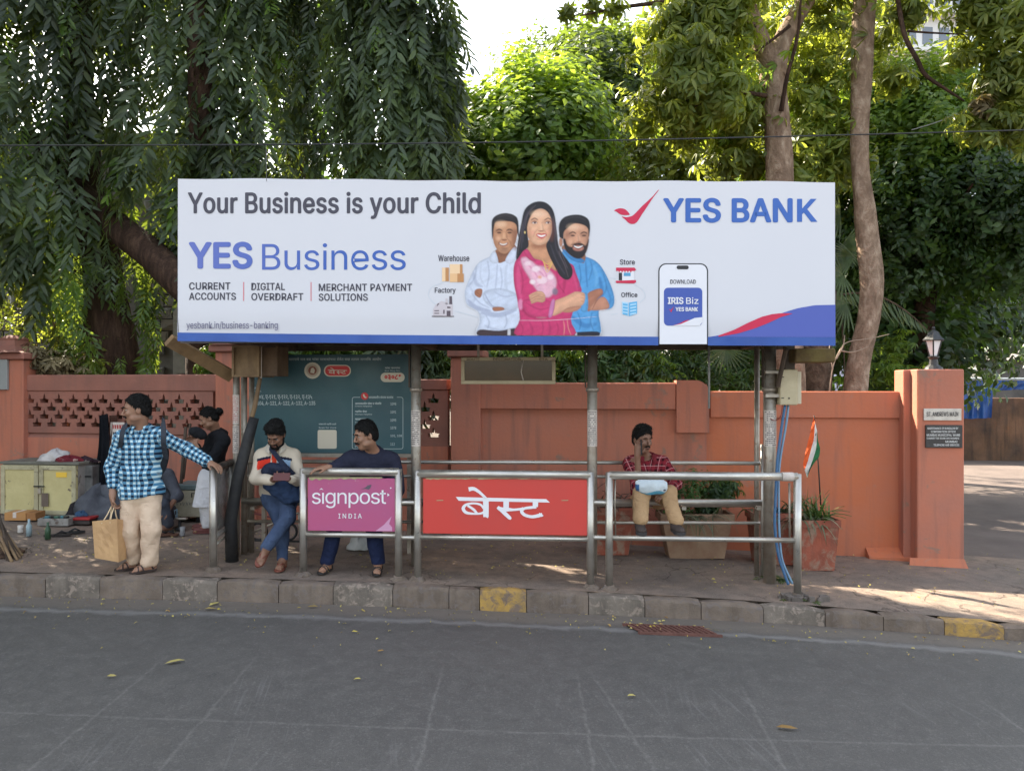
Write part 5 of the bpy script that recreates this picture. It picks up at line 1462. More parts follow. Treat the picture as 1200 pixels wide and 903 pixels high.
fw_, fd_ = ink('factory pale', S(206, 196, 200)), ink('factory dark', S(96, 84, 92))
for pts, m, k in (([(507.5, 369), (507.5, 362), (511, 356), (514, 354), (517.5, 352), (530.5, 356), (530.5, 370)], fw_, 1), ([(511.5, 359), (513, 355), (515, 355)], fd_, 2), ([(522, 349), (524.5, 349), (525, 356), (522, 356)], fw_, 1), ([(526.5, 346.5), (529.5, 346.5), (530, 356), (526.5, 356)], fd_, 1), ([(523.5, 363.5), (528, 363.5), (528, 369.5), (523.5, 369.5)], fd_, 2), ([(524, 358.5), (528, 359), (528, 360.5), (524, 360.5)], fd_, 2), ([(509, 363), (514.5, 363), (514.5, 364), (509, 364)], fd_, 2), ([(509, 366), (514.5, 366), (514.5, 367), (509, 367)], fd_, 2), ([(519.5, 362.5), (521, 362.5), (521, 367), (519.5, 367)], fd_, 2), ([(506, 369.6), (532, 369.6), (532, 370.6), (506, 370.6)], fd_, 1)):
 put_poly(pts, SH, TV - .0012 * k, m, ban, 'icon_factory')
for pts, m, k in (([(724, 314), (743, 314), (743, 330), (724, 330)], I_PH, 1), ([(722, 313), (743.5, 313), (745.5, 315.5), (743.5, 317), (722, 317)], I_RED2, 2), ([(721.5, 328.5), (745, 327.5), (745.5, 330), (743, 331.5), (722, 331)], I_RED2, 2), ([(725, 319), (729, 319), (729, 328), (725, 328)], I_BLACK, 2), ([(731, 319), (739, 319), (739, 323), (731, 323)], ink('icon blue', S(90, 160, 200)), 2)):
 put_poly(pts, SH, TV - .0012 * k, m, ban, 'icon_store')
for k in range(5): put_poly([(724.6 + k * 3.4, 317), (726.6 + k * 3.4, 317), (725.6 + k * 3.4, 319)], SH, TV - .003, I_RED2, ban, 'icon_store')
ob, oc = ink('office blue', S(96, 178, 226)), ink('office pale', S(176, 216, 240))
for pts, m, k in (([(729, 353), (736.5, 354), (736.5, 370), (729, 367.5)], oc, 1), ([(737, 354), (746.5, 352.5), (746.5, 367), (737, 370)], ob, 1)):
 put_poly(pts, SH, TV - .0012 * k, m, ban, 'icon_office')
for j in range(4):
 put_poly([(730, 355 + j * 3.6), (735.5, 355.8 + j * 3.6), (735.5, 357.8 + j * 3.6), (730, 357 + j * 3.6)], SH, TV - .0025, ob, ban, 'icon_office')
 put_poly([(738.5, 355.8 + j * 3.6), (745.5, 354.6 + j * 3.6), (745.5, 356.4 + j * 3.6), (738.5, 357.6 + j * 3.6)], SH, TV - .0025, oc, ban, 'icon_office')
# ---- the three printed people: colours laid on a fine sheet of the banner (flat print)
class Paint:
 def __init__(s, x0, y0, x1, y1, step, W=None):
  s.nx = int((x1 - x0) / step) + 1; s.ny = int((y1 - y0) / step) + 1
  gx, gy = np.meshgrid(np.linspace(x0, x1, s.nx), np.linspace(y0, y1, s.ny))
  s.x = gx.ravel(); s.y = gy.ravel()
  s.c = np.tile(np.array(I_WHITE_B), (len(s.x), 1)).astype(float); s.a = np.zeros(len(s.x))
 def sd(s, P, m):
  x = s.x[m]; y = s.y[m]; d = np.full(len(x), 1e9); n = len(P)
  for i in range(n):
   a = P[i]; b = P[(i + 1) % n]; e = b - a; L = e.dot(e) + 1e-12
   t_ = np.clip(((x - a[0]) * e[0] + (y - a[1]) * e[1]) / L, 0, 1)
   d = np.minimum(d, np.hypot(x - a[0] - t_ * e[0], y - a[1] - t_ * e[1]))
  return np.where(in_poly(x, y, P), d, -d)
 def poly(s, pts, col, soft=3.0, op=1.0, sm=True, over=None):
  P = catmull(pts, 4) if sm else np.array(pts, float)
  lo = P.min(0) - soft * 2; hi = P.max(0) + soft * 2
  m = (s.x > lo[0]) & (s.x < hi[0]) & (s.y > lo[1]) & (s.y < hi[1])
  if not m.any(): return
  dd = s.sd(P, m); k = np.clip(.5 + dd / (2 * soft), 0, 1) * op
  if over is not None: k = k * s.a[m]
  c = np.array(S(*col))[None]
  if over is None:    # printed photo: forms turn darker towards their outline, cloth shows creases
   n_ = np.sin(s.x[m] * .031 + np.sin(s.y[m] * .047) * 2.2) * np.sin(s.y[m] * .039 + np.sin(s.x[m] * .028) * 1.8) + .5 * np.sin((s.x[m] + s.y[m]) * .11 + 2 * np.sin(s.y[m] * .06))
   c = c * (1.04 - .34 * np.exp(-np.maximum(dd, 0) / 13) + .07 * n_ * (dd > 4))[:, None]
  s.c[m] = s.c[m] * (1 - k[:, None]) + c * k[:, None]
  if over is None: s.a[m] = np.maximum(s.a[m], k)
 def ell(s, cx, cy, rx, ry, col, soft=3, op=1, over=True, rot=0):
  n = 14; P = [(cx + rx * cos(2 * pi * i / n) * cos(rot) - ry * sin(2 * pi * i / n) * sin(rot), cy + rx * cos(2 * pi * i / n) * sin(rot) + ry * sin(2 * pi * i / n) * cos(rot)) for i in range(n)]
  s.poly(P, col, soft, op, False, over)
 def line(s, pts, w, col, soft=2, op=1):
  P = catmull(pts, 4, False)
  L = []; R_ = []
  for i in range(len(P)):
   d = P[min(i + 1, len(P) - 1)] - P[max(i - 1, 0)]; d = d / (np.hypot(*d) + 1e-9); n_ = np.array([-d[1], d[0]]) * w / 2 * (sin(pi * (i + .5) / len(P)) ** .5)
   L.append(P[i] + n_); R_.append(P[i] - n_)
  s.poly(np.array(L + R_[::-1]), col, soft, op, False, True)
pt = Paint(68, 25, 1015, 862, 3.2)
# left man
pt.poly([(290, 345), (235, 372), (170, 405), (130, 460), (84, 565), (78, 620), (95, 675), (160, 715), (170, 780), (166, 866), (420, 866), (420, 380), (392, 312)], (206, 212, 228))
for l, w, c_, op in (([(130, 470), (150, 540), (190, 560)], 22, (172, 178, 198), .7), ([(95, 640), (150, 690), (240, 712)], 26, (164, 170, 192), .8), ([(180, 720), (290, 735), (400, 700)], 30, (168, 174, 196), .8), ([(200, 800), (300, 835), (400, 815)], 22, (178, 184, 202), .7),
      ([(280, 420), (276, 500), (268, 575)], 8, (176, 182, 202), .9), ([(180, 420), (175, 500), (205, 560)], 12, (186, 192, 208), .6), ([(340, 420), (330, 520), (345, 590)], 18, (188, 194, 210), .6), ([(110, 560), (140, 620), (130, 660)], 12, (182, 188, 206), .7)): pt.line(l, w, c_, 5, op)
pt.poly([(200, 590), (290, 570), (370, 590), (410, 620), (410, 690), (330, 705), (250, 690), (195, 640)], (200, 207, 224), 5)
pt.line([(200, 600), (250, 680), (330, 702)], 8, (160, 166, 188), 3, .9); pt.line([(260, 590), (320, 620), (400, 610)], 9, (176, 182, 202), 4, .8)
pt.poly([(172, 826), (290, 834), (400, 818), (404, 866), (172, 866)], (66, 48, 54)); pt.poly([(345, 826), (362, 824), (362, 866), (345, 866)], (214, 210, 214), 2)
pt.poly([(140, 585), (160, 572), (186, 576), (184, 610), (170, 628), (142, 612)], (172, 112, 84)); pt.line([(150, 590), (172, 612)], 4, (120, 72, 56), 2, .7)
pt.poly([(250, 690), (285, 684), (320, 690), (318, 706), (262, 712)], (176, 116, 88), 3)
pt.poly([(272, 330), (390, 300), (380, 370), (330, 400), (290, 412), (276, 380)], (150, 98, 72)); pt.ell(330, 350, 50, 22, (112, 70, 52), 12, .7)
pt.poly([(262, 335), (232, 372), (242, 408), (284, 412), (280, 372)], (216, 221, 236), 2); pt.poly([(388, 310), (330, 392), (360, 418), (396, 380)], (218, 222, 238), 2)
pt.poly([(257, 150), (250, 215), (258, 285), (284, 335), (316, 354), (348, 346), (388, 298), (404, 230), (408, 165), (370, 130), (300, 130)], (198, 142, 106), 3)
pt.ell(400, 228, 8, 22, (176, 116, 86), 4); pt.ell(252, 232, 6, 20, (166, 108, 80), 4)
pt.ell(385, 260, 26, 60, (160, 106, 78), 18, .7); pt.ell(266, 290, 16, 50, (166, 112, 82), 14, .5); pt.ell(300, 180, 34, 18, (222, 172, 136), 16, .7); pt.ell(322, 332, 26, 14, (150, 108, 88), 10, .6)
pt.ell(292, 262, 16, 12, (216, 160, 124), 10, .7); pt.ell(352, 262, 16, 12, (212, 156, 120), 10, .6); pt.ell(321, 246, 8, 22, (224, 172, 134), 6, .8); pt.ell(322, 268, 15, 6, (150, 96, 72), 4, .8)
for x in (292, 356): pt.ell(x, 224, 13, 5, (60, 36, 32), 3, .9); pt.line([(x - 19, 211), (x, 203), (x + 19, 211)], 7, (46, 30, 28), 3, .9)
pt.line([(290, 286), (303, 298), (318, 302), (334, 298), (346, 286)], 15, (136, 72, 62), 4, .85); pt.line([(295, 289), (306, 296), (318, 298), (331, 295), (341, 289)], 8, (232, 222, 214), 2.5)
pt.poly([(248, 262), (245, 190), (250, 140), (283, 112), (335, 102), (386, 116), (410, 150), (414, 250), (404, 222), (398, 176), (368, 156), (310, 152), (270, 160), (258, 200), (254, 240)], (38, 32, 36), 3)
pt.line([(280, 128), (330, 114), (380, 128)], 8, (70, 62, 66), 5, .7)
# right man
pt.poly([(690, 330), (830, 372), (905, 410), (960, 490), (1004, 600), (1006, 672), (975, 700), (912, 712), (914, 866), (700, 866), (680, 500)], (84, 152, 206))
for l, w, c_, op in (([(915, 500), (930, 580), (925, 650)], 24, (52, 112, 168), .7), ([(740, 740), (820, 800), (900, 790)], 30, (56, 118, 176), .7), ([(830, 400), (835, 490), (840, 560)], 8, (50, 108, 164), .8), ([(760, 450), (775, 540), (800, 590)], 22, (62, 128, 186), .6), ([(960, 560), (985, 640), (960, 690)], 12, (58, 120, 178), .7), ([(880, 430), (900, 500), (890, 560)], 20, (112, 174, 222), .6), ([(840, 730), (870, 780), (860, 840)], 16, (104, 168, 216), .6)): pt.line(l, w, c_, 6, op)
pt.poly([(742, 846), (900, 838), (902, 866), (742, 866)], (34, 34, 50), 3); pt.poly([(764, 846), (776, 846), (776, 866), (764, 866)], (200, 205, 214), 2)
pt.poly([(700, 300), (820, 350), (824, 400), (800, 410), (690, 340)], (160, 108, 84)); pt.poly([(690, 326), (760, 362), (822, 396), (800, 412), (740, 392), (700, 352)], (66, 134, 192), 3)
pt.ell(676, 282, 12, 30, (190, 132, 106), 4, over=None)
pt.poly([(694, 190), (690, 270), (702, 320), (740, 366), (790, 380), (826, 350), (846, 290), (850, 190), (800, 160), (730, 160)], (206, 150, 120), 3)
pt.ell(712, 260, 16, 60, (172, 116, 92), 14, .6); pt.ell(770, 190, 46, 16, (226, 176, 146), 14, .7)
pt.poly([(690, 270), (702, 262), (716, 300), (742, 312), (760, 296), (800, 290), (824, 304), (838, 290), (846, 262), (850, 280), (836, 340), (812, 376), (780, 386), (740, 368), (704, 330)], (36, 28, 32), 4)
pt.ell(784, 320, 34, 18, (196, 130, 112), 5, .95); pt.line([(752, 304), (784, 320), (818, 302)], 15, (110, 50, 50), 3, .9); pt.line([(757, 306), (784, 316), (813, 304)], 9, (238, 234, 230), 2)
pt.line([(744, 300), (782, 290), (824, 302)], 9, (40, 30, 32), 4, .9); pt.ell(784, 352, 16, 7, (40, 30, 32), 5, .9)
pt.ell(786, 258, 9, 24, (226, 172, 142), 6, .8); pt.ell(788, 282, 15, 5, (164, 106, 86), 3, .8)
for x in (750, 820): pt.ell(x, 242, 13, 5, (50, 32, 32), 3, .9); pt.line([(x - 22, 230), (x, 220), (x + 20, 229)], 8, (36, 26, 28), 3, .9)
pt.poly([(666, 245), (664, 175), (690, 132), (740, 114), (800, 114), (846, 140), (858, 190), (850, 250), (843, 196), (806, 172), (756, 168), (716, 196), (694, 222), (690, 262), (676, 256)], (32, 28, 34), 3)
pt.line([(700, 140), (770, 124), (830, 146)], 8, (66, 60, 66), 5, .6)
pt.poly([(838, 612), (880, 580), (925, 572), (938, 600), (900, 640), (870, 700), (838, 706)], (176, 116, 92), 3); pt.poly([(850, 700), (900, 640), (940, 622), (968, 650), (975, 692), (915, 706)], (198, 138, 112), 3)
pt.line([(872, 700), (900, 645), (938, 604)], 5, (128, 78, 62), 3, .8); pt.poly([(816, 610), (842, 606), (842, 706), (800, 704)], (92, 158, 208), 3)
# woman
pt.poly([(455, 322), (404, 380), (382, 440), (384, 540), (404, 640), (420, 760), (404, 866), (752, 866), (738, 760), (800, 600), (800, 560), (768, 470), (745, 420), (650, 390), (600, 380)], (200, 54, 108), 3)
for l, w, c_, op in (([(420, 400), (410, 520), (430, 640)], 26, (222, 84, 136), .6), ([(420, 660), (470, 730), (560, 756)], 24, (164, 34, 84), .8), ([(480, 780), (500, 830), (490, 862)], 14, (168, 38, 90), .7), ([(600, 770), (610, 820), (600, 862)], 14, (170, 40, 92), .7), ([(690, 440), (700, 520), (690, 600)], 20, (170, 38, 88), .7), ([(740, 450), (765, 520), (780, 590)], 14, (216, 76, 128), .6)): pt.line(l, w, c_, 6, op)
pt.line([(692, 770), (698, 815), (694, 862)], 7, (226, 140, 130), 3, .8); pt.line([(715, 760), (722, 815), (740, 862)], 4, (226, 170, 140), 3, .7)
pt.poly([(428, 384), (474, 378), (524, 424), (578, 436), (634, 486), (650, 540), (628, 604), (590, 628), (546, 604), (506, 556), (476, 500), (440, 440)], (232, 178, 196), 7)
for l in ([(440, 400), (500, 450), (540, 520)], [(500, 440), (560, 480), (600, 560)], [(520, 560), (570, 540), (630, 560)], [(560, 440), (590, 500), (585, 560)]): pt.line(l, 9, (206, 110, 150), 5, .6)
for x, y, a, b, c_ in ((470, 415, 20, 14, (244, 214, 220)), (520, 450, 26, 18, (246, 222, 226)), (560, 520, 34, 24, (244, 214, 220)), (600, 560, 26, 30, (232, 176, 192)), (545, 500, 12, 10, (232, 160, 120)), (500, 530, 18, 14, (248, 228, 230)), (610, 500, 20, 16, (246, 220, 224)), (640, 590, 18, 22, (120, 110, 128)), (425, 670, 16, 34, (226, 140, 176)), (555, 735, 16, 18, (232, 190, 206))): pt.ell(x, y, a, b, c_, 6, .85)
pt.poly([(470, 270), (600, 280), (612, 350), (640, 400), (650, 460), (610, 440), (560, 400), (500, 380), (470, 340)], (206, 148, 112), 3); pt.ell(545, 305, 52, 20, (150, 94, 68), 12, .75)
pt.poly([(468, 326), (446, 346), (480, 392), (522, 402), (500, 372)], (206, 60, 112), 3)
for k in range(4): pt.line([(560 + 3 * k, 392 + k * 4), (590, 420 + 17 * k), (628 - 2 * k, 396 + k * 6)], 5, (222, 178, 96), 2, .95);
pt.poly([(470, 130), (462, 200), (474, 258), (508, 292), (545, 302), (590, 282), (616, 232), (624, 160), (604, 96), (560, 74), (505, 84)], (226, 172, 138), 3)
pt.ell(482, 240, 14, 50, (196, 138, 106), 12, .6); pt.ell(606, 240, 12, 46, (204, 146, 112), 12, .6); pt.ell(548, 110, 40, 18, (240, 194, 164), 14, .7); pt.ell(500, 222, 18, 14, (236, 166, 140), 10, .7); pt.ell(594, 222, 14, 14, (236, 166, 140), 10, .7)
pt.ell(556, 194, 8, 26, (242, 196, 162), 6, .8); pt.ell(556, 214, 14, 5, (176, 110, 84), 3, .8)
for x in (512, 596): pt.ell(x, 162, 15, 6, (246, 240, 236), 2, .9); pt.ell(x + 2, 162, 7, 6, (44, 26, 26), 2, 1); pt.line([(x - 18, 164), (x, 153), (x + 17, 163)], 4, (40, 24, 26), 2, .95); pt.line([(x - 22, 146), (x, 134), (x + 20, 144)], 6, (62, 38, 34), 3, .9)
pt.line([(524, 236), (540, 231), (556, 234), (572, 231), (586, 235)], 9, (196, 70, 80), 2, .9); pt.line([(524, 237), (555, 254), (586, 236)], 16, (196, 66, 78), 3, .9); pt.line([(530, 238), (556, 246), (580, 238)], 9, (248, 244, 240), 2)
pt.poly([(428, 170), (450, 82), (500, 38), (560, 30), (608, 56), (636, 110), (652, 220), (668, 320), (735, 420), (750, 470), (735, 508), (705, 516), (668, 490), (640, 440), (600, 360), (584, 300), (604, 262), (620, 210), (616, 140), (590, 92), (550, 74), (510, 90), (484, 130), (466, 190), (472, 260), (474, 310), (440, 340), (398, 392), (408, 280)], (36, 32, 40), 3)
for l in ([(470, 90), (440, 180), (430, 320)], [(600, 80), (636, 200), (650, 330), (720, 450)], [(500, 60), (452, 150), (440, 280)], [(612, 300), (650, 400), (700, 480)]): pt.line(l, 8, (74, 66, 78), 5, .6)
pt.ell(452, 222, 5, 8, (220, 190, 120), 2)
pt.poly([(618, 660), (700, 622), (752, 596), (772, 590), (822, 600), (824, 650), (800, 680), (740, 690), (640, 738), (612, 726)], (224, 168, 136), 3)
pt.poly([(560, 640), (612, 650), (640, 646), (620, 740), (560, 756), (480, 740), (440, 690), (450, 640)], (204, 58, 112), 4); pt.poly([(616, 650), (638, 644), (622, 740), (598, 742)], (214, 130, 180), 3)
pt.poly([(720, 690), (800, 680), (780, 706), (730, 720), (690, 716)], (196, 136, 108), 3)
for k in range(4): pt.poly([(478 + 4 * k, 612 + 14 * k), (520, 590 + 14 * k), (560, 590 + 15 * k), (580, 618 + 8 * k), (560, 634 + 8 * k), (530, 618 + 12 * k), (486 + 3 * k, 626 + 13 * k)], (226 - 5 * k, 170 - 5 * k, 138 - 4 * k), 2)
pt.line([(490, 614), (530, 596)], 3, (170, 112, 86), 2, .7); pt.line([(490, 634), (540, 614)], 3, (170, 112, 86), 2, .7)
for k in range(3): pt.line([(800, 606 + 22 * k), (822, 612 + 20 * k)], 4, (180, 120, 94), 2, .7)
pt.line([(640, 735), (730, 690)], 6, (176, 120, 92), 3, .6); pt.line([(405, 768), (560, 770), (740, 760), (900, 745)], 3, (232, 214, 224), 1.5, .8)
pt.ell(555, 752, 34, 6, (180, 130, 130), 4, .5)
def ffx(cx, cy, w, h, my, dark=(84, 44, 34)):
 # features of a printed face: sockets, nose and smile shadows, lit forehead and cheek
 for k in (-1, 1):
  pt.ell(cx + k * w * .26, cy - h * .12, w * .15, h * .065, dark, 9, .32)
  pt.line([(cx + k * w * .12, cy + h * .10), (cx + k * w * .24, cy + h * .20), (cx + k * w * .27, cy + h * .30)], 5, dark, 4, .4)
 pt.line([(cx + w * .07, cy - h * .10), (cx + w * .09, cy + h * .02), (cx + w * .11, cy + h * .10)], 8, dark, 5, .35)
 pt.line([(cx - w * .10, cy + h * .125), (cx, cy + h * .145), (cx + w * .10, cy + h * .125)], 5, dark, 3, .6)
 pt.line([(cx - w * .14, my + h * .10), (cx, my + h * .12), (cx + w * .14, my + h * .10)], 8, dark, 5, .35)
 pt.ell(cx + w * .46, cy + h * .12, w * .10, h * .30, dark, 14, .38); pt.ell(cx - w * .16, cy - h * .33, w * .22, h * .08, (250, 214, 180), 14, .35)
 pt.ell(cx - w * .27, cy + h * .08, w * .10, h * .06, (246, 196, 160), 9, .35)
ffx(326, 240, 148, 216, 296); ffx(772, 262, 150, 220, 306); ffx(548, 182, 154, 224, 240, (140, 74, 58))
for l in ([(436, 150), (424, 260), (404, 372)], [(640, 170), (664, 300), (716, 440)], [(520, 52), (470, 110), (452, 200)], [(660, 340), (700, 430), (722, 500)], [(628, 120), (648, 240), (676, 380)]): pt.line(l, 5, (104, 88, 92), 3, .55)
for l in ([(412, 420), (440, 520), (430, 600)], [(460, 660), (540, 700), (600, 690)], [(700, 600), (660, 540), (650, 450)], [(420, 780), (440, 820), (430, 860)], [(560, 780), (566, 820), (556, 862)], [(650, 780), (660, 820), (650, 862)]): pt.line(l, 7, (150, 26, 74), 5, .55)
for l in ([(150, 430), (140, 500), (100, 560)], [(220, 400), (230, 480), (215, 560)], [(300, 440), (310, 520), (300, 580)], [(210, 740), (230, 780), (220, 820)], [(330, 730), (340, 780), (325, 815)], [(120, 600), (170, 660), (230, 690)]): pt.line(l, 7, (138, 144, 168), 5, .55)
for l in ([(790, 420), (800, 500), (790, 560)], [(940, 480), (960, 560), (940, 610)], [(780, 720), (800, 780), (790, 830)], [(870, 720), (860, 780), (880, 830)], [(860, 400), (870, 450), (850, 520)]): pt.line(l, 7, (36, 92, 146), 5, .6)
pt.c *= (1 + np.random.default_rng(3).normal(0, .035, len(pt.x)))[:, None]
# build sheet
keep = pt.a.reshape(pt.ny, pt.nx) > 0.02
cell = keep[:-1, :-1] | keep[1:, :-1] | keep[:-1, 1:] | keep[1:, 1:]
PX = 530 + pt.x / 5.31; PY = 230 + pt.y / 5.31
lim = np.array([topb(x) for x in PX]) + .0
PY = np.minimum(PY, lim)
ou = SH.o + SH.v * (TV - .001)
dx = (PX - 600) / FPX
tt = ou.dot(SH.v) / (dx * SH.v[0] + SH.v[1])
W = np.stack([dx * tt, tt, CZ - (PY - 451) / FPX * tt], 1)
jj, ii = np.nonzero(cell)
a = jj * pt.nx + ii
Fq = np.stack([a, a + pt.nx, a + pt.nx + 1, a + 1], 1)
used = np.unique(Fq); mp = np.full(len(W), -1); mp[used] = np.arange(len(used))
t = NT('printed people'); ca_ = t.n('ShaderNodeAttribute', attribute_name='ink'); M_PRT = t.done(t.bsdf(ca_.outputs['Color'], .42, 0, None, .35))
po = obj('printed_people', W[used], mp[Fq], M_PRT, ban)
at = po.data.color_attributes.new('ink', 'FLOAT_COLOR', 'POINT')
at.data.foreach_set('color', np.concatenate([pt.c[used], np.ones((len(used), 1))], 1).astype(np.float32).ravel())
# ------------------------------------------------------------ railings
def railing(name, label, pxa, pxb, top, low, v=0.0, r=.036):
 ua, za = SH.hit(pxa, top, v); ub, zb = SH.hit(pxb, top, v)
 zt = (za + zb) / 2
 wx = SH.w((ua + ub) / 2, v, 0)
 th = thing(name, (wx[0], wx[1], float(gz(wx[0]))), label, 'railing', 'steel railings along the kerb')
 for u in (ua, ub):
  g = float(gz(SH.w(u, v, 0)[0])) - .02
  MB(SH).tube([(u, v, g), (u, v, zt + r * .7)], r * .92, 16).build('post', STEEL, th, True)
  # cracked mortar foot
  m = MB(SH).lathe(u, v, [(.085, g + .01), (.075, g + .028), (.05, g + .05), (.04, g + .06)], 9)
  m.V = [(a + random.uniform(-.012, .012), b + random.uniform(-.012, .012), c + random.uniform(-.008, .008)) for a, b, c in m.V]
  m.build('footing', KM[1], th)
 MB(SH).tube([(ua, v, zt), (ub, v, zt)], r, 16).build('top_rail', STEEL, th, True)
 zl_ = (SH.hit(pxa, low[0], v)[1] + SH.hit(pxb, low[1], v)[1]) / 2
 MB(SH).tube([(ua, v, zl_), (ub, v, zl_)], r * .62, 14).build('lower_rail', STEEL, th, True)
 return th, ua, ub, zt, zl_
def sign_panel(th, pxa, pya, pxb, pyb, mat, v=-.004):
 u0, z1 = SH.hit(pxa, pya, v); u1, z0 = SH.hit(pxb, pyb, v)
 return MB(SH).box(u0, u1, v - .008, v + .012, z0, z1, .002).build('sign_panel', mat, th)
r2, *_ = railing('railing', 'steel railing holding the magenta signpost india panel', 355.5, 467, 552, (625, 627))
t = NT('magenta panel'); p = t.pos(); z_ = t.sep(p)
nz_ = t.noise(p, 4, 5)
c = t.mix(t.ramp(nz_, [(.4, 0), (.7, .5)]), S(180, 86, 124), S(168, 92, 134))
c = t.mix(t.ramp(t.noise(p, 18, 6, .7), [(.66, 0), (.74, .5)]), c, S(206, 180, 176))
M_MAG = t.done(t.bsdf(c, .45, 0, None, .4))
sp2 = sign_panel(r2, 361, 559, 463, 622, M_MAG)
sv = -.014
I_W2 = ink('sign white', (0.80, 0.78, 0.80))
put_text('s\u0131gnpost', SH, sv, (365.5, 573.5, 452.5, 594.5), I_W2, sp2, bold=.0, spacing=.92)
put_poly([(374, 573.5), (376.6, 571), (379.2, 573.5), (376.6, 572.4)], SH, sv, I_W2, sp2, 'caret')
put_poly([(454, 577), (456.5, 579), (454, 581)], SH, sv, I_W2, sp2, 'arrow')
put_poly([(457.2, 570.3), (458.6, 570.3), (458.6, 571.8), (457.2, 571.8)], SH, sv, I_W2, sp2, 'dot')
put_text('INDIA', SH, sv, (396.5, 601, 424, 606.5), I_W2, sp2, bold=.012, spacing=1.35)
put_poly([(422.5, 572.5), (428, 570.5), (431, 567.8), (435.5, 567), (434, 571), (432, 573), (428, 571.9)], SH, sv, ink('grey scuff', S(96, 84, 96)), sp2, 'scuff')
M_TORN = worn('torn backing', S(178, 168, 128), S(140, 128, 100), .7, 20, .8)
def torn(x0, x1, y, h, parent, seed, v=sv - .001):
 r = np.random.default_rng(seed); n = 22
 xs_ = np.linspace(x0, x1, n); top_ = [(x, y - .3) for x in xs_]; bot = [(x, y + h * r.uniform(.25, 1.0) * (1 - .5 * k / n)) for k, x in enumerate(xs_)]
 put_poly(top_ + bot[::-1], SH, v, M_TORN, parent, 'torn_edge')
torn(362, 448, 558.6, 4.0, sp2, 1)
put_poly([(440, 621.4), (450, 614), (459, 604), (456, 613), (459.5, 617), (459.5, 621.4)], SH, sv, ink('peeled corner', S(205, 150, 180)), sp2, 'peeled_corner')
r3, *_ = railing('railing', 'steel railing holding the wide red panel lettered in Devanagari', 489.5, 692, 555, (629, 630.5))
t = NT('red panel'); p = t.pos()
c = t.mix(t.ramp(t.noise(p, 3, 5), [(.4, 0), (.7, .5)]), S(204, 70, 62), S(190, 74, 68))
c = t.mix(t.ramp(t.noise(p, 16, 6, .7), [(.70, 0), (.76, .6)]), c, S(220, 150, 140))
M_REDP = t.done(t.bsdf(c, .42, 0, None, .4))
sp3 = sign_panel(r3, 496, 560, 688, 626.5, M_REDP)
B = lambda pts: [(520 + a / 8.571, 560 + b / 8.571) for a, b in pts]
def stroke(pts, ws, name='lettering'):
 P = catmull(B(pts), 6, False); wv = np.interp(np.linspace(0, 1, len(P)), np.linspace(0, 1, len(ws)), ws) / 8.571
 V = []; F = []
 for i in range(len(P)):
  d = P[min(i + 1, len(P) - 1)] - P[max(i - 1, 0)]; d /= np.hypot(*d) + 1e-9; n_ = np.array([-d[1], d[0]]) * wv[i] / 2
  for q in (P[i] + n_, P[i] - n_):
   u, z = SH.hit(q[0], q[1], stroke.v); V.append((u, stroke.v, z))
 for i in range(len(P) - 1): F.append((2 * i, 2 * i + 2, 2 * i + 3, 2 * i + 1))
 stroke.v -= .0004
 MB(SH).add(V, [f[::-1] for f in F]).build(name, I_W2, sp3)
stroke.v = sv
put_poly(B([(122, 184), (1030, 206), (1066, 240), (150, 222)]), SH, sv, I_W2, sp3, 'lettering')
stroke([(250, 108), (300, 102), (350, 130), (390, 165), (425, 200)], [44, 36, 30, 26, 26])
stroke([(422, 200), (424, 290), (424, 385)], [58, 56, 54])
put_poly(B([(396, 300), (446, 300), (446, 398), (396, 372)]), SH, sv - .0006, I_W2, sp3, 'lettering')
stroke([(400, 300), (370, 262), (300, 248), (225, 262), (196, 300), (225, 340), (300, 352), (370, 350), (410, 335)], [20, 22, 20, 26, 34, 30, 20, 20, 30])
stroke([(240, 270), (300, 310), (335, 352)], [22, 26, 22])
stroke([(628, 215), (626, 300)], [58, 54])
stroke([(540, 285), (575, 308), (640, 310), (700, 312), (770, 306), (800, 296)], [30, 44, 40, 24, 24, 24])
stroke([(548, 290), (610, 345), (660, 392), (678, 404)], [30, 40, 36, 16])
stroke([(922, 215), (920, 285)], [58, 52])
stroke([(930, 285), (870, 290), (810, 300), (782, 325), (810, 362), (880, 382), (950, 372), (990, 358)], [30, 28, 26, 34, 32, 30, 36, 30])
put_poly(B([(962, 342), (1004, 372), (985, 384), (940, 372)]), SH, stroke.v, I_W2, sp3, 'lettering')
torn(499, 560, 559.6, 2.2, sp3, 2); torn(560, 680, 559.6, 1.6, sp3, 5)
for x in (511.5, 658): put_poly([(x, 585.2), (x + 8, 584.9), (x + 8, 585.8), (x, 586)], SH, sv, M_TORN, sp3, 'scratch')
r4_, ua4, ub4, zt4, _ = railing('railing', 'open steel railing at the right end of the stop with white tape on its corner', 714, 934.5, 557, (629.5, 632))
MB(SH).lathe(0, 0, [], 8) if False else None
MB(SH).tube([(ub4 - .13, 0, zt4), (ub4 - .035, 0, zt4)], .0385, 14).build('tape', PAPER, r4_, True)
MB(SH).tube([(ua4 + .055, .05, zt4 - .02), (ua4 + .05, .05, zt4 - .25), (ua4 + .058, .05, zt4 - .55)], .008, 6).build('rusted_rod', STEEL_D, r4_, True)
MB(SH).tube([(ub4 - .055, .05, zt4 - .06), (ub4 - .05, .05, zt4 - .55)], .009, 6).build('rusted_rod', STEEL_D, r4_, True)
# connecting lower tubes between the railings
for a, b, nm in ((467, 489.5, 'link'), (692, 714, 'link')):
 for y in (588, 629):
  u0, z0 = SH.hit(a, y, .0); u1, _ = SH.hit(b, y, .0)
  MB(SH).tube([(u0, 0, z0), (u1, 0, z0)], .02, 10).build('link_rail', STEEL, r3, True)
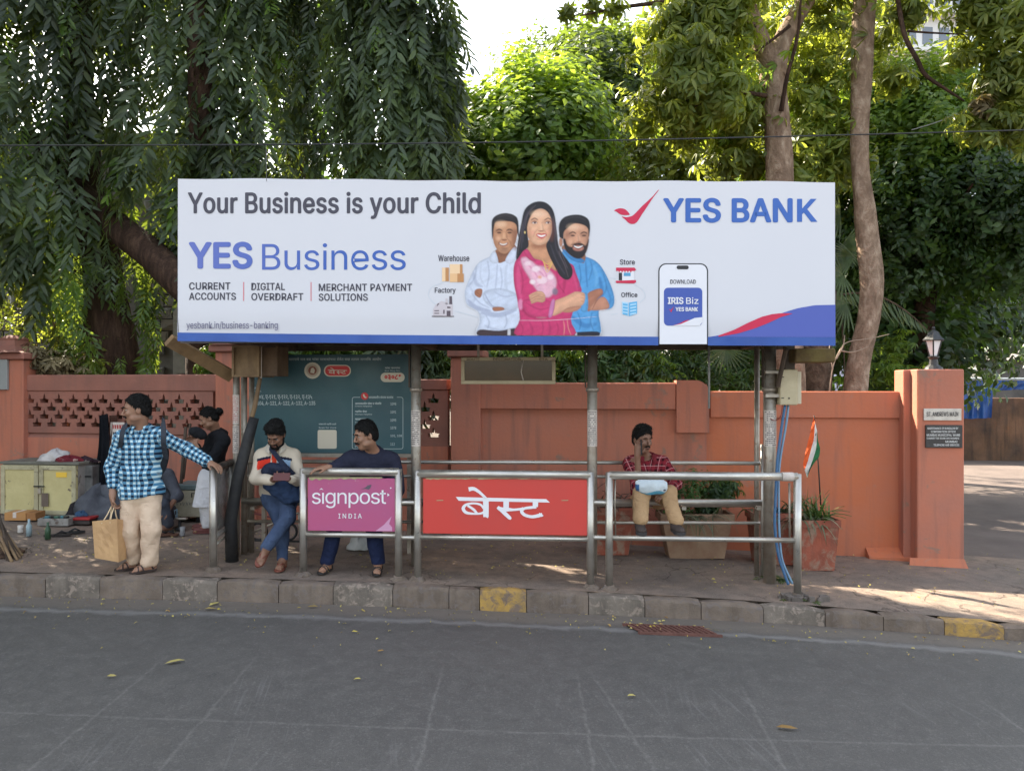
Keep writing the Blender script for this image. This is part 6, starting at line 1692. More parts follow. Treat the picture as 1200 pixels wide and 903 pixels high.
# end railing running back from the kerb
ua, zt = SH.hit(250, 549, 0.0)
g = float(gz(SH.w(ua, 0, 0)[0]))
r1 = thing('railing', SH.w(ua, .35, g), 'short steel end railing with grey glass running back from the kerb at the left', 'railing', 'steel railings along the kerb')
ub = SH.hit(271, 560, .62)[0]
for u, v in ((ua, 0), (ub, .62)):
 MB(SH).tube([(u, v, g - .02), (u, v, zt + .03)], .034, 16).build('post', STEEL, r1, True)
 MB(SH).lathe(u, v, [(.08, g - .01), (.07, g + .02), (.045, g + .04)], 9).build('footing', KM[1], r1)
MB(SH).tube([(ua, 0, zt), (ub, .62, zt)], .036, 14).build('top_rail', worn('worn dark rail', S(92, 84, 78), S(60, 54, 50), .8, 10, .4, .6), r1, True)
MB(SH).tube([(ua, 0, zt - .62), (ub, .62, zt - .62)], .024, 12).build('lower_rail', STEEL, r1, True)
MB(SH).tube([(ua, 0.06, zt - .69), (ub, .60, zt - .69)], .014, 10).build('lower_rail', STEEL_D, r1, True)
t = NT('grimy glass'); gl = t.n('ShaderNodeBsdfGlass'); gl.inputs['Roughness'].default_value = .15; gl.inputs['IOR'].default_value = 1.1
df = t.n('ShaderNodeBsdfDiffuse'); df.inputs['Color'].default_value = (.16, .155, .14, 1)
mx = t.n('ShaderNodeMixShader'); t.l(t.ramp(t.noise(t.pos(), 6, 5), [(.35, .35), (.65, .75)]), mx.inputs[0]); t.l(gl.outputs[0], mx.inputs[1]); t.l(df.outputs[0], mx.inputs[2])
M_GLASS = t.done(mx)
V = []
for u, v in ((ua, .04), (ub, .58)): V += [(u - .004, v, zt - .58), (u + .004, v, zt - .58), (u + .004, v, zt - .04), (u - .004, v, zt - .04)]
MB(SH).add(V, [(0, 1, 2, 3), (7, 6, 5, 4), (0, 4, 5, 1), (1, 5, 6, 2), (2, 6, 7, 3), (3, 7, 4, 0)]).build('glass_panel', M_GLASS, r1)
# ------------------------------------------------------------ teal information board
IV = 1.0
M_TEAL = worn('teal board', S(58, 92, 98), S(48, 78, 86), .7, 2, .5, bump=.05)
u0, z1 = SH.hit(296, 415, IV); u1, z0 = SH.hit(484, 531, IV)
ib = thing('information_board', SH.w((u0 + u1) / 2, IV, z0), 'teal bus information board with red round badge and phone list behind the bench', 'information board')
ipan = MB(SH).box(u0, u1, IV + .002, IV + .035, z0, z1, .003).build('panel', M_TEAL, ib)
MB(SH).box(u0 - .02, u1 + .02, IV + .0, IV + .06, z0 - .04, z0 - .002).build('frame_rail', STEEL_D, ib)
for u in (u0 + .1, u1 - .05): MB(SH).box(u - .02, u + .02, IV + .036, IV + .08, float(gz(u)) - .05, z1 - .02).build('support_post', STEEL_D, ib)
iv = IV - .001
I_PALE = ink('pale print', S(188, 200, 200)); I_CREAM = ink('cream print', S(214, 204, 184)); I_RBEST = ink('badge red', S(206, 58, 58)); I_BRN = ink('emblem brown', S(140, 84, 66))
T_ = lambda s_, b_, m=I_PALE, bold=.01, sp=1.0, v=iv: put_text(s_, SH, v, b_, m, ipan, bold=bold, spacing=sp)
T_('बस थांब मारगाचे नाव बस थांबा परवाशांचया सेवेत सदा ततपर नागरिक आयोग', (324, 418, 447, 422))
def disc(cx, cy, r, m, v, name, n=20): put_poly([(cx + r * cos(2 * pi * i / n), cy + r * sin(2 * pi * i / n)) for i in range(n)], SH, v, m, ipan, name)
disc(366.2, 433.5, 9.7, I_CREAM, iv, 'emblem'); disc(366.2, 433.5, 7.2, ink('emblem pale', S(190, 172, 150)), iv - .001, 'emblem'); disc(366.2, 433.5, 5, I_BRN, iv - .002, 'emblem'); put_poly([(363.5, 436), (364.5, 431), (367, 430), (369, 433), (368, 437)], SH, iv - .003, I_CREAM, ipan, 'emblem')
put_poly(rrect(379.5, 426.8, 411.3, 440.6, 6.7), SH, iv, I_CREAM, ipan, 'badge'); put_poly(rrect(381, 428, 410, 439.5, 5.6), SH, iv - .001, I_RBEST, ipan, 'badge')
def best_small(x0, y0, sx_, sy_, v, m):
 q = lambda pts: [(x0 + (a - 122) / 944 * sx_, y0 + (b - 85) / 325 * sy_) for a, b in pts]
 for pts in ([(122, 184), (1030, 206), (1066, 240), (150, 222)], [(250, 90), (320, 95), (430, 190), (390, 195), (300, 125), (260, 128)], [(392, 210), (450, 210), (450, 398), (392, 370)], [(600, 210), (655, 210), (655, 320), (600, 320)],
    [(535, 280), (620, 295), (790, 295), (790, 322), (640, 330), (690, 400), (660, 412)], [(895, 215), (950, 215), (948, 300), (830, 310), (800, 330), (780, 320), (810, 290), (893, 278)],
    [(780, 320), (815, 320), (850, 365), (985, 350), (1000, 374), (880, 398), (800, 370)]):
  put_poly(q(pts), SH, v, m, ipan)
 for pts in ([(400, 262), (300, 240), (210, 252), (182, 300), (210, 345), (300, 362), (400, 352), (400, 328), (300, 340), (235, 325), (218, 300), (240, 274), (300, 262), (400, 285)], [(235, 270), (262, 262), (345, 345), (320, 352)]):
  put_poly(q(pts), SH, v, m, ipan)
best_small(384, 430, 23, 8, iv - .002, I_CREAM)
T_('थांबा करमांक', (451, 429, 469, 431.6)); T_('Bus Stop No.', (451, 432.8, 469, 435.2))
put_poly(rrect(446, 436, 474.2, 447, 5.3), SH, iv, I_CREAM, ipan, 'number_plate'); T_('०३०८१', (450.5, 438.3, 470, 444.6), I_RBEST, .03, 1, iv - .001)
T_('बस', (297, 453, 302, 455.5)); T_('Bus No.', (297, 456.5, 306.5, 458.5))
T_('१०४, ए-१२१, ए-१२२, ए-१३२, ए-१३५', (301.5, 462, 366, 468)); T_('104, A-121, A-122, A-132, A-135', (301.5, 469.5, 369.5, 474.8), I_PALE, .03)
# framed list
fr_pts = rrect(412.5, 464.5, 472.5, 525.5, 2.5); fr_in = rrect(413.1, 465.1, 471.9, 524.9, 2)
V = []; F = []
for a, b in zip(fr_pts, fr_in):
 for q in (a, b):
  u, z = SH.hit(q[0], q[1], iv); V.append((u, iv, z))
n = len(fr_pts)
for i in range(n): j = (i + 1) % n; F.append((2 * i, 2 * j, 2 * j + 1, 2 * i + 1))
MB(SH).add(V, [f[::-1] for f in F]).build('list_frame', I_PALE, ipan)
put_poly([(422, 463), (465, 464), (465, 467), (422, 466)], SH, iv - .0005, M_TEAL, ipan, 'list_heading')
disc(427.3, 463.5, 4.3, I_RBEST, iv - .001, 'phone_badge'); put_poly([(425.3, 461.5), (426.6, 461), (427.3, 462.6), (428.2, 464.2), (429.6, 464.5), (429, 465.8), (427, 465.3), (425.6, 463.6)], SH, iv - .002, I_CREAM, ipan, 'phone_badge')
T_('आपतकालीन संपरक करमांक', (432, 462.8, 461, 466.3), I_PALE, .012, 1, iv - .001)
for y, a, b_, n_ in ((470.5, 'आपतकालीन सेवा व पोलिस', 'Crime helpline', '1098'), (480, 'महिला सेवा', 'Women Helpline', '1091'), (489.5, 'वाहतूक', 'Traffic', '1095'), (498.5, 'रगणवाहिका', 'Ambulance', '1078'), (508, 'अगनिशमन दल', 'Fire brigade', '101, 108'), (517.5, 'पोलिस', 'Police', '112')):
 w = 31 if y < 475 else 14
 T_(a, (416, y, 416 + w, y + 2.8), I_PALE, .02); T_(b_, (416, y + 3.8, 416 + (20 if y < 489 else 10), y + 6)); T_(n_, (457.5, y + .6, 457.5 + len(n_) * 1.7, y + 3.6), I_PALE, .02)
T_('थांबयाची महिती साठी', (373.5, 495, 394, 497.4)); T_('Scan for more', (373.5, 499.3, 394, 501.4))
put_poly(rrect(372.2, 503, 394.6, 525, 2), SH, iv, I_CREAM, ipan, 'blank_plate')
# ------------------------------------------------------------ hanging display
DV = .85
M_CRM = worn('cream metal', S(196, 182, 150), S(168, 152, 122), .6, 6, .5, .1, .1)
u0, z1 = SH.hit(540.5, 418, DV); u1, z0 = SH.hit(651, 449.5, DV)
dp = thing('display_sign', SH.w((u0 + u1) / 2, DV, z0), 'cream framed bus arrival display hanging from the shelter roof, screen off', 'display')
MB(SH).box(u0 + .01, u1 - .01, DV + .01, DV + .12, z0 + .01, z1 - .01).build('housing', M_CRM, dp)
b = .036
for q, nm in (((u0, u1, z0, z0 + b), 'frame'), ((u0, u1, z1 - b, z1), 'frame'), ((u0, u0 + b, z0 + b + .001, z1 - b - .001), 'frame'), ((u1 - b, u1, z0 + b + .001, z1 - b - .001), 'frame')):
 MB(SH).box(q[0], q[1], DV - .02, DV + .009, q[2], q[3], .004).build(nm, M_CRM, dp)
t = NT('display screen'); c = t.mix(t.ramp(t.noise(t.pos(), 3, 4), [(.4, 0), (.6, 1)]), S(96, 76, 56), S(84, 70, 52)); M_SCR = t.done(t.bsdf(c, .08, 0, None, .6))
MB(SH).box(u0 + b, u1 - b, DV - .006, DV + .008, z0 + b, z1 - b).build('screen', M_SCR, dp)
I_FAINT = ink('faint lettering', S(120, 100, 84))  # faint print on the cream frame
for s_, x0, x1 in (('ROUTE', 547, 562), ('DESTINATION', 578, 610), ('ETA', 632, 642)):
 put_text(s_, SH, DV - .022, (x0, 418.9, x1, 421.8), I_FAINT, dp, bold=.02)
for px in (560, 635):
 u = SH.hit(px, 418, DV)[0]
 MB(SH).box(u - .012, u + .012, DV + .03, DV + .05, z1 - .012, zR + .02).build('hanger', STEEL_D, dp)
MB(SH).tube([(u0 + .62, DV - .026, z0 + .04), (u0 + .6, DV - .03, z0 + .12), (u0 + .62, DV - .026, z1 - .03)], .006, 6).build('loose_wire', PAPER, dp, True)
# ------------------------------------------------------------ junction box, pipes
JV = .40
u0, z1 = SH.hit(914, 432, JV); u1, z0 = SH.hit(935, 474, JV); u2 = SH.hit(940, 440, JV)[0]
jb = thing('junction_box', SH.w((u0 + u1) / 2, JV, z0), 'cream metal junction box bolted to the right column of the shelter', 'junction box')
MB(SH).box(u0, u1, JV, JV + .18, z0, z1, .008).build('door', M_CRM, jb)
MB(SH).box(u1 + .002, u2, JV + .02, JV + .20, z0 + .01, z1 - .02, .004).build('side', worn('pale metal', S(206, 194, 168), S(180, 168, 140), .5, 6, .5), jb)
for dz_ in (.06, .25): MB(SH).box(u0 + .012, u0 + .035, JV - .006, JV - .001, z0 + dz_, z0 + dz_ + .008).build('hinge', DARK, jb)
MB(SH).box(u0 + .075, u0 + .085, JV - .006, JV - .001, z0 + .055, z0 + .07).build('keyhole', DARK, jb)
uc = SH.hit(903, 460, CV)[0]
MB(SH).box(uc - .07, u0 + .03, CV - .10, CV - .06, z0 + .07, z0 + .10).build('clamp', STEEL_D, jb); MB(SH).box(uc - .07, u0 + .03, CV - .10, CV - .06, z1 - .04, z1 - .015).build('clamp', STEEL_D, jb)
a = SH.hit(907, 452, CV); b2 = SH.hit(921, 408, CV - .3)
tag(MB(SH).tube([(a[0], CV - .13, a[1]), (b2[0], CV - .3, b2[1])], .022, 8).build('diagonal_brace', WOODD), 'short brown strut from the right column up to the billboard', 'strut')
a = SH.hit(924, 402, .5); b2 = SH.hit(924, 432, .5)
tag(MB(SH).box(a[0] - .045, a[0] + .045, .45, .52, b2[1] + .0, a[1] + .0, .004).build('wood_post', worn('grey wood', S(104, 94, 86), S(76, 68, 62), .8, 8, .9)), 'short grey wooden post between junction box and billboard', 'timber')
M_BLUEP = worn('blue pipe', S(62, 104, 144), S(48, 82, 118), .6, 8, .45)
pp = []
for (x, y, v) in ((920, 474, .45), (916, 500, .44), (911, 540, .42), (909, 580, .40), (908, 615, .38), (912, 648, .36), (918, 668, .34), (924, 684, .32)):
 u, z = SH.hit(x, y, v); pp.append((u, v, z))
P = catmull(pp, 5, False)
tag(MB(SH).tube([tuple(q) for q in P], .013, 10).build('blue_pipe', M_BLUEP, None, True), 'blue flexible pipe running down from the junction box, the thicker one', 'pipe')
P2 = [(q[0] + .034 + .008 * sin(i * .4), q[1] + .02, q[2]) for i, q in enumerate(P)]
tag(MB(SH).tube(P2, .011, 8).build('blue_pipe', worn('pale blue pipe', S(120, 152, 176), S(90, 120, 150), .6, 8, .5), None, True), 'thin pale pipe running beside the blue one down from the junction box', 'pipe')
a = SH.hit(905, 492, .44)
tag(MB(SH).tube([tuple(q) for q in catmull([(a[0] + .09, .44, a[1] + .14), (a[0] + .07, .42, a[1] + .04), (a[0] + .02, .42, a[1] + .0), (a[0] - .02, .44, a[1] + .02)], 5, False)], .004, 5).build('red_wire', plain('red wire', S(120, 40, 36), .5), None, True), 'loose red wire curling below the junction box', 'wire')
# ------------------------------------------------------------ planters, flag, street cobbler's belongings
M_POT = worn('terracotta planter', S(158, 84, 62), S(112, 62, 48), .9, 4, .8, bump=.5, streak=S(96, 70, 58), streak_amt=.6, dirt=S(146, 120, 102), dirt_pos=(.50, .62), dirt_scale=6)
M_POTG = worn('faded planter', S(150, 124, 100), S(120, 84, 64), .9, 4, .85, bump=.4)
M_EARTH = plain('potting earth', (.05, .035, .025), .95)
def planter(px0, px1, ptop, pbot, Y, label, mat, plant=None, taper=.74, depth=.30):
 x0 = (px0 - 600) / FPX * Y; x1 = (px1 - 600) / FPX * Y; cx = (x0 + x1) / 2; w = (x1 - x0) / 2
 zt = CZ - (ptop - 451) / FPX * Y; zb = float(gz(cx)) + .005
 th = thing('planter', (cx, Y, zb), label, 'planter')
 d = depth / 2
 V = []; F = []
 for (f, z, dd) in ((taper, zb, .85), (.93, zt - .09, .96), (.93, zt - .075, .96), (1.0, zt - .072, 1.04), (1.0, zt, 1.04), (.93, zt, .96), (.90, zt - .05, .92)):
  V += [(cx - w * f, Y - d * dd, z), (cx + w * f, Y - d * dd, z), (cx + w * f, Y + d * dd, z), (cx - w * f, Y + d * dd, z)]
 for i in range(6):
  for k in range(4):
   F.append((i * 4 + k, i * 4 + (k + 1) % 4, i * 4 + 4 + (k + 1) % 4, i * 4 + 4 + k))
 F.append((3, 2, 1, 0))
 o = obj('pot', V, F, mat, th)
 obj('earth', V[-4:], [(0, 1, 2, 3)], M_EARTH, th)
 return th, cx, w, zt
YW = 8.25
def blades(name, cx, Y, zt, n, L, W, spread, mat, parent, seed, wx=.1, up=1.0):
 r = np.random.default_rng(seed); parts = []
 for i in range(n):
  a = r.uniform(0, 6.28); x = cx + r.normal(0, wx);
  segs = 5; l = L * r.uniform(.6, 1.1); el = r.uniform(.5, 1.3) * up
  P = []; p_ = np.array([x, Y + r.normal(0, .05), zt - .02]); d_ = np.array([cos(a) * cos(el), sin(a) * cos(el), sin(el)])
  V = []
  for k in range(segs + 1):
   f = k / segs; side = np.array([-sin(a), cos(a), 0]) * W * .5 * (1 - f ** 1.5) + 1e-5
   V += [p_ - side, p_ + side + np.array([0, 0, W * .2])]
   d_ = d_ + np.array([0, 0, -spread / segs]); d_ /= np.linalg.norm(d_); p_ = p_ + d_ * l / segs
  V = np.array(V)
  V[:, 1] = np.minimum(V[:, 1], 8.8 - .11 * V[:, 0] * 1.0 - .06)
  Fq = []
  for k in range(segs): b_ = 2 * k; Fq += [(b_, b_ + 1, b_ + 3), (b_, b_ + 3, b_ + 2)]
  parts.append((V, np.array(Fq)))
 V, F = merge(parts); o = obj(name, V, F, mat, parent); o['kind'] = 'stuff'; return o
M_SPID = leaf_mat('strappy leaves', (.10, .12, .07), (.16, .18, .10), (.26, .26, .16), (.16, .2, .05), .25, .5, 4)
M_SPIG = leaf_mat('green strappy leaves', (.05, .10, .03), (.08, .15, .04), (.14, .22, .06), (.16, .26, .04), .3, .45, 4)
th, cx, w, zt = planter(771, 856, 599, 641, 8.15, 'wide faded planter behind the seated man, with two leafy shrubs and trailing grass', M_POTG)
bush(th, [(800, 580, 8.15, .17, 90), (815, 572, 8.15, .15, 80), (790, 590, 8.15, .12, 50)], T_SPR, leaf_mat('bush green', (.04, .11, .025), (.06, .15, .03), (.09, .20, .04), (.14, .28, .03), .3, .5, 4), 71, (.35, .55), docull=False)
bush(th, [(840, 576, 8.15, .17, 90), (852, 570, 8.1, .14, 60), (828, 590, 8.15, .12, 40)], T_WH, M_DK, 72, (.4, .6), name='dark_foliage', docull=False)
blades('trailing_leaves', (815 - 600) / FPX * 8.0, 7.98, zt, 46, .42, .014, 2.6, M_SPID, th, 5, .10, .7)
th, cx, w, zt = planter(690, 741, 592, 636, 8.2, 'terracotta planter half hidden behind the railing post left of the seated man', M_POT)
blades('leaves', cx, 8.2, zt, 40, .35, .03, 1.2, leaf_mat('brown purple leaves', (.06, .045, .04), (.09, .06, .05), (.13, .1, .08), (.1, .06, .03), .2, .6, 3), th, 6, .18)
th, cx, w, zt = planter(878, 932, 598, 640, 7.95, 'terracotta planter behind the right column with pale strappy leaves', M_POT)
blades('leaves', cx + .1, 7.95, zt, 40, .40, .028, 1.9, M_SPID, th, 7, .14)
th, cx, w, zt = planter(928, 978, 606, 647, 7.75, 'terracotta planter with spiky green plant, the one holding the small flag', M_POT)
blades('leaves', cx + .02, 7.75, zt, 46, .36, .026, .9, M_SPIG, th, 8, .06, 1.25)
blades('lower_leaves', cx - .1, 7.7, zt, 26, .34, .026, 2.2, M_SPID, th, 9, .08, .8)
# flag
Yf = 7.75
fl = thing('flag', PT(962, 606, Yf), 'small drooping saffron, white and green flag on a stick in the right planter', 'flag')
MB().tube([tuple(PT(963, 610, Yf)), tuple(PT(959, 545, Yf)), tuple(PT(954, 486, Yf))], [.008, .008, .006], 8).build('stick', plain('dark stick', S(60, 44, 36), .7), fl, True)
cols = [ink('saffron', S(226, 96, 44), .8), ink('flag white', S(222, 216, 210), .8), ink('flag green', S(44, 110, 66), .8)]
edges = [[(954.5, 486), (953, 500), (950, 520), (943, 548), (941, 556)], [(956, 500), (955.5, 512), (952, 530), (947, 546), (943.5, 557)], [(958, 512), (958, 522), (955, 535), (950, 548), (948, 556)], [(960, 520), (960.5, 528), (960, 534), (957, 538), (955, 534)]]
edges = [[(953.5, 487), (950, 504), (946, 520), (942, 538), (941, 544)], [(955, 494), (954, 512), (951, 524), (946.5, 540), (943, 550)], [(957.5, 504), (957, 519), (955, 530), (949, 548), (946, 559)], [(959, 518), (961, 524), (960.5, 532), (958, 537), (955, 534)]]
for b_ in range(3):
 A = catmull(edges[b_], 4, False); Bc = catmull(edges[b_ + 1], 4, False)
 V = []; F = []
 n = len(A)
 for i in range(n):
  for j in range(4):
   q = A[i] + (Bc[i] - A[i]) * j / 3
   V.append(tuple(PT(q[0], q[1], Yf - .02 + .018 * sin(i * .9 + (b_ * 3 + j) * 1.3))))
 for i in range(n - 1):
  for j in range(3): a = i * 4 + j; F.append((a, a + 4, a + 5, a + 1))
 obj('cloth_band', V, F, cols[b_], fl, True)
disc_c = PT(953.5, 526, Yf - .045)
# weeds at column and post feet
wd = []
for (px, py, n, sd) in ((905, 676, 30, 1), (915, 679, 16, 2), (933, 702, 14, 3)):
 q = GP(px, py);
 r = np.random.default_rng(sd); P = np.array([q + np.array([r.normal(0, .06), r.normal(0, .04), .01]) for _ in range(n)])
 R = rot_yaw_tilt(r.uniform(0, 6.28, n), r.uniform(0, .8, n), r.uniform(0, 6.28, n))
 V, F = scatter(T_WH, P, R, r.uniform(.25, .45, n), r); wd.append((V, F))
V, F = merge(wd); tag(obj('weeds', V, F, M_GG), kind='stuff')
# rubble at the right post foot
V = []; F = []
q = GP(934, 700)
for k in range(26):
 c_ = q + np.array([random.gauss(0, .07), random.gauss(0, .05), .015]); s_ = random.uniform(.012, .035); n = len(V)
 V += [tuple(c_ + np.array([sx_ * s_ * random.uniform(.6, 1.2), sy_ * s_ * random.uniform(.6, 1.2), sz_ * s_ * random.uniform(.5, 1)])) for sz_ in (-1, 1) for sy_ in (-1, 1) for sx_ in (-1, 1)]
 F += [tuple(i + n for i in f) for f in ((0, 2, 3, 1), (4, 5, 7, 6), (0, 1, 5, 4), (2, 6, 7, 3), (0, 4, 6, 2), (1, 3, 7, 5))]
tag(obj('rubble', V, F, KM[2]), kind='stuff')
# ---- cobbler's pitch on the left
CB = Fr(-5.7, 9.35, -7)
M_CREAM = worn('peeling cream paint', S(202, 190, 138), S(176, 162, 112), .7, 3, .7, bump=.4, dirt=S(104, 90, 78), dirt_pos=(.60, .63), dirt_scale=2.6)
M_CREAMF = worn('cream frame paint', S(188, 180, 146), S(146, 136, 108), .8, 6, .7, bump=.4, dirt=S(96, 84, 72), dirt_pos=(.6, .68), dirt_scale=8)
u0, z1 = CB.hit(1, 541, 0); u1, _ = CB.hit(90, 541, 0); _, z0 = CB.hit(60, 602, 0)
cb = thing('cabinet', CB.w((u0 + u1) / 2, .25, z0), 'old cream cabinet with two peeling doors standing against the pierced wall', 'cabinet')
MB(CB).box(u0, u1, .03, .50, z0 - .05, z1 - .02).build('carcass', worn('cabinet side', S(150, 146, 140), S(104, 100, 96), .8, 5, .7, dirt=S(90, 74, 62), dirt_pos=(.58, .64), dirt_scale=5), cb)
MB(CB).box(u0 - .02, u1 + .03, -.01, .52, z1 - .018, z1 + .012, .004).build('top', worn('cabinet top', S(124, 122, 110), S(90, 88, 80), .8, 5, .8), cb)
um = CB.hit(46, 560, 0)[0]
for a, b_ in ((u0 + .005, um - .006), (um + .006, u1 - .005)):
 dr = MB(CB).box(a, b_, .0, .028, z0, z1 - .03, .003).build('door', M_CREAM, cb)
 for q in ((a, a + .055, z0, z1 - .03), (b_ - .055, b_, z0, z1 - .03), (a + .056, b_ - .056, z1 - .085, z1 - .03), (a + .056, b_ - .056, z0, z0 + .05)):
  MB(CB).box(q[0], q[1], -.016, -.001, q[2], q[3], .003).build('frame', M_CREAMF, dr)
MB(CB).tube([(um - .05, -.03, (z0 + z1) / 2 + .03), (um + .09, -.03, (z0 + z1) / 2 + .03)], .008, 8).build('bolt', DARK, cb)
MB(CB).box(um + .01, um + .05, -.045, -.018, (z0 + z1) / 2 - .06, (z0 + z1) / 2 + .01, .006).build('padlock', STEEL_D, cb)
ug = CB.hit(50, 560, 0)[0]
MB(CB).box(ug, ug + .09, -.022, -.017, z0 + .10, z0 + .26).build('patch', worn('grey patch', S(112, 98, 86), S(90, 78, 70), .6, 8, .8), cb)
ug = CB.hit(66, 560, 0)[0]
MB(CB).box(ug, ug + .14, -.006, -.001, z1 - .17, z1 - .11).build('sticker', ink('yellow sticker', S(232, 190, 70)), cb)
def heap(name, label, cat, px, py, Y, sx_, sy_, sz_, mat, seed, n=26, zfix=None):
 """crumpled cloth: noisy dome resting on its base"""
 r = np.random.default_rng(seed); ph = r.uniform(0, 6, 8)
 c_ = PT(px, py, Y) if zfix is None else np.array([(px - 600) / FPX * Y, Y, zfix])
 V = []; F = []
 m = 14
 for j in range(m + 1):
  f = j / m * pi / 2
  for i in range(n):
   a = 2 * pi * i / n
   k = 1 + .18 * sin(3 * a + ph[0] + 2 * f) + .12 * sin(7 * a + ph[1] - 3 * f) + .06 * sin(13 * a + ph[2] + 6 * f)
   h = 1 + .22 * sin(2 * a + ph[3]) + .12 * sin(5 * a + ph[4] + 4 * f)
   V.append((c_[0] + sx_ * cos(a) * cos(f) * k, c_[1] + sy_ * sin(a) * cos(f) * k, c_[2] + sz_ * sin(f) * h))
 for j in range(m):
  for i in range(n):
   i2 = (i + 1) % n; F.append((j * n + i, j * n + i2, (j + 1) * n + i2, (j + 1) * n + i))
 F.append(tuple(range(n - 1, -1, -1)))
 return tag(obj(name, V, F, mat, None, True), label, cat)
def fabric(name, c0, c1, pat=None, dirt_scale=9):
 return worn(name, c0, c1, .8, 6, .9, bump=.5, bscale=30, spec=.1, dirt=pat, dirt_pos=(.56, .6), dirt_scale=dirt_scale)
zt_c = z1 + .013
heap('cloth_bundle', 'white plastic-wrapped cloth bundle on top of the cream cabinet', 'bundle', 66, 540, 9.5, .18, .13, .12, fabric('white cloth', S(196, 190, 186), S(150, 144, 144)), 1, zfix=zt_c)
heap('cloth_bundle', 'red patterned cloth heap on the right of the cabinet top', 'bundle', 82, 540, 9.45, .14, .12, .06, fabric('red cloth', S(120, 44, 52), S(74, 34, 40), S(200, 170, 160)), 2, zfix=zt_c)
heap('cloth_bundle', 'dark spotted cloth heap hanging over the cabinet edge', 'bundle', 99, 541, 9.55, .15, .12, .07, fabric('spotted cloth', S(62, 44, 50), S(44, 36, 40), S(170, 150, 140)), 3, zfix=zt_c - .03)
# box standing right of cabinet
def crate(name, label, cat, px0, px1, ptop, pbot, Y, mat, depth=.25, ang=0, bev=.006):
 f_ = Fr((px0 + px1 - 1200) / 2 / FPX * Y, Y, ang)
 a, zt_ = f_.hit(px0, ptop, 0); b_, zb_ = f_.hit(px1, pbot, 0)
 g_ = float(gz((px0 + px1 - 1200) / 2 / FPX * Y)) + .012
 th = thing(name, f_.w((a + b_) / 2, depth / 2, g_), label, cat)
 return th, f_, a, b_, g_, zt_
th, f_, a, b_, g_, zt_ = crate('metal_box', 'dented grey metal box wedged beside the cabinet under the clothes', 'box', 91, 108, 545, 600, 9.45, None)
MB(f_).box(a, b_, 0, .4, g_, zt_, .01).build('body', worn('grey paint box', S(128, 126, 122), S(80, 78, 76), .9, 5, .6, .2), th); MB(f_).box(a + .01, b_ - .01, -.012, -.001, zt_ - .14, zt_ - .12).build('band', DARK, th)
th, f_, a, b_, g_, zt_ = crate('cardboard_box', 'brown cardboard box on the pavement in front of the cabinet', 'box', 5, 30, 600, 617, 9.0, None)
CARD = worn('cardboard', S(186, 136, 84), S(158, 112, 66), .7, 5, .85)
MB(f_).box(a, b_, 0, .22, g_, zt_, .003).build('body', CARD, th); MB(f_).box(b_ + .002, b_ + .11, .01, .2, g_, zt_ - .004, .003).build('flap', worn('cardboard shade', S(158, 110, 66), S(130, 90, 54), .7, 5, .85), th)  # side piece in a darker cardboard copy, shade put into its colour
MB(f_).box(a + .1, a + .14, -.002, .2, zt_ - .06, zt_ + .003).build('tape', PAPER, th)
th, f_, a, b_, g_, zt_ = crate('shoe_box', 'scuffed grey wooden tool chest holding shoe polish tins', 'box', 44, 80, 607, 624, 8.75, None)
CH = worn('scuffed grey chest', S(150, 146, 140), S(104, 98, 92), .9, 5, .8, dirt=S(90, 76, 66), dirt_pos=(.56, .64), dirt_scale=6)
MB(f_).box(a, b_, 0, .02, g_, zt_).box(a, b_, .22, .24, g_, zt_).box(a, a + .02, .021, .219, g_, zt_).box(b_ - .02, b_, .021, .219, g_, zt_).build('sides', CH, th)
MB(f_).box(a + .02, b_ - .02, .02, .22, g_, g_ + .02).build('bottom', CH, th)
for k in range(5):
 u = a + .05 + k * .055; c_ = f_.w(u, .1 + .03 * (k % 2), 0)
 tn = MB().lathe(c_[0], c_[1], [(.028, zt_ - .06), (.03, zt_ - .055), (.03, zt_ + .008), (.026, zt_ + .014)], 14).build('polish_tin', [plain('tin teal', S(70, 120, 128), .4), plain('tin black', S(30, 28, 28), .4), plain('tin green', S(60, 100, 84), .4)][k % 3])
 tag(tn, ['small teal polish tin at the left end of the grey chest', 'small black polish tin second from the left in the grey chest', 'small green polish tin in the middle of the grey chest', 'small teal polish tin second from the right in the grey chest', 'small black polish tin at the right end of the grey chest'][k], 'tin')
th, f_, a, b_, g_, zt_ = crate('plastic_crate', 'dark crate with a red lid beside the grey chest', 'crate', 83, 105, 606, 624, 8.85, None)
MB(f_).box(a, b_, 0, .25, g_, zt_ - .03, .01).build('body', worn('dark crate', S(62, 52, 48), S(44, 38, 36), .8, 6, .6), th); MB(f_).box(a - .005, b_ + .005, -.006, .256, zt_ - .028, zt_, .006).build('lid', worn('red lid', S(168, 44, 44), S(130, 34, 36), .6, 6, .45), th)
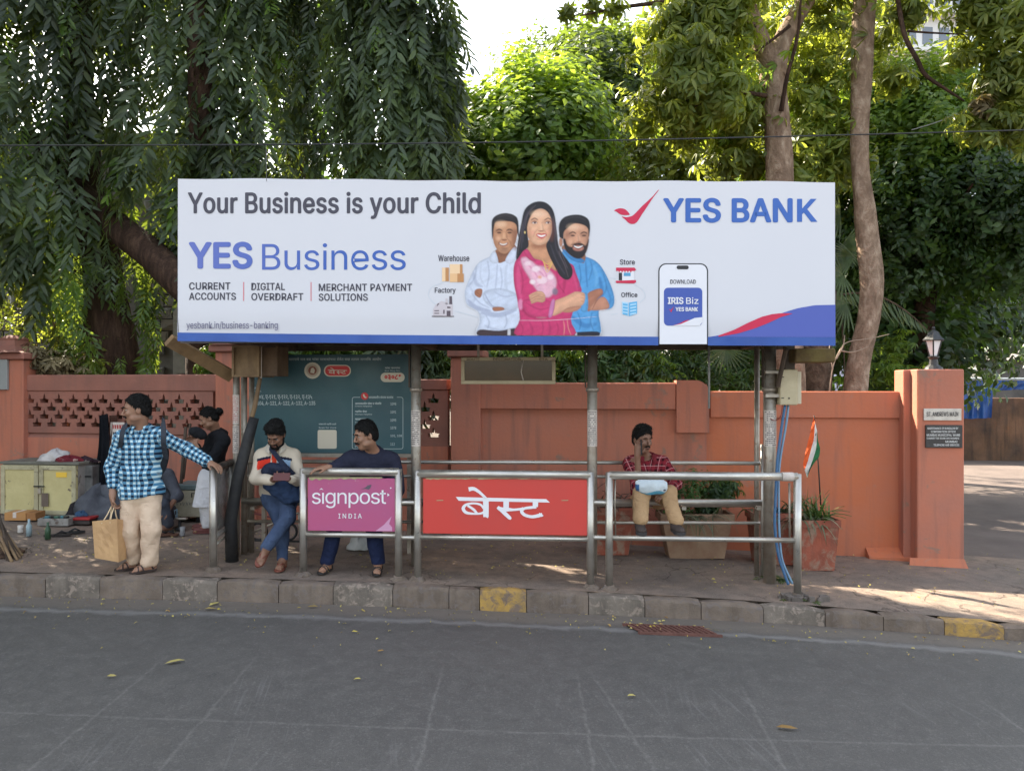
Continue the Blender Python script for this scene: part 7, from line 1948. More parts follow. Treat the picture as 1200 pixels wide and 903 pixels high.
# slippers in front of the chest
def slipper(px, py, yaw, label, colr, Lh=.25, name='slipper', toe=None, group=None):
 q = GP(px, py); th = thing(name, (q[0], q[1], q[2] + .010), label, 'footwear', group)
 pts = catmull([(-.12, -.03), (-.05, -.034), (.06, -.045), (.12, -.03), (.13, 0), (.11, .035), (.05, .042), (-.05, .032), (-.12, .03), (-.135, 0)], 3)
 c, s = cos(yaw), sin(yaw)
 V = [(q[0] + a * c - b * s, q[1] + a * s + b * c, q[2] + zz) for zz in (.01, .028) for a, b in pts]; n = len(pts)
 F = [tuple(range(n - 1, -1, -1)), tuple(range(n, 2 * n))] + [(i, (i + 1) % n, (i + 1) % n + n, i + n) for i in range(n)]
 obj('sole', V, F, colr, th)
 m = MB()
 for s_ in (-1, 1):
  L_ = [(.075, 0, .034), (.03, s_ * .03, .058), (-.03, s_ * .036, .024)]
  m.tube([(q[0] + a * c - b * s, q[1] + a * s + b * c, q[2] + zz) for a, b, zz in L_], .006, 6)
 m.build('strap', DARK, th, True)
slipper(68, 628, .3, 'worn dark slipper lying before the grey chest, the left one', plain('slipper dark', S(48, 42, 40), .8))
slipper(84, 625, .5, 'worn dark slipper lying before the grey chest, the right one', plain('slipper black', S(34, 32, 32), .8))
# hanging clothes on the wall
def drape(name, label, cat, pts_top, pts_bot, v, mat, seed, amp=.03, thick=.05, fr=WL, nu=18, nz=22):
 r = np.random.default_rng(seed); ph = r.uniform(0, 6, 4); T = np.array(pts_top, float); Bt = np.array(pts_bot, float)
 V = []; F = []
 for side in (0, 1):
  for j in range(nz + 1):
   for i in range(nu + 1):
    f = i / nu; g_ = j / nz
    a = np.array([np.interp(f, np.linspace(0, 1, len(T)), T[:, k]) for k in (0, 1)]); b = np.array([np.interp(f, np.linspace(0, 1, len(Bt)), Bt[:, k]) for k in (0, 1)])
    q = a + (b - a) * g_ + np.array([1.2 * sin(g_ * 7 + ph[3]), 0])
    e = sin(pi * f) ** .5
    dv = amp * (sin(f * 14 + ph[0] + g_ * 1.5) + .5 * sin(f * 31 + ph[1])) * (.4 + .6 * g_)
    vv = v + dv + (-thick * e if side == 0 else thick * .3 * e)
    u, zz = fr.hit(q[0], q[1], v); V.append(fr.w(u, vv, zz))
 N = (nu + 1) * (nz + 1)
 for j in range(nz):
  for i in range(nu):
   a = j * (nu + 1) + i; F.append((a, a + nu + 1, a + nu + 2, a + 1)); F.append((N + a, N + a + 1, N + a + nu + 2, N + a + nu + 1))
 for j in range(nz):
  for i in (0, nu): a = j * (nu + 1) + i; F.append((a, a + nu + 1, N + a + nu + 1, N + a))
 for j in (0, nz):
  for i in range(nu): a = j * (nu + 1) + i; F.append((a, a + 1, N + a + 1, N + a))
 return tag(obj(name, V, F, mat, None, True), label, cat)
drape('hanging_coat', 'long black coat hanging on the wall behind the standing man, left of the poster', 'coat', [(119, 487), (127, 484)], [(108, 596), (134, 600)], -.18, fabric('black cloth', S(30, 32, 36), S(20, 20, 24)), 1)
drape('hanging_cloth', 'brown cloth strip hanging between the black coat and the poster', 'cloth', [(129, 486), (136, 486)], [(126, 560), (138, 562)], -.15, fabric('brown cloth', S(84, 58, 48), S(60, 42, 36)), 2)
u0, z1 = WL.hit(130, 494, -.2); u1, z0 = WL.hit(146, 531, -.2)
po_ = thing('poster', WL.w((u0 + u1) / 2, -.2, z0), 'white notice sheet with red and black print pinned behind the standing man', 'poster')
sh_ = MB(WL).box(u0, u1, -.205, -.2, z0, z1).build('sheet', PAPER, po_)
for k in range(4):      # lines of print too blurred to read in the photograph
 x_ = 132
 while x_ < 143:
  w_ = random.uniform(1.2, 2.6)
  put_poly([(x_, 497 + k * 8.2), (x_ + w_, 497.3 + k * 8.2), (x_ + w_, 501.6 + k * 8.2), (x_ + .3, 501.8 + k * 8.2)], WL, -.207, I_RED if k % 2 == 0 else I_BLACK, sh_, 'print')
  x_ += w_ + .7
for px, y0, y1, r in ((212, 500, 590, .02), (217, 496, 560, .012)):
 a = WL.hit(px, y0, -.3); b_ = WL.hit(px + 1, y1, -.35)
 tag(MB(WL).tube([(a[0], -.2, a[1]), (b_[0], -.4, b_[1])], r, 8).build('pole', WOODD, None, True), 'thicker brown pole leaning on the pierced wall behind the seated cobbler' if r > .015 else 'thin brown pole leaning on the pierced wall behind the seated cobbler', 'pole')
# heap of jackets and shoes on the ground, left of the paper bag
g0 = float(gz(-4.8)) + .01
heap('clothes_heap', 'grey crumpled jacket heap on the pavement between the crate and the paper bag', 'clothes', 118, 600, 9.2, .30, .2, .34, fabric('grey jacket', S(92, 94, 100), S(58, 58, 64)), 11, zfix=g0)
heap('clothes_heap', 'dark crumpled clothes heap beside the red lidded crate', 'clothes', 100, 600, 9.25, .2, .18, .22, fabric('dark jacket', S(50, 46, 48), S(34, 32, 34)), 12, zfix=g0)
# painted tin trunk behind the woman
th, f_, a, b_, g_, zt_ = crate('tin_trunk', 'cream tin trunk with faded dark lettering beside the woman in white trousers', 'trunk', 204, 236, 567, 606, 9.2, None)
MB(f_).box(a, b_, 0, .4, g_ + .06, zt_ - .07, .01).build('body', worn('trunk cream', S(192, 184, 160), S(150, 140, 120), .8, 5, .7, dirt=S(110, 92, 76), dirt_pos=(.6, .66), dirt_scale=8), th)
MB(f_).box(a - .01, b_ + .01, -.008, .41, zt_ - .068, zt_, .01).build('lid', worn('trunk lid', S(108, 124, 122), S(84, 96, 96), .8, 5, .6), th)
for k in (0, 1):
 u = a + .06 + k * .16; MB(f_).tube([(u, -.02, zt_ - .15), (u, -.03, zt_ - .10), (u + .05, -.03, zt_ - .10), (u + .05, -.02, zt_ - .15)], .006, 6).build('handle', DARK, th)
for q in ((a + .03, 'Sh'), (a + .16, 'oe')):
 pass
bd_ = th.children[0]
m_ = MB(f_)
for k in range(7):
 u = a + .03 + k * .037; h_ = random.uniform(.03, .05)
 m_.tube([(u, -.0, zt_ - .21), (u + random.uniform(.0, .02), -.0, zt_ - .21 - h_), (u + .02, -.0, zt_ - .22)], .0035, 5)
mk_ = m_.build('faded_marks', plain('faded blue print', S(96, 104, 110), .7), bd_); mk_['kind'] = 'stuff'
for (px, u_) in ((210, 0), (232, 1)):
 q = f_.hit(px, 600, .05)[0]; MB(f_).box(q - .02, q + .02, .04, .3, g_ - .01, g_ + .058).build('foot', DARK, th)
# tools and last in front
for k, (px, py, yaw, lb) in enumerate(((186, 628, .2, 'worn brown shoe lying by the cobbler tool tray, left one'), (198, 627, -.4, 'worn brown shoe lying by the cobbler tool tray, right one'))):
 slipper(px, py, yaw, lb, plain('shoe brown %d' % k, S(92, 60, 44), .7), name='old_shoe')
th, f_, a, b_, g_, zt_ = crate('tool_tray', 'small grey tool tray with odds and ends near the seated cobbler', 'tray', 180, 202, 606, 624, 8.8, None)
MB(f_).box(a, b_, 0, .2, g_, zt_ - .04, .006).build('tray', CH, th)
for k in range(6):
 u = a + .03 + k * .035; MB(f_).tube([(u, .03, zt_ - .038), (u + random.uniform(-.03, .03), .12, zt_ + random.uniform(-.01, .03))], .007, 6).build('tool', random.choice([STEEL_D, WOODP, DARK]), th)
th, f_, a, b_, g_, zt_ = crate('anvil', 'small dark iron shoe anvil on the pavement left of the woman in white', 'anvil', 205, 212, 607, 622, 8.7, None)
cx, cy, _ = f_.w((a + b_) / 2, .05, 0)
MB().lathe(cx, cy, [(.06, g_), (.06, g_ + .012), (.018, g_ + .03), (.016, g_ + .10), (.02, g_ + .11)], 12).build('stand', DARK, th, True); MB(f_).box(a - .02, b_ + .05, .02, .08, g_ + .111, g_ + .135, .008).build('sole_plate', STEEL_D, th)
th, f_, a, b_, g_, zt_ = crate('blue_box', 'small blue and white packet on the tin trunk side of the cobbler', 'packet', 193, 204, 597, 606, 8.95, None)
tr_ = g_; MB(f_).box(a, b_, 0, .1, g_, zt_, .003).build('carton', worn('blue carton', S(150, 186, 200), S(60, 120, 160), .9, 30, .5), th)
# dry sticks bundle at the far left
q0 = GP(6, 650)
bn = thing('stick_bundle', (q0[0], q0[1], q0[2]), 'bundle of dry brown sticks leaning at the far left edge of the pavement', 'sticks')
for k in range(9):
 a0 = GP(random.uniform(8, 28), random.uniform(650, 658)); t0 = PT(random.uniform(-22, -2), random.uniform(588, 605), 7.6)
 MB().tube([tuple(a0), tuple((np.array(a0) + t0) / 2 + np.array([random.uniform(-.02, .02), 0, .01])), tuple(t0)], [.014, .012, .009], 6).build('stick', random.choice([WOODP, WOODD]), bn, True)
heap('earth_mound', 'low mound of dry earth and rubbish at the foot of the stick bundle', 'mound', -5, 655, 7.35, .24, .2, .05, fabric('dry earth', S(98, 78, 64), S(70, 56, 48), S(130, 116, 100), 14), 15, zfix=float(gz(-4.9)) + .005)
# motorcycle-like clutter behind bench: low red pipes and plastic bag on pavement
q = GP(423, 640)
heap('plastic_bag', 'crumpled white plastic bag on the pavement behind the magenta panel', 'bag', 422, 640, 8.0, .11, .09, .13, fabric('white plastic', S(206, 206, 204), S(160, 166, 168)), 16, zfix=float(gz(-1.6)) + .012)
M_BIKE = worn('bicycle paint', S(120, 44, 44), S(60, 30, 30), .7, 10, .5)
bk = thing('handcart', PT(312, 628, 8.3), 'low dark handcart frame with a red bar lying under the bench at the left', 'handcart')
for pts, r, m in (([(296, 600), (345, 612)], .012, M_BIKE), ([(298, 622), (350, 600)], .012, STEEL_D), ([(284, 632), (352, 634)], .014, DARK), ([(350, 600), (352, 634)], .012, STEEL_D), ([(296, 600), (290, 634)], .012, M_BIKE)):
 MB().tube([tuple(PT(a, b, 8.3)) for a, b in pts], r, 8).build('bar', m, bk, True)
for px in (303, 338):
 c_ = PT(px, 622, 8.3); P = [(c_[0] + .09 * cos(2 * pi * k / 16), c_[1], c_[2] + .09 * sin(2 * pi * k / 16)) for k in range(17)]
 MB().tube(P, .014, 6, False).build('wheel', DARK, bk, True)
# small odds and ends of the pitch
odds = [(34, 628, 'bottle', 'small clear bottle standing left of the grey chest', (150, 170, 176)), (112, 626, 'can', 'rusty tin can between the crate and the paper bag', (120, 84, 60)), (24, 624, 'cup', 'crushed white paper cup before the cardboard box', (196, 190, 182)),
  (214, 628, 'can', 'dented grey can right of the iron anvil', (132, 132, 134)), (176, 634, 'brush', 'black shoe brush on the pavement by the worn shoes', (38, 34, 32)), (56, 632, 'bottle', 'green glass bottle standing before the slippers', (54, 84, 60))]
for px, py, nm, lb, cl in odds:
 q = GP(px, py); r_ = .028; m_ = plain(nm + ' paint', S(*cl), .4); z0 = q[2] + .008
 if nm == 'brush': o = MB().box(q[0] - .07, q[0] + .07, q[1] - .025, q[1] + .025, z0, z0 + .05, .008).build(nm, m_)
 else:
  h_ = {'bottle': .18, 'can': .10, 'cup': .08}[nm]
  pr = [(r_, z0), (r_, z0 + h_ * .6), (r_ * .4, z0 + h_ * .78), (r_ * .42, z0 + h_)] if nm == 'bottle' else [(r_ * .95, z0), (r_, z0 + h_ * .1), (r_ * .97, z0 + h_ * .5), (r_ * 1.05, z0 + h_)]
  o = MB().lathe(q[0], q[1], pr, 12).build(nm, m_, None, True)
 tag(o, lb, nm)
heap('clothes_heap', 'brown striped cloth heap between the cream cabinet and the wall pole', 'clothes', 150, 600, 9.35, .24, .16, .24, fabric('brown striped cloth', S(96, 76, 66), S(56, 46, 44), S(150, 134, 120), 12), 17, zfix=g0)
heap('clothes_heap', 'small blue cloth heap on top of the dark crate lid', 'clothes', 96, 600, 8.98, .07, .06, .05, fabric('blue rag', S(60, 84, 110), S(40, 56, 80)), 18, zfix=CZ - (606 - 451) / FPX * 8.85 + .002)
# ------------------------------------------------------------ people: one smooth surface per body, clothes as shells over it
def nrm(v): v = np.array(v, float); return v / (np.linalg.norm(v) + 1e-12)
class Field:
 def __init__(s): s.p = []; s.cuts = []; s.sub = []
 def cone(s, a, b, ra, rb, k=.02): s.p.append(('c', np.array(a, float), np.array(b, float), ra, rb, k)); return s
 def ell(s, c, ax, rad_, k=.02): s.p.append(('e', np.array(c, float), np.array(ax, float), np.array(rad_, float), 0, k)); return s
 def cut(s, n, d): s.cuts.append((nrm(n), d)); return s          # keep n.p < d
 def minus(s, c, r, k=.01): s.sub.append((np.array(c, float), r, k)); return s
 def chain(s, pts, rs, k=.02):
  for i in range(len(pts) - 1): s.cone(pts[i], pts[i + 1], rs[i], rs[i + 1], k)
  return s
 def mesh(s, h, noise=None, crop=None):
  lo = np.min([np.minimum(p[1] - max(p[3], p[4]), p[2] - max(p[3], p[4])) if p[0] == 'c' else p[1] - p[3].max() for p in s.p], 0) - 4 * h - .02
  hi = np.max([np.maximum(p[1] + max(p[3], p[4]), p[2] + max(p[3], p[4])) if p[0] == 'c' else p[1] + p[3].max() for p in s.p], 0) + 4 * h + .02
  n = np.ceil((hi - lo) / h).astype(int) + 1
  X = [lo[i] + h * np.arange(n[i]) for i in range(3)]
  F = np.full(n, 1.0, np.float32)
  for p in s.p:
   k = p[5]
   if p[0] == 'c':
    a, b, ra, rb = p[1:5]; r = max(ra, rb); l, u = np.minimum(a, b) - r - k * 1.5 - 2 * h, np.maximum(a, b) + r + k * 1.5 + 2 * h
   else:
    r = p[3].max(); l, u = p[1] - r - k * 1.5 - 2 * h, p[1] + r + k * 1.5 + 2 * h
   i0 = np.maximum(((l - lo) / h).astype(int), 0); i1 = np.minimum(((u - lo) / h).astype(int) + 1, n)
   sl = tuple(slice(i0[i], i1[i]) for i in range(3))
   x = X[0][sl[0]][:, None, None].astype(np.float32); y = X[1][sl[1]][None, :, None].astype(np.float32); z = X[2][sl[2]][None, None, :].astype(np.float32)
   if p[0] == 'c':
    e = b - a; L = e.dot(e) + 1e-9
    t_ = np.clip(((x - a[0]) * e[0] + (y - a[1]) * e[1] + (z - a[2]) * e[2]) / L, 0, 1)
    d = np.sqrt((x - a[0] - t_ * e[0]) ** 2 + (y - a[1] - t_ * e[1]) ** 2 + (z - a[2] - t_ * e[2]) ** 2) - (ra + (rb - ra) * t_)
   else:
    c, ax, R_ = p[1], p[2], p[3]
    q = [((x - c[0]) * ax[i][0] + (y - c[1]) * ax[i][1] + (z - c[2]) * ax[i][2]) / R_[i] for i in range(3)]
    m = np.sqrt(q[0] ** 2 + q[1] ** 2 + q[2] ** 2) + 1e-6
    g = np.sqrt((q[0] / R_[0]) ** 2 + (q[1] / R_[1]) ** 2 + (q[2] / R_[2]) ** 2) + 1e-6
    d = m * (m - 1) / g
   f = F[sl]; hh = np.maximum(k - np.abs(f - d), 0) / k
   F[sl] = np.minimum(f, d) - hh * hh * k * .25
  if s.cuts or s.sub:
   x = X[0][:, None, None]; y = X[1][None, :, None]; z = X[2][None, None, :]
   for nn, dd in s.cuts: F = np.maximum(F, (x * nn[0] + y * nn[1] + z * nn[2] - dd).astype(np.float32))
   for c, r, k in s.sub:
    d = r - np.sqrt((x - c[0]) ** 2 + (y - c[1]) ** 2 + (z - c[2]) ** 2)
    hh = np.maximum(k - np.abs(F - d), 0) / k
    F = (np.maximum(F, d) + hh * hh * k * .25).astype(np.float32)
  return nets(F, lo, h)
def nets(F, lo, h):
 ins = F < 0; n = np.array(F.shape)
 cnt = np.zeros(n - 1, np.int8); acc = np.zeros(tuple(n - 1) + (3,), np.float32)
 def sub(A, d): return A[d[0]:n[0] - 1 + d[0], d[1]:n[1] - 1 + d[1], d[2]:n[2] - 1 + d[2]]
 tot = np.zeros(n - 1, np.int8)
 cor = [(a, b, c) for a in (0, 1) for b in (0, 1) for c in (0, 1)]
 for c in cor: tot += sub(ins, c)
 act = (tot > 0) & (tot < 8)
 I = np.argwhere(act)
 P = np.zeros((len(I), 3)); C = np.zeros(len(I))
 for a in cor:
  for ax in range(3):
   if a[ax]: continue
   b = list(a); b[ax] = 1
   fa = F[I[:, 0] + a[0], I[:, 1] + a[1], I[:, 2] + a[2]]; fb = F[I[:, 0] + b[0], I[:, 1] + b[1], I[:, 2] + b[2]]
   m = (fa < 0) != (fb < 0)
   t_ = np.where(m, fa / np.where(m, fa - fb, 1), 0)
   q = np.tile(np.array(a, float), (len(I), 1)); q[:, ax] += t_
   P += q * m[:, None]; C += m
 V = (I + P / C[:, None]) * h + lo
 idx = np.full(tuple(n - 1), -1, np.int64); idx[act] = np.arange(len(I))
 Q = []
 for ax in range(3):
  A = ins; s0 = [slice(None)] * 3; s1 = [slice(None)] * 3
  s0[ax] = slice(0, n[ax] - 1); s1[ax] = slice(1, n[ax])
  ch = A[tuple(s0)] != A[tuple(s1)]
  E = np.argwhere(ch)
  o = [i for i in range(3) if i != ax]
  E = E[(E[:, o[0]] > 0) & (E[:, o[1]] > 0) & (E[:, o[0]] < n[o[0]] - 1) & (E[:, o[1]] < n[o[1]] - 1)]
  st = A[E[:, 0], E[:, 1], E[:, 2]]
  def at(d0, d1):
   e = E.copy(); e[:, o[0]] += d0; e[:, o[1]] += d1; return idx[e[:, 0], e[:, 1], e[:, 2]]
  q = np.stack([at(-1, -1), at(0, -1), at(0, 0), at(-1, 0)], 1)
  flip = st if ax != 1 else ~st
  q[~flip] = q[~flip][:, ::-1]
  Q.append(q)
 return V, np.vstack(Q)
def wr(V, amp, f=22.0, seed=0, ax=(1, 1, 1)):
 """crumple: sums of warped sines"""
 r = np.random.default_rng(seed); o = np.zeros(len(V)); Q = V * np.array(ax)
 w = np.sin(Q @ r.normal(0, 1, 3) * f * .5 + 1) * .8
 for k in range(5):
  d = nrm(r.normal(0, 1, 3)); ff = f * (1 + .55 * k)
  o += np.sin(Q @ d * ff + w * (1.5 + k * .4) + r.uniform(0, 6)) / (1 + .6 * k)
 return o * amp / 2
def vnorm(V, F):
 N = np.zeros_like(V); a = V[F[:, 2]] - V[F[:, 0]]; b = V[F[:, 3]] - V[F[:, 1]]; c = np.cross(a, b)
 for k in range(4): np.add.at(N, F[:, k], c)
 return N / (np.linalg.norm(N, axis=1, keepdims=True) + 1e-9)
def shell(name, fld, h, mat, parent, amp=.003, f=24, seed=0, ax=(1, 1, .6), attr=None):
 V, Fq = fld.mesh(h)
 N = vnorm(V, Fq)
 if amp: V = V + N * wr(V, amp, f, seed, ax)[:, None]
 o = obj(name, V, Fq, mat, parent, True)
 if attr is not None:
  data = attr(V)
  if data.shape[1] == 2:
   at = o.data.attributes.new('fab', 'FLOAT_VECTOR', 'POINT'); at.data.foreach_set('vector', np.concatenate([data, np.zeros((len(V), 1))], 1).astype(np.float32).ravel())
  else:
   at = o.data.color_attributes.new('cloth', 'FLOAT_COLOR', 'POINT'); at.data.foreach_set('color', np.concatenate([data, np.ones((len(V), 1))], 1).astype(np.float32).ravel())
 return o
def skin_mat(name, c):
 t = NT(name); p = t.pos()
 cc_ = t.mix(t.ramp(t.noise(p, 22, 5), [(.35, 0), (.7, .55)]), c, tuple(x * .72 for x in c))
 pr = t.bsdf(cc_, .5, 0, t.bump(t.noise(p, 180, 3), .12, .002), .45)
 pr.inputs['Subsurface Weight'].default_value = .12
 pr.inputs['Subsurface Radius'].default_value = (.012, .005, .003)
 return t.done(pr)
SK1 = skin_mat('skin brown', (.33, .175, .11)); SK2 = skin_mat('skin dark brown', (.24, .12, .075))
t = NT('black hair'); p = t.pos(); M_HAIR = t.done(t.bsdf(t.ramp(t.noise(t.scale(p, (60, 60, 18)), 2, 5), [(.3, (.003, .0028, .003)), (.7, (.010, .009, .008))]), .7, 0, t.bump(t.noise(t.scale(p, (90, 90, 24)), 2, 5), .8, .006), .2))
M_EYEW = plain('eye white', (.34, .31, .28), .4); M_IRIS = plain('iris', (.015, .01, .008), .2)
M_LIP = plain('lips', (.22, .085, .065), .5); M_LIPD = plain('mouth dark', (.05, .02, .018), .6)
def cloth_m(name, c, c2=None, rough=.88, bscale=350):
 t = NT(name); p = t.pos(); c2 = c2 or tuple(x * .72 for x in c)
 f = t.ramp(t.noise(p, 7, 5), [(.35, 0), (.7, 1)])
 return t.done(t.bsdf(t.mix(t.math('MULTIPLY', f, .6), c, c2), rough, 0, t.bump(t.math('ADD', t.math('MULTIPLY', t.noise(p, bscale, 2), .15), t.noise(t.scale(p, (1, 1, 1.4)), 9, 3, .5, 1.4)), .75, .026), .15))
def head(fld, c, f, u, hs, ears=True):
 f = nrm(f); u = nrm(np.array(u, float) - f * np.dot(u, f)); s = np.cross(f, u); ax = [s, f, u]
 q = lambda a, b, d: c + (s * a + f * b + u * d) * hs
 fld.ell(q(0, -.012, .028), ax, np.array([.073, .093, .088]) * hs, .01)
 fld.ell(q(0, .020, -.042), ax, np.array([.056, .062, .074]) * hs, .03)
 fld.ell(q(0, .056, -.092), ax, np.array([.026, .022, .020]) * hs, .025)
 fld.ell(q(0, .076, .030), ax, np.array([.046, .013, .010]) * hs, .014)
 for k in (-1, 1):
  fld.ell(q(k * .034, .066, -.018), ax, np.array([.022, .018, .020]) * hs, .02)
  fld.ell(q(k * .050, .020, -.062), ax, np.array([.014, .034, .020]) * hs, .02)
  if ears: fld.ell(q(k * .075, -.010, -.004), ax, np.array([.009, .019, .031]) * hs, .006)
  fld.ell(q(k * .013, .092, -.028), ax, np.array([.009, .011, .008]) * hs, .006)
  fld.minus(q(k * .031, .098, .010), .0155 * hs, .012)
 fld.cone(q(0, .084, .018), q(0, .106, -.022), .007 * hs, .0105 * hs, .008)
 fld.ell(q(0, .083, -.053), ax, np.array([.022, .012, .0075]) * hs, .007)
 fld.ell(q(0, .080, -.066), ax, np.array([.018, .012, .0075]) * hs, .007)
 return q, ax
def face_bits(th, q, ax, hs, mous=True, beard=False, seed=0, open_=False):
 def sph(name, c, r, m, sq=(1, 1, 1)):
  V = []; F = []; n = 12; k = 8
  for j in range(k + 1):
   a = pi * j / k
   for i in range(n):
    b = 2 * pi * i / n; d = np.array([sin(a) * cos(b) * sq[0], sin(a) * sin(b) * sq[1], cos(a) * sq[2]]) * r
    V.append(c + ax[0] * d[0] + ax[1] * d[1] + ax[2] * d[2])
  for j in range(k):
   for i in range(n): i2 = (i + 1) % n; F.append((j * n + i, (j + 1) * n + i, (j + 1) * n + i2, j * n + i2))
  return obj(name, V, F, m, th, True)
 for k in (-1, 1):
  e = sph('eye', q(k * .031, .0738, .010), .0102 * hs, M_EYEW, (1.2, .8, .5))
  sph('iris', q(k * .031, .0806, .0098), .0046 * hs, M_IRIS, (1, .5, 1))
  e2 = [q(k * .012, .0955, .030), q(k * .030, .0945, .036), q(k * .050, .080, .030)]
  MB().tube([tuple(v) for v in catmull(e2, 4, False)], [.0022 * hs] + [.0042 * hs] * 7 + [.002 * hs], 6).build('eyebrow', M_HAIR, th, True)
 lip = [q(-.021, .086, -.058), q(-.008, .0945, -.056), q(0, .0955, -.057), q(.008, .0945, -.056), q(.021, .086, -.058)]
 MB().tube([tuple(v) for v in catmull(lip, 3, False)], .0042 * hs, 6).build('lips', M_LIP, th, True)
 if open_: sph('mouth', q(0, .090, -.061), .013 * hs, M_LIPD, (1, .5, .6))
 if mous:
  m = [q(-.030, .078, -.052), q(-.014, .094, -.043), q(0, .099, -.040), q(.014, .094, -.043), q(.030, .078, -.052)]
  MB().tube([tuple(v) for v in catmull(m, 4, False)], [.002 * hs] + [.0058 * hs] * 15 + [.002 * hs], 8).build('moustache', M_HAIR, th, True)
 if beard:
  f = Field()
  for k in (-1, 1):
   f.cone(q(k * .070, .004, -.030), q(k * .058, .030, -.076), .010 * hs, .013 * hs, .015); f.cone(q(k * .058, .030, -.076), q(k * .022, .068, -.100), .013 * hs, .014 * hs, .015); f.cone(q(k * .03, .084, -.054), q(k * .026, .078, -.09), .006 * hs, .010 * hs, .012)
  f.cone(q(-.022, .070, -.098), q(.022, .070, -.098), .014 * hs, .014 * hs, .012)
  shell('beard', f, .004, M_HAIR, th, .002, 200, seed)
def hair(th, c, f, u, hs, q, ax, vol=.014, line=.052, seed=0, back=.0, extra=None, h=.005):
 F = Field()
 F.ell(q(0, -.014, .034), ax, np.array([.0745 + vol * .28, .092 + vol * .6, .088 + vol * 1.15]) * hs, .01)
 F.ell(q(0, -.05, -.01), ax, np.array([.067 + vol * .2, .055 + vol * .5, .060]) * hs, .02)
 if extra: extra(F, q, ax)
 s_, f_, u_ = ax
 # hairline plane (keep points above/behind), and nape
 n1 = nrm(f_ * .74 - u_ * .67)
 F.cut(n1, n1.dot(q(0, line, .062 + back)) + .0)
 F.cut(-u_, -u_.dot(q(0, 0, -.068)))
 o = shell('hair', F, h, M_HAIR, th, .005, 90, seed, (1, 1, 1))
 # loose locks breaking the outline
 me = o.data; n = len(me.vertices); C = np.zeros(n * 3, np.float32); me.vertices.foreach_get('co', C); C = C.reshape(-1, 3) + np.array(wloc(o))
 r = np.random.default_rng(seed + 50); c0 = q(0, -.01, .03); Vs = []; Fs = []
 for i in r.choice(n, min(1100, n), replace=False):
  p = C[i]; nn = nrm(p - c0); tg = nrm(-u_ * .9 - f_ * .5 + r.normal(0, .35, 3)); tg = nrm(tg - nn * tg.dot(nn)); sd = np.cross(nn, tg) * .0022
  L = r.uniform(.012, .030); m = len(Vs)
  Vs += [p - sd - nn * .003, p + sd - nn * .003, p + tg * L * .6 + nn * .006 + sd * .7, p + tg * L * .6 + nn * .006 - sd * .7, p + tg * L + nn * r.uniform(-.001, .007)]
  Fs += [(m, m + 1, m + 2, m + 3), (m + 3, m + 2, m + 4)]
 obj('hair_locks', Vs, Fs, M_HAIR, th)
 return o
def hand(fld, w, d, n, t_, curl=(.4, .5, .6, .7), thumb=.5, sc_=1.0, spread=.06):
 d = nrm(d); n = nrm(np.array(n, float) - d * np.dot(n, d)); t_ = nrm(np.array(t_, float) - d * np.dot(t_, d) - n * np.dot(t_, n))
 w = np.array(w, float)
 fld.ell(w + d * .046 * sc_, [d, n, t_], np.array([.052, .0155, .041]) * sc_, .02)
 fld.cone(w - d * .01, w + d * .03 * sc_, .024 * sc_, .020 * sc_, .02)
 for i in range(4):
  b = w + (d * (.084 - .004 * abs(i - 1.3)) + t_ * (.030 - .0205 * i)) * sc_
  ang = 0; p_ = b; L = [.042, .026, .021]; fs = (.94, 1.05, .98, .78)[i]
  dd = nrm(d + t_ * spread * (1.5 - i))
  for j in range(3):
   ang += curl[i] * (.75, 1.0, .8)[j]
   v = dd * cos(ang) - n * sin(ang)
   p2 = p_ + v * L[j] * fs * sc_
   fld.cone(p_, p2, (.0095, .0088, .0080)[j] * sc_, (.0088, .0080, .0068)[j] * sc_, .004)
   p_ = p2
 b = w + (d * .025 + t_ * .030 - n * .004) * sc_
 v = nrm(d * .65 + t_ * .75 - n * .25); p2 = b + v * .038 * sc_
 fld.cone(b, p2, .0125 * sc_, .0105 * sc_, .012)
 v2 = nrm(d * .9 + t_ * (.5 - thumb) - n * thumb)
 fld.cone(p2, p2 + v2 * .030 * sc_, .0102 * sc_, .0082 * sc_, .004)
def foot(fld, ank, toe, sc_=1.0, gnd=None, dn=(0, 0, -1)):
 toe = nrm(toe); dn = nrm(dn); s = nrm(np.cross(toe, dn)); a = np.array(ank, float)
 hl = a + (dn * .045 - toe * .028) * sc_
 fld.cone(a, hl, .036 * sc_, .032 * sc_, .02)
 ball = a + (dn * .058 + toe * .105) * sc_
 fld.cone(a + dn * .01, ball, .036 * sc_, .022 * sc_, .03)
 fld.cone(hl + dn * .008, ball + dn * .003 + s * .014, .028 * sc_, .020 * sc_, .02); fld.cone(hl + dn * .008, ball + dn * .003 - s * .014, .028 * sc_, .020 * sc_, .02)
 for i in range(5):
  b = ball + (s * (.026 - .013 * i) + dn * .004) * sc_
  fld.cone(b, b + (toe * (.045 - .006 * i) + dn * .004) * sc_, (.0125 - .001 * i) * sc_, (.0105 - .001 * i) * sc_, .006)
 return hl, ball, s, toe
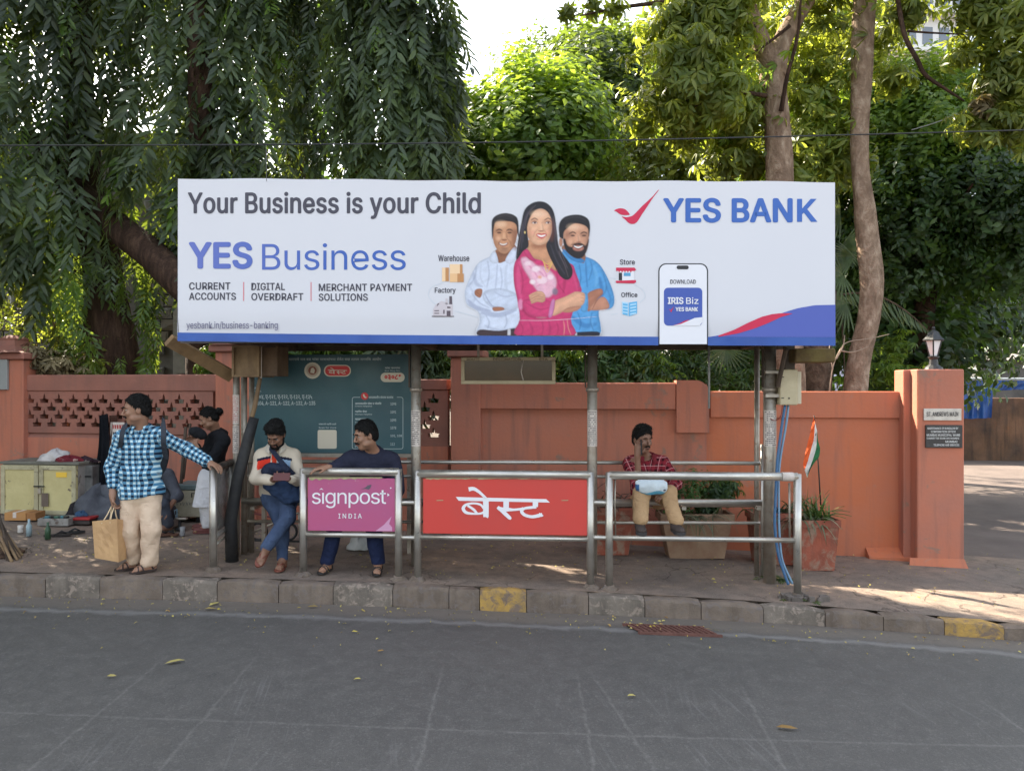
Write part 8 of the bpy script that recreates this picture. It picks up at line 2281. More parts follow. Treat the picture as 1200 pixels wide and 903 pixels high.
def sandal(th, ank, toe, mat, sc_=1.0, dn=(0, 0, -1), straps=True, name='sandal', thong=False):
 toe = nrm(toe); dn = nrm(dn); s = nrm(np.cross(toe, dn)); a = np.array(ank, float)
 base = a + dn * .083 * sc_
 out = catmull([(-.062, 0), (-.05, .028), (.0, .030), (.07, .040), (.125, .042), (.16, .02), (.168, -.005), (.15, -.03), (.11, -.044), (.05, -.036), (0, -.030), (-.05, -.028)], 3)
 V = []; n = len(out)
 for zz in (0.0, .016):
  for x, y in out: V.append(base + toe * x * sc_ + s * y * sc_ - dn * zz)
 F = [tuple(range(n)), tuple(range(2 * n - 1, n - 1, -1))] + [(i, i + n, (i + 1) % n + n, (i + 1) % n) for i in range(n)]
 o = obj(name, V, F, mat, th)
 m = MB()
 P = lambda x, y, z: tuple(a + (toe * x + s * y) * sc_ - dn * (z - .083) * sc_)
 if thong: sets = ([(.115, .0, .034), (.08, .022, .058), (.03, .036, .02)], [(.115, .0, .034), (.08, -.022, .058), (.03, -.036, .02)])
 else: sets = ([(.06, .042, .014), (.072, .022, .055), (.085, 0, .058), (.09, -.024, .05), (.09, -.042, .014)], [(.105, .042, .014), (.10, .02, .046), (.095, 0, .05), (.07, -.02, .058), (.05, -.04, .014)], [(-.02, .036, .02), (.005, .034, .07), (.035, 0, .095), (.005, -.034, .07), (-.02, -.036, .02)], [(-.02, .036, .02), (-.055, .02, .05), (-.062, 0, .05), (-.055, -.02, .05), (-.02, -.036, .02)])
 for st in sets: m.tube([P(*q_) for q_ in catmull(st, 4, False)], .0065 * sc_, 6)
 m.build('strap', mat, th, True)
def shoe(th, ank, toe, mat, sole, sc_=1.0, dn=(0, 0, -1)):
 toe = nrm(toe); dn = nrm(dn); s = nrm(np.cross(toe, dn)); a = np.array(ank, float)
 f = Field(); ax = [toe, s, dn]
 f.ell(a + (dn * .045 - toe * .012) * sc_, ax, np.array([.058, .040, .044]) * sc_, .03)
 f.ell(a + (dn * .056 + toe * .085) * sc_, ax, np.array([.092, .047, .032]) * sc_, .04)
 f.cone(a, a + dn * .03, .046 * sc_, .044 * sc_, .02)
 f.cut(dn, dn.dot(a + dn * .076 * sc_)); f.cut(-dn, -dn.dot(a - dn * .012))
 o = shell('shoe', f, .006, mat, th, .0015, 40)
 out = catmull([(-.070, 0), (-.055, .032), (.0, .036), (.07, .046), (.13, .046), (.172, .02), (.178, -.005), (.16, -.034), (.11, -.050), (.05, -.042), (0, -.036), (-.055, -.032)], 3)
 V = []; n = len(out)
 for zz in (0.068, .094):
  for x, y in out: V.append(a + toe * x * sc_ + s * y * sc_ + dn * zz * sc_)
 F = [tuple(range(n)), tuple(range(2 * n - 1, n - 1, -1))] + [(i, i + n, (i + 1) % n + n, (i + 1) % n) for i in range(n)]
 obj('shoe_sole', V, F, sole, th)
def torso_prims(fld, J, inf=0.0, k=.05, b=1.0, arms=True):
 """trunk from pelvis to shoulders; J dict; inf = inflation"""
 up = nrm(J['neck'] - J['pelvis']); s = nrm(J['shL'] - J['shR']); f = nrm(np.cross(s, up))
 if 'fwd' in J and f.dot(J['fwd']) < 0: f = -f
 ax = [s, f, up]
 hs_ = nrm(J['hipL'] - J['hipR']); fh = np.cross(hs_, (0, 0, 1))
 if fh.dot(f) < 0: fh = -fh
 ph = [hs_, nrm(fh), np.array([0, 0, 1.0])]
 i = inf
 fld.ell(J['pelvis'], ph, np.array([.155 * b + i, .105 * b + i, .11 + i]), k)
 w = J['pelvis'] * .55 + J['chest'] * .45
 fld.ell(w + f * .012 * b, ax, np.array([.142 * b + i, .105 * b + i, .13 + i]), k)
 fld.ell(J['chest'], ax, np.array([.158 * b + i, .105 * b + i, .15 + i]), k)
 m = (J['shL'] + J['shR']) / 2
 fld.cone(J['shR'] * .85 + m * .15, J['shL'] * .85 + m * .15, .052 + i, .052 + i, k)
 for sh in ('shL', 'shR'):
  fld.cone(J['neck'] + up * .01, J[sh] * .8 + J['neck'] * .2, .042 + i * .6, .042 + i, k)
 return ax
def person(name, label, J, hs=1.0, skin=SK1, b=1.0, feet=True, hands=None, mous=True, beard=False, seed=0, group=None, haird=None, h=.0082, bare_feet=True, arm_r=(.045, .038, .034, .024), leg_r=(.078, .058, .052, .036), open_=False):
 J = {k: np.array(v, float) for k, v in J.items()}
 th = thing(name, (J['pelvis'][0], J['pelvis'][1], min(J['ankL'][2], J['ankR'][2]) - .09), label, 'person', group)
 F = Field()
 torso_prims(F, J, 0, .05, b)
 q, ax = head(F, J['head'], J['look'], J.get('headup', np.array([0, 0, 1.0])), hs)
 F.cone(J['neck'] + (J['neck'] - J['pelvis']) * -.03, q(0, -.028, -.060), .054, .050 * hs, .03)
 for s in 'LR':
  F.chain([J['sh' + s], J['el' + s], J['wr' + s]], [arm_r[0] + .004, arm_r[2], arm_r[3]], .02)
  F.chain([J['hip' + s], J['kn' + s], J['ank' + s]], [leg_r[0], leg_r[1] * .95, leg_r[3]], .03)
  F.cone(J['kn' + s] + (J['ank' + s] - J['kn' + s]) * .1, J['kn' + s] + (J['ank' + s] - J['kn' + s]) * .45, .048, .046, .03)
  if bare_feet: foot(F, J['ank' + s], J['toe' + s], .98, dn=J.get('dn' + s, (0, 0, -1)))
  if hands and s in hands: hand(F, J['wr' + s], **hands[s])
 V, Fq = F.mesh(h)
 body = obj('body', V, Fq, skin, th, True)
 face_bits(th, q, ax, hs, mous, beard, seed, open_)
 hd = dict(vol=.014, line=.052, back=0, extra=None); hd.update(haird or {})
 hair(th, J['head'], J['look'], None, hs, q, ax, seed=seed, **hd)
 return th, J, q, ax
def arm_shell(F, J, s, rs, inf=.012, to=1.0, k=.03):
 a, e, w = J['sh' + s], J['el' + s], J['wr' + s]; w2 = e + (w - e) * to
 F.cone(a, e, rs[0], rs[1], k); F.cone(e, w2, rs[1], rs[2], k)
def fab_uv(J, sleeves='LR'):
 def fn(V):
  s = nrm(J['shL'] - J['shR']); up = nrm(J['neck'] - J['pelvis'])
  U = np.stack([(V - J['pelvis']) @ s, (V - J['pelvis']) @ np.array([0, 0, 1.0])], 1)
  # around the sides follow the surface depth too
  f = np.cross(s, up); U[:, 0] += .55 * ((V - J['chest']) @ f) * np.sign((V - J['chest']) @ s)
  for sd in sleeves:
   for a, b_, off in ((J['sh' + sd], J['el' + sd], 0), (J['el' + sd], J['wr' + sd], np.linalg.norm(J['el' + sd] - J['sh' + sd]))):
    e = b_ - a; L = np.linalg.norm(e); e = e / L
    t_ = (V - a) @ e; d = np.linalg.norm(V - a - np.clip(t_, 0, L)[:, None] * e, axis=1)
    sh = a + e * 0
    dm = np.linalg.norm(V - J['chest'], axis=1)
    m = (d < .075) & (((V - J['sh' + sd]) @ (s if sd == 'L' else -s) > -.01) | (off > 0)) & (t_ > -.03)
    p1_ = nrm(np.cross(e, (0, 1, .2))); p2_ = np.cross(e, p1_)
    w_ = V - a - t_[:, None] * e
    ang = np.arctan2(w_ @ p2_, w_ @ p1_)
    U[m] = np.stack([ang[m] * .052, off + t_[m]], 1)
  return U
 return fn
def plaid(name, base, dark, light, period, wd=.5, extra=None):
 t = NT(name); at = t.n('ShaderNodeAttribute', attribute_name='fab'); xyz = t.sep(at.outputs['Vector'])
 def stripe(c, per, w, ph=0.0, soft=.08):
  fr = t.math('FRACT', t.math('ADD', t.math('DIVIDE', c, per), 50.0 + ph))
  d = t.math('ABSOLUTE', t.math('SUBTRACT', fr, .5))
  return t.math('DIVIDE', t.math('SUBTRACT', w / 2 + soft / 2, d), soft, clamp=True)
 a = stripe(xyz[0], period, wd); b_ = stripe(xyz[1], period, wd)
 both = t.math('MULTIPLY', a, b_); one = t.math('SUBTRACT', t.math('MAXIMUM', a, b_), both)
 c = t.mix(one, light, base); c = t.mix(both, c, dark)
 if extra: c = extra(t, c, xyz, stripe)
 p = t.pos()
 return t.done(t.bsdf(c, .85, 0, t.bump(t.noise(p, 40, 4), .4, .005), .15))
# ---- standing man in checked shirt
YA = 6.86
G_A = GP(172, 671)
JA = dict(head=PT(160, 480, 6.84), look=(-.87, -.46, -.10), neck=PT(166, 504, 6.90), chest=PT(165, 528, 6.90), pelvis=PT(166, 575, 6.92),
   shR=PT(143, 513, 6.86), shL=PT(190, 511, 6.92), elR=PT(132, 548, 6.90), wrR=PT(132, 580, 6.82), elL=PT(219, 527, 7.0), wrL=PT(245, 541, 6.95),
   hipR=PT(156, 584, 6.90), hipL=PT(176, 584, 6.92), knR=PT(152, 622, 6.86), knL=PT(177, 620, 6.84), ankR=PT(158, 658, 6.95), ankL=PT(175, 660, 6.86),
   toeR=(-.80, -.58, 0), toeL=(-.72, -.68, 0), fwd=(-.1, -1, 0))
gA = float(gz(-3.2)) + .014
for s in 'LR': JA['ank' + s][2] = gA + .083
thA, JA, qA, axA = person('person', 'standing man in a blue checked shirt and beige trousers, one hand on the end railing', JA, 1.10, SK1, 1.10, seed=1, group=None,
 hands={'R': dict(d=(0.03, 0, -1), n=(-.9, -.3, 0), t_=(.2, -1, 0), curl=(.9, .95, 1.0, 1.0), thumb=.6), 'L': dict(d=(.85, -.25, -.32), n=(.25, -.2, .95), t_=(-.2, -1, -.1), curl=(.35, .4, .45, .5), thumb=.4)},
 arm_r=(.046, .040, .036, .026))
F = Field(); torso_prims(F, JA, .020, .05, 1.06)
F.ell(JA['pelvis'] + np.array([-.005, 0, .0]), [(1, 0, 0), (0, 1, 0), (0, 0, 1)], (.192, .142, .13), .05)
arm_shell(F, JA, 'R', (.068, .060, .052), to=.62); arm_shell(F, JA, 'L', (.068, .058, .050), to=.88)
F.cut((.12, 0, -1), -(JA['pelvis'][2] - .055) + .12 * JA['pelvis'][0]); up = nrm(JA['neck'] - JA['pelvis'])
F.cut(nrm(up + np.array([0, -.45, 0])), nrm(up + np.array([0, -.45, 0])).dot(JA['neck'] + np.array([0, -.045, .028])))
MP = plaid('blue checked shirt', (.075, .22, .36), (.010, .026, .055), (.56, .72, .76), .046, .54)
shell('shirt', F, .0088, MP, thA, .010, 20, 3, (1, 1, .7), fab_uv(JA))
# collar flaps and placket
def collar(th, J, mat, w=.07, hgt=.035, drop=.06, col=None):
 nk = J['neck']; s = nrm(J['shL'] - J['shR']); fw = nrm(np.cross(s, (0, 0, 1)));
 if fw.dot(J['fwd']) < 0: fw = -fw
 V = []; F = []
 n = 16
 for i in range(n + 1):
  a = rad(-155 + 310 * i / n); r = .070
  d = -fw * cos(a) + s * sin(a)
  front = abs(i - n / 2) / (n / 2)
  c_ = nk + d * r * np.array([1, 1, 1]) + fw * .010
  z0 = .010 - .03 * front ** 2
  V += [c_ + np.array([0, 0, z0 + .060]), c_ + d * .014 + np.array([0, 0, z0 + .056]), c_ + d * .040 + fw * .02 * front ** 3 + np.array([0, 0, z0 + .016 - .03 * front ** 4])]
 for i in range(n):
  for k in range(2): a = 3 * i + k; F.append((a, a + 3, a + 4, a + 1))
 o = obj('collar', V, F, mat, th, True)
 md = o.modifiers.new('t', 'SOLIDIFY'); md.thickness = .003
 if True:
  at = o.data.attributes.new('fab', 'FLOAT_VECTOR', 'POINT')
  at.data.foreach_set('vector', np.array([[v[0] * 1.0, v[2], 0] for v in V], np.float32).ravel())
 return o
collar(thA, JA, MP)
F = Field()
F.ell(JA['pelvis'] - np.array([0, 0, .03]), [(1, 0, 0), (0, 1, 0), (0, 0, 1)], (.175, .125, .11), .04)
for s, off in (('R', 0), ('L', 0)):
 F.chain([JA['hip' + s], JA['kn' + s], JA['ank' + s] + np.array([0, 0, .005])], [.098, .076, .067], .03)
zc_ = gA + .045
F.cut((0, 0, -1), -zc_)
shell('trousers', F, .0088, cloth_m('beige trousers', S(222, 196, 170), S(190, 160, 136)), thA, .010, 22, 5, (.8, .8, 1.1))
M_SAN = plain('sandal brown', S(58, 44, 40), .6)
for s in 'LR': sandal(thA, JA['ank' + s], JA['toe' + s], M_SAN)
# watch-like cuff fold on the short sleeve
# backpack on his back
bp = thing('backpack', JA['chest'] + np.array([.03, .18, -.2]), 'dark grey backpack worn on the back of the standing man', 'backpack')
F = Field(); ax3 = [(1, 0, 0), (0, 1, 0), (0, 0, 1)]
F.ell(JA['chest'] + np.array([.02, .20, -.06]), ax3, (.14, .08, .21), .02)
M_BP = cloth_m('backpack grey', S(64, 68, 76), S(44, 46, 52), .8, 200)
shell('bag', F, .010, M_BP, bp, .006, 20, 2)
def strap(parent, pts, w, mat, name='strap', nrmv=(0, -1, 0)):
 P = catmull(pts, 6, False); V = []; F = []; nv = nrm(nrmv)
 for i in range(len(P)):
  d = nrm(P[min(i + 1, len(P) - 1)] - P[max(i - 1, 0)]); sd = nrm(np.cross(d, nv)) * w / 2
  V += [P[i] - sd, P[i] + sd, P[i] + sd + nv * .008, P[i] - sd + nv * .008]
 for i in range(len(P) - 1):
  for k in range(4): a = i * 4 + k; b_ = i * 4 + (k + 1) % 4; F.append((a, b_, b_ + 4, a + 4))
 F += [(3, 2, 1, 0), tuple(len(P) * 4 - 4 + k for k in range(4))]
 return obj(name, V, F, mat, parent)
strap(bp, [PT(190, 492, 6.98) + np.array([0, 0, .02]), PT(191, 493, 6.84), PT(192, 505, 6.76), PT(192, 520, 6.76), PT(195, 537, 6.86)], .045, M_BP)
strap(bp, [PT(149, 494, 6.95) + np.array([0, 0, .02]), PT(148, 495, 6.82), PT(144, 505, 6.76), PT(142, 517, 6.76), PT(140, 532, 6.88)], .04, M_BP)
# paper bag in his right hand
hb = JA['wrR'] + np.array([.01, -.01, -.085])
pbg = thing('paper_bag', (hb[0], hb[1], PT(128, 657, 6.8)[2]), 'brown paper carrier bag held by the standing man', 'bag')
M_KR = worn('kraft paper', S(198, 158, 112), S(172, 134, 94), .9, 6, .8, bump=.7, bscale=14, dirt=S(222, 140, 110), dirt_pos=(.66, .74), dirt_scale=5)
Yb = 6.70
c8 = [(108, 610, Yb), (137, 607, Yb + .0), (147, 609, Yb + .13), (117, 611, Yb + .15), (111, 653, Yb), (139, 658, Yb), (148, 654, Yb + .13), (118, 650, Yb + .15)]
C8 = [PT(*c) for c in c8]
V = []; F = []
nn = 6
def quad(a, b_, c, d, n=6):
 base = len(V)
 for j in range(n + 1):
  for i in range(n + 1):
   p_ = (a * (1 - i / n) + b_ * i / n) * (1 - j / n) + (d * (1 - i / n) + c * i / n) * j / n
   w_ = sin(pi * i / n) * sin(pi * j / n)
   V.append(p_ + np.array([0, 1, 0]) * .008 * w_ * sin(i * 2.3 + j * 1.7))
 for j in range(n):
  for i in range(n): k_ = base + j * (n + 1) + i; F.append((k_, k_ + n + 1, k_ + n + 2, k_ + 1))
quad(C8[0], C8[1], C8[5], C8[4]); quad(C8[1], C8[2], C8[6], C8[5]); quad(C8[2], C8[3], C8[7], C8[6]); quad(C8[3], C8[0], C8[4], C8[7]); quad(C8[4], C8[5], C8[6], C8[7])
obj('bag_body', V, F, M_KR, pbg)
M_ROPE = plain('paper handle', S(222, 196, 158), .8)
for (pa, pb_, dy) in (((119, 610), (129, 609), .004), ((127, 611), (139, 610), .14)):
 a, b_ = PT(pa[0], pa[1] + 3, Yb + dy - .005), PT(pb_[0], pb_[1] + 3, Yb + dy - .005)
 MB().tube([tuple(a), tuple(a * .5 + hb * .5), tuple(hb + np.array([-.012, 0, 0])), tuple(hb + np.array([.012, 0, 0])), tuple(b_ * .5 + hb * .5), tuple(b_)], .005, 6).build('handle', M_ROPE, pbg, True)
# ---- person in black top and white trousers
JB = dict(head=PT(245, 490, 8.66), look=(-.88, -.30, -.42), neck=PT(254, 507, 8.74), chest=PT(253, 521, 8.74), pelvis=PT(250, 556, 8.74),
   shL=PT(262, 516, 8.58), shR=PT(249, 514, 8.90), elL=PT(247, 541, 8.42), wrL=PT(233, 527, 8.40), elR=PT(238, 538, 8.8), wrR=PT(230, 522, 8.68),
   hipL=PT(250, 562, 8.66), hipR=PT(248, 562, 8.84), knL=PT(246, 594, 8.62), knR=PT(243, 594, 8.80), ankL=PT(244, 616, 8.64), ankR=PT(242, 614, 8.86), toeL=(-1, -.15, 0), toeR=(-1, -.1, 0), fwd=(-1, -.2, 0))
gB = float(gz(-3.4)) + .012
for s in 'LR': JB['ank' + s][2] = gB + .08
thB, JB, qB, axB = person('person', 'person in a black top and white trousers with hair in a bun', JB, .98, SK1, .90, seed=2, mous=False,
 hands={'L': dict(d=(-.5, 0, .85), n=(-.5, -.6, 0), t_=(-.4, .6, .3), curl=(.7, .8, .8, .9), thumb=.6), 'R': dict(d=(-.5, 0, .85), n=(-.2, .8, 0), t_=(-.6, -.3, .3), curl=(.6, .7, .8, .8), thumb=.6)},
 haird=dict(vol=.018, line=.048, extra=lambda F, q, ax: F.ell(q(0, -.135, .030), ax, (.046, .042, .046), .01)))
F = Field(); torso_prims(F, JB, .026, .05, .95)
arm_shell(F, JB, 'L', (.068, .060, .048), to=.92); arm_shell(F, JB, 'R', (.066, .056, .046), to=.92)
F.ell(JB['neck'] + np.array([.05, 0, .0]), [(1, 0, 0), (0, 1, 0), (0, 0, 1)], (.075, .085, .045), .03)
F.cut((0, 0, -1), -(PT(250, 549, 8.74)[2])); F.cut(nrm((-.6, 0, 1)), nrm((-.6, 0, 1)).dot(JB['neck'] + np.array([0, 0, .042])))
shell('hooded_top', F, .0075, cloth_m('black jersey', (.014, .015, .018), (.008, .008, .01)), thB, .006, 26, 8)
F = Field()
F.ell(JB['pelvis'], [(1, 0, 0), (0, 1, 0), (0, 0, 1)], (.145, .16, .12), .05)
a = (JB['hipL'] + JB['hipR']) / 2; b_ = (JB['knL'] + JB['knR']) / 2
F.cone(a - np.array([0, .07, 0]), b_ - np.array([0, .07, -.0]), .135, .150, .05); F.cone(a + np.array([0, .07, 0]), b_ + np.array([0, .07, -.0]), .135, .150, .05)
F.cut((0, 0, -1), -PT(245, 591, 8.7)[2])
M_WHT = cloth_m('white cotton', (.66, .65, .66), (.52, .51, .54))
shell('tunic', F, .0075, M_WHT, thB, .007, 20, 9, (1, 1, .25))
F = Field()
for s in 'LR': F.chain([JB['hip' + s], JB['kn' + s], JB['ank' + s]], [.09, .078, .066], .03)
F.cut((0, 0, -1), -(gB + .055))
shell('trousers', F, .0075, M_WHT, thB, .005, 30, 10)
M_SHB = plain('maroon slipper', S(110, 62, 58), .7)
for s in 'LR': shoe(thB, JB['ank' + s], JB['toe' + s], M_SHB, M_SHB, .92)
ob_ = PT(231, 506, 8.5)
F = Field(); F.ell(ob_, [nrm((1, 0, -.3)), (0, 1, 0), nrm((.3, 0, 1))], (.095, .07, .062), .02); F.ell(ob_ + np.array([.05, 0, -.04]), [(1, 0, 0), (0, 1, 0), (0, 0, 1)], (.06, .05, .04), .03)
cp = shell('folded_cap', F, .008, cloth_m('black quilted cloth', (.02, .021, .025), (.012, .012, .014)), None, .006, 50, 4)
tag(cp, 'round black padded cloth bundle held up by the person in black', 'bundle')
# ---- seated man with phone, cream sweater
JC = dict(head=PT(323, 509, 7.22), look=(-.06, -.80, -.60), headup=(0, -.5, .85), neck=PT(324, 526, 7.36), chest=PT(324, 545, 7.38), pelvis=PT(326, 575, 7.46),
   shR=PT(306, 535, 7.34), shL=PT(344, 534, 7.38), elR=PT(300, 560, 7.24), wrR=PT(318, 562, 7.06), elL=PT(352, 562, 7.28), wrL=PT(342, 561, 7.08),
   hipR=PT(317, 582, 7.42), hipL=PT(338, 580, 7.44), knR=PT(331, 614, 7.26), knL=PT(337, 606, 7.12), ankR=PT(331, 655, 7.10), ankL=PT(313, 640, 6.98), toeR=(0.02, -1, 0), toeL=(-.25, -.75, -.62), dnL=(-.3, .55, -.75), fwd=(0, -1, 0))
gC = float(gz(-2.1)) + .014
JC['ankR'][2] = gC + .083
thC, JC, qC, axC = person('person', 'young man in a cream sweater and jeans looking down at his phone', JC, 1.02, SK2, .98, seed=3, beard=True,
 hands={'R': dict(d=(.85, -.35, .1), n=(0, -.3, -1), t_=(0, -1, .3), curl=(.5, .6, .6, .7), thumb=.3, spread=.03), 'L': dict(d=(-.85, -.35, .1), n=(0, -.3, -1), t_=(0, -1, .3), curl=(.5, .6, .6, .7), thumb=.3, spread=.03)},
 haird=dict(vol=.028, line=.060, extra=lambda F, q, ax: (F.ell(q(.02, .03, .112), ax, (.055, .05, .03), .02), F.ell(q(-.03, -.02, .118), ax, (.05, .06, .026), .02))))
F = Field(); torso_prims(F, JC, .022, .05, 1.02)
arm_shell(F, JC, 'R', (.064, .060, .044), to=.95); arm_shell(F, JC, 'L', (.064, .060, .044), to=.95)
up = nrm(JC['neck'] - JC['pelvis']); F.cut(nrm(up + np.array([0, -.55, 0])), nrm(up + np.array([0, -.55, 0])).dot(JC['neck'] + np.array([0, -.04, .022])))
F.cut((0, 0, -1), -PT(325, 583, 7.4)[2])
def sweater(V):
 s = nrm(JC['shL'] - JC['shR']); u = (V - JC['chest']) @ s; z = V[:, 2]; px = V[:, 0] / V[:, 1] * FPX + 600; py = 451 - (V[:, 2] - CZ) / V[:, 1] * FPX
 c = np.tile(np.array(S(206, 192, 172)), (len(V), 1)); front = V[:, 1] < JC['chest'][1] + .02
 # colour blocks sewn across the chest, laid out in chest coordinates
 zc0 = JC['chest'][2]; h_ = z - zc0
 top = .085 + .22 * (-np.abs(u) + .05)
 def put(m, col): c[m & front] = S(*col)
 put((u < -.035) & (u > -.155) & (h_ < top) & (h_ > top - .085), (214, 62, 46))
 put((u > .03) & (u < .145) & (h_ < top) & (h_ > top - .085), (150, 178, 206))
 put((np.abs(u) > .03) & (np.abs(u) < .16) & (np.abs(h_ - top - .006) < .012), (34, 36, 56))
 put((u > .0) & (u < .15) & (np.abs(h_ - top + .093) < .009), (34, 36, 56))
 put((np.abs(u) < .022) & (h_ > .02), (200, 66, 44))
 return c
t = NT('knitted sweater'); at_ = t.n('ShaderNodeAttribute', attribute_name='cloth'); p = t.pos()
M_KNIT = t.done(t.bsdf(at_.outputs['Color'], .92, 0, t.bump(t.math('ADD', t.noise(p, 260, 2), t.noise(p, 40, 4)), .4, .004), .1))
shell('sweater', F, .0068, M_KNIT, thC, .006, 28, 12, (1, 1, .8), sweater)
collar(thC, JC, cloth_m('cream collar', S(214, 204, 188)))
F = Field()
F.ell(JC['pelvis'] - np.array([0, .0, .02]), [(1, 0, 0), (0, 1, 0), (0, 0, 1)], (.165, .125, .10), .04)
F.chain([JC['hipR'], JC['knR'], JC['ankR']], [.088, .066, .050], .03); F.chain([JC['hipL'], JC['knL'], JC['ankL']], [.090, .070, .050], .02)
F.cut(nrm(JC['ankR'] - JC['knR']) * 1.0, 9) if False else None
M_DEN = cloth_m('blue denim', S(72, 86, 112), S(46, 58, 82))
F.cut((0, 0, -1), -(gC + .075))
shell('jeans', F, .0088, M_DEN, thC, .008, 30, 13)
M_FLP = plain('brown flip-flop', S(120, 66, 52), .6)
sandal(thC, JC['ankR'], JC['toeR'], M_FLP, thong=True, name='flip_flop'); sandal(thC, JC['ankL'], JC['toeL'], M_FLP, dn=JC['dnL'], thong=True, name='flip_flop')
ph_ = thing('phone', PT(330, 560, 6.98), 'dark mobile phone held in both hands of the man in the cream sweater', 'phone')
c_ = PT(330, 558, 6.97); V = []
for dz in (-.004, .004):
 for a, b_ in ((-.075, -.036), (.075, -.036), (.075, .036), (-.075, .036)): V.append(c_ + np.array([a, b_ * .45, b_ * .9]) + np.array([0, -.9, .45]) * dz)
obj('case', V, [(3, 2, 1, 0), (4, 5, 6, 7), (0, 1, 5, 4), (1, 2, 6, 5), (2, 3, 7, 6), (3, 0, 4, 7)], plain('phone case red', S(92, 40, 36), .4), ph_)
V2 = [v + np.array([0, .9, .45]) * .0055 + (c_ - v) * .08 for v in V[4:]]
obj('screen', [V[i] + np.array([0, .9, -.45]) * .001 + (c_ - V[i]) * .06 for i in range(4)], [(0, 1, 2, 3)], plain('phone screen', (.02, .02, .025), .1), ph_)
# sling bag and denim jacket on his lap
M_NAVY = cloth_m('navy nylon', S(40, 46, 64), S(28, 32, 46), .6, 120)
sb_ = thing('sling_bag', PT(326, 560, 7.2), 'navy sling bag worn across the chest of the man in the cream sweater', 'bag')
F = Field(); F.ell(PT(325, 548, 7.19), [nrm((1, 0, -.15)), (0, 1, 0), nrm((.15, 0, 1))], (.125, .055, .052), .02); F.ell(PT(313, 553, 7.18), [nrm((1, 0, .3)), (0, 1, 0), (0, 0, 1)], (.05, .04, .05), .03)
shell('bag', F, .006, M_NAVY, sb_, .006, 60, 5)
strap(sb_, [PT(313, 523, 7.36) + np.array([0, .02, .02]), PT(317, 524, 7.26), PT(324, 533, 7.21), PT(332, 543, 7.18), PT(342, 553, 7.20), PT(350, 562, 7.26)], .045, M_NAVY)
tag(shell('denim_jacket', Field().ell(PT(334, 573, 7.22), [nrm((1, 0, -.1)), (0, 1, 0), nrm((.1, 0, 1))], (.155, .11, .085), .02).ell(PT(318, 567, 7.2), [(1, 0, 0), (0, 1, 0), (0, 0, 1)], (.09, .08, .06), .03).ell(PT(342, 582, 7.2), [(1, 0, 0), (0, 1, 0), (0, 0, 1)], (.11, .09, .06), .03), .007, cloth_m('denim jacket', S(52, 68, 96), S(34, 46, 70)), None, .012, 30, 6), 'blue denim jacket bundled on the lap of the man in the cream sweater', 'jacket')
# ---- man in navy sweatshirt behind the magenta panel
JD = dict(head=PT(428, 510, 7.10), look=(-.80, -.56, -.22), neck=PT(437, 529, 7.22), chest=PT(434, 553, 7.28), pelvis=PT(420, 586, 7.50),
   shR=PT(410, 538, 7.16), shL=PT(460, 540, 7.28), elR=PT(396, 547, 7.02), wrR=PT(384, 547, 6.90), elL=PT(466, 574, 7.2), wrL=PT(448, 598, 7.04),
   hipR=PT(405, 590, 7.42), hipL=PT(432, 590, 7.44), knR=PT(395, 608, 7.06), knL=PT(437, 608, 7.06), ankR=PT(384, 657, 7.05), ankL=PT(443, 660, 7.05), toeR=(-.22, -1, 0), toeL=(0.08, -1, 0), fwd=(-.1, -1, 0))
for s in 'LR': JD['ank' + s][2] = float(gz(JD['ank' + s][0])) + .014 + .083
thD, JD, qD, axD = person('person', 'stout man in a dark navy sweatshirt seated behind the magenta panel', JD, 1.08, SK1, 1.12, seed=4,
 hands={'R': dict(d=(-.92, -.30, -.05), n=(-.05, -.2, .98), t_=(.2, -1, 0), curl=(.35, .4, .45, .5), thumb=.4), 'L': dict(d=(-.4, -.7, -.5), n=(0, -.5, .8), t_=(-1, .2, 0), curl=(.5, .5, .6, .6), thumb=.3)},
 haird=dict(vol=.018, line=.056))
F = Field(); torso_prims(F, JD, .026, .06, 1.16)
arm_shell(F, JD, 'R', (.078, .064, .046), to=.86); arm_shell(F, JD, 'L', (.078, .066, .048), to=.9)
up = nrm(JD['neck'] - JD['pelvis']); F.cut(nrm(up + np.array([0, -.3, 0])), nrm(up + np.array([0, -.3, 0])).dot(JD['neck'] + np.array([0, -.03, .030])))
F.cut((0, 0, -1), -PT(420, 600, 7.4)[2])
M_NVS = cloth_m('navy sweatshirt', S(50, 52, 68), S(34, 36, 50))
shell('sweatshirt', F, .0088, M_NVS, thD, .008, 24, 15)
F = Field(); F.ell(JD['pelvis'] - np.array([0, 0, .02]), [(1, 0, 0), (0, 1, 0), (0, 0, 1)], (.18, .14, .10), .04)
for s in 'LR': F.chain([JD['hip' + s], JD['kn' + s], JD['ank' + s]], [.095, .080, .066], .03)
F.cut((0, 0, -1), -(gC + .05))
shell('trousers', F, .0088, cloth_m('navy trousers', S(36, 44, 72), S(26, 32, 54)), thD, .009, 24, 16)
for s in 'LR': sandal(thD, JD['ank' + s], JD['toe' + s], plain('black sandal', (.02, .018, .018), .6))
# printed mark on the chest
FD = Fr(JD['chest'][0], JD['chest'][1] - .16, 8)
for k in range(1):
 Vt, Ft = text_mesh('sporting', .01); lo, hi = Vt.min(0), Vt.max(0)
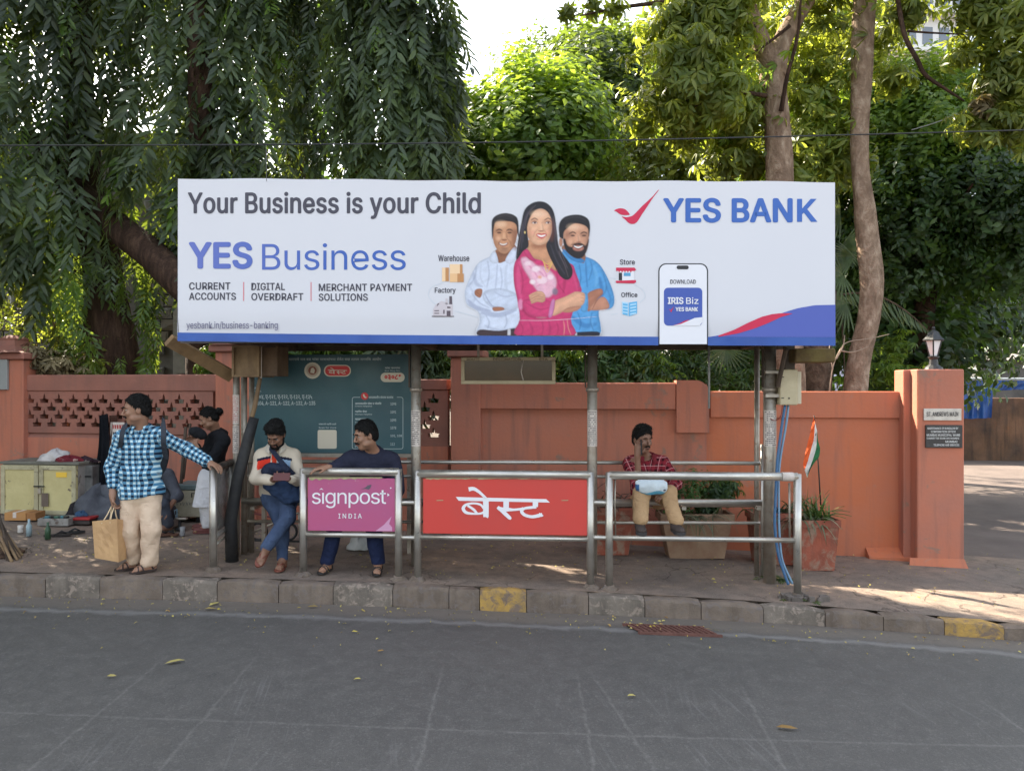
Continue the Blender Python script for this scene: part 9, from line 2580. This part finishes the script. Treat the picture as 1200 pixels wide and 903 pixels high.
# ---- seated man on the phone, maroon check shirt
JE = dict(head=PT(753, 515, 7.28), look=(.42, -.88, -.12), neck=PT(757, 537, 7.40), chest=PT(758, 555, 7.42), pelvis=PT(760, 581, 7.50),
   shR=PT(738, 543, 7.38), shL=PT(778, 543, 7.40), elR=PT(748, 566, 7.16), wrR=PT(747, 533, 7.12), elL=PT(792, 566, 7.28), wrL=PT(782, 576, 7.06),
   hipR=PT(750, 585, 7.46), hipL=PT(772, 585, 7.46), knR=PT(752, 578, 7.04), knL=PT(783, 577, 7.04), ankR=PT(750, 612, 6.86), ankL=PT(792, 611, 6.86), toeR=(-.05, -.97, -.0), toeL=(.10, -.97, 0), dnR=(0, .0, -1), dnL=(0, .0, -1), fwd=(0, -1, 0))
zr4 = SH.hit(760, 630, 0)[1] + .024
for s in 'LR': JE['ank' + s][2] = zr4 + .094
thE, JE, qE, axE = person('person', 'young man in a maroon checked shirt on the bench with a phone at his ear', JE, 1.04, SK2, .94, seed=5, mous=True, open_=True, bare_feet=False,
 hands={'R': dict(d=(.02, -.15, .95), n=(-.7, -.75, .0), t_=(.55, -.5, .3), curl=(.5, .55, .6, .65), thumb=.3), 'L': dict(d=(-.8, -.5, -.2), n=(.2, -.5, .8), t_=(0, -.8, -.5), curl=(.6, .6, .6, .6), thumb=.4)},
 haird=dict(vol=.022, line=.058, extra=lambda F, q, ax: F.ell(q(0, .015, .115), ax, (.068, .07, .030), .02)))
F = Field(); torso_prims(F, JE, .020, .05, .98)
arm_shell(F, JE, 'R', (.066, .060, .050), to=.30); arm_shell(F, JE, 'L', (.066, .058, .044), to=.8)
up = nrm(JE['neck'] - JE['pelvis']); F.cut(nrm(up + np.array([0, -.6, 0])), nrm(up + np.array([0, -.6, 0])).dot(JE['neck'] + np.array([0, -.05, .018])))
F.cut((0, 0, -1), -PT(760, 592, 7.4)[2])
def mar_extra(t, c, xyz, stripe):
 for k, per, w in ((0, .075, .07), (1, .075, .07)):
  c = t.mix(t.math('MULTIPLY', stripe(xyz[k], per, w, .25, .03), .8), c, S(206, 150, 150))
 return c
shell('shirt', F, .0088, plaid('maroon checked shirt', S(112, 34, 44), S(52, 14, 22), S(132, 40, 50), .05, .45, mar_extra), thE, .007, 28, 18, (1, 1, .8), fab_uv(JE))
collar(thE, JE, cloth_m('maroon collar', S(120, 42, 50)))
F = Field(); F.ell(JE['pelvis'] - np.array([0, 0, .01]), [(1, 0, 0), (0, 1, 0), (0, 0, 1)], (.17, .13, .10), .04)
for s in 'LR': F.chain([JE['hip' + s], JE['kn' + s], JE['ank' + s] + np.array([0, 0, .02])], [.092, .078, .064], .025)
for s in 'LR': pass
F.cut((0, 0, -1), -(zr4 + .075))
shell('trousers', F, .0088, cloth_m('khaki trousers', S(190, 156, 118), S(158, 124, 90)), thE, .009, 24, 19)
for s in 'LR': shoe(thE, JE['ank' + s], JE['toe' + s], cloth_m('grey brown shoe', S(84, 74, 70), S(60, 52, 50)), plain('shoe sole', S(58, 54, 54), .8), 1.0, JE['dn' + s])
pe = JE['wrR'] + np.array([.03, -.02, .075])
V = [pe + np.array(a) for a in ((-.006, -.03, -.065), (.006, -.03, -.065), (.012, .03, -.055), (0, .03, -.055), (-.01, -.04, .065), (.002, -.04, .065), (.01, .025, .075), (-.002, .025, .075))]
tag(obj('phone', V, [(3, 2, 1, 0), (4, 5, 6, 7), (0, 1, 5, 4), (1, 2, 6, 5), (2, 3, 7, 6), (3, 0, 4, 7)], plain('black phone', (.02, .02, .022), .3)), 'dark phone held to the ear of the man in the maroon shirt', 'phone')
# package on his lap
F = Field(); pc = PT(763, 569, 6.98)
F.ell(pc, [nrm((1, 0, -.04)), nrm((0, 1, .2)), nrm((.04, -.2, 1))], (.158, .07, .085), .02)
F.cut((0, 0, 1), pc[2] + .075); F.cut((0, 0, -1), -(pc[2] - .072)); F.cut((1, 0, 0), pc[0] + .142); F.cut((-1, 0, 0), -(pc[0] - .142))
def pk(V):
 h_ = (V[:, 2] - pc[2]); c = np.tile(np.array(S(214, 226, 232)), (len(V), 1))
 m = h_ < -.045 + .012 * np.sin((V[:, 0] - pc[0]) * 30); c[m] = S(96, 172, 204)
 m = (V[:, 0] < pc[0] - .115) & (h_ < .02); c[m] = S(60, 110, 160)
 m = (np.abs(V[:, 0] - pc[0] - .115) < .012) & (np.abs(h_ + .03) < .008); c[m] = S(40, 60, 90)
 return c
t = NT('printed plastic'); at_ = t.n('ShaderNodeAttribute', attribute_name='cloth'); M_PK = t.done(t.bsdf(at_.outputs['Color'], .3, 0, t.bump(t.noise(t.pos(), 24, 4), .8, .01), .5))
tag(shell('package', F, .005, M_PK, None, .004, 50, 21, attr=pk), 'white and pale blue plastic package on the lap of the man in maroon', 'package')
# ---- cobbler seated on the ground behind the standing man
JF = dict(head=PT(168, 532, 8.75), look=(-.3, -.85, -.5), neck=PT(176, 549, 8.86), chest=PT(181, 566, 8.90), pelvis=PT(188, 600, 9.0),
   shR=PT(165, 560, 8.84), shL=PT(198, 556, 8.92), elR=PT(158, 582, 8.75), wrR=PT(172, 596, 8.55), elL=PT(208, 580, 8.84), wrL=PT(196, 598, 8.6),
   hipR=PT(176, 606, 8.95), hipL=PT(196, 606, 8.98), knR=PT(158, 592, 8.6), knL=PT(190, 590, 8.6), ankR=PT(172, 617, 8.5), ankL=PT(196, 616, 8.62), toeR=(-.6, -.8, 0), toeL=(-.5, -.9, 0), fwd=(-.2, -1, 0))
gF = float(gz(-4.2)) + .012
for s in 'LR': JF['ank' + s][2] = gF + .08
thF, JF, qF, axF = person('person', 'man in grey clothes sitting low on the pavement, mostly hidden behind the standing man', JF, 1.0, SK2, .98, seed=6, h=.010,
 hands={'L': dict(d=(-.6, -.6, -.4), n=(.2, -.5, .8), t_=(-.4, -.8, 0), curl=(.6, .6, .6, .6))})
F = Field(); torso_prims(F, JF, .026, .05, 1.05); arm_shell(F, JF, 'R', (.07, .062, .054), to=.4); arm_shell(F, JF, 'L', (.07, .062, .056), to=.2)
F.cut(nrm((0, -.4, 1)), nrm((0, -.4, 1)).dot(JF['neck'] + np.array([0, -.03, .03])))
shell('shirt', F, .010, cloth_m('slate shirt', S(84, 86, 94), S(62, 64, 70)), thF, .008, 22, 22)
F = Field(); F.ell(JF['pelvis'] - np.array([0, 0, .0]), [(1, 0, 0), (0, 1, 0), (0, 0, 1)], (.17, .13, .10), .04)
for s in 'LR': F.chain([JF['hip' + s], JF['kn' + s], JF['ank' + s]], [.092, .078, .064], .025)
F.cut((0, 0, -1), -(gF + .03))
shell('trousers', F, .010, cloth_m('charcoal trousers', S(74, 78, 88), S(54, 56, 64)), thF, .008, 26, 23)
c0 = PT(188, 612, 9.0)
st = thing('stool', (JF['pelvis'][0], JF['pelvis'][1], gF), 'low wooden plank seat under the man sitting on the pavement', 'stool')
zs = JF['pelvis'][2] - .10
MB().box(JF['pelvis'][0] - .17, JF['pelvis'][0] + .17, JF['pelvis'][1] - .12, JF['pelvis'][1] + .12, max(zs - .03, gF + .03), max(zs, gF + .055)).build('seat', WOODP, st)
for a in (-.14, .11): MB().box(JF['pelvis'][0] + a, JF['pelvis'][0] + a + .03, JF['pelvis'][1] - .11, JF['pelvis'][1] + .11, gF - .01, max(zs - .031, gF + .029)).build('leg', WOODD, st)
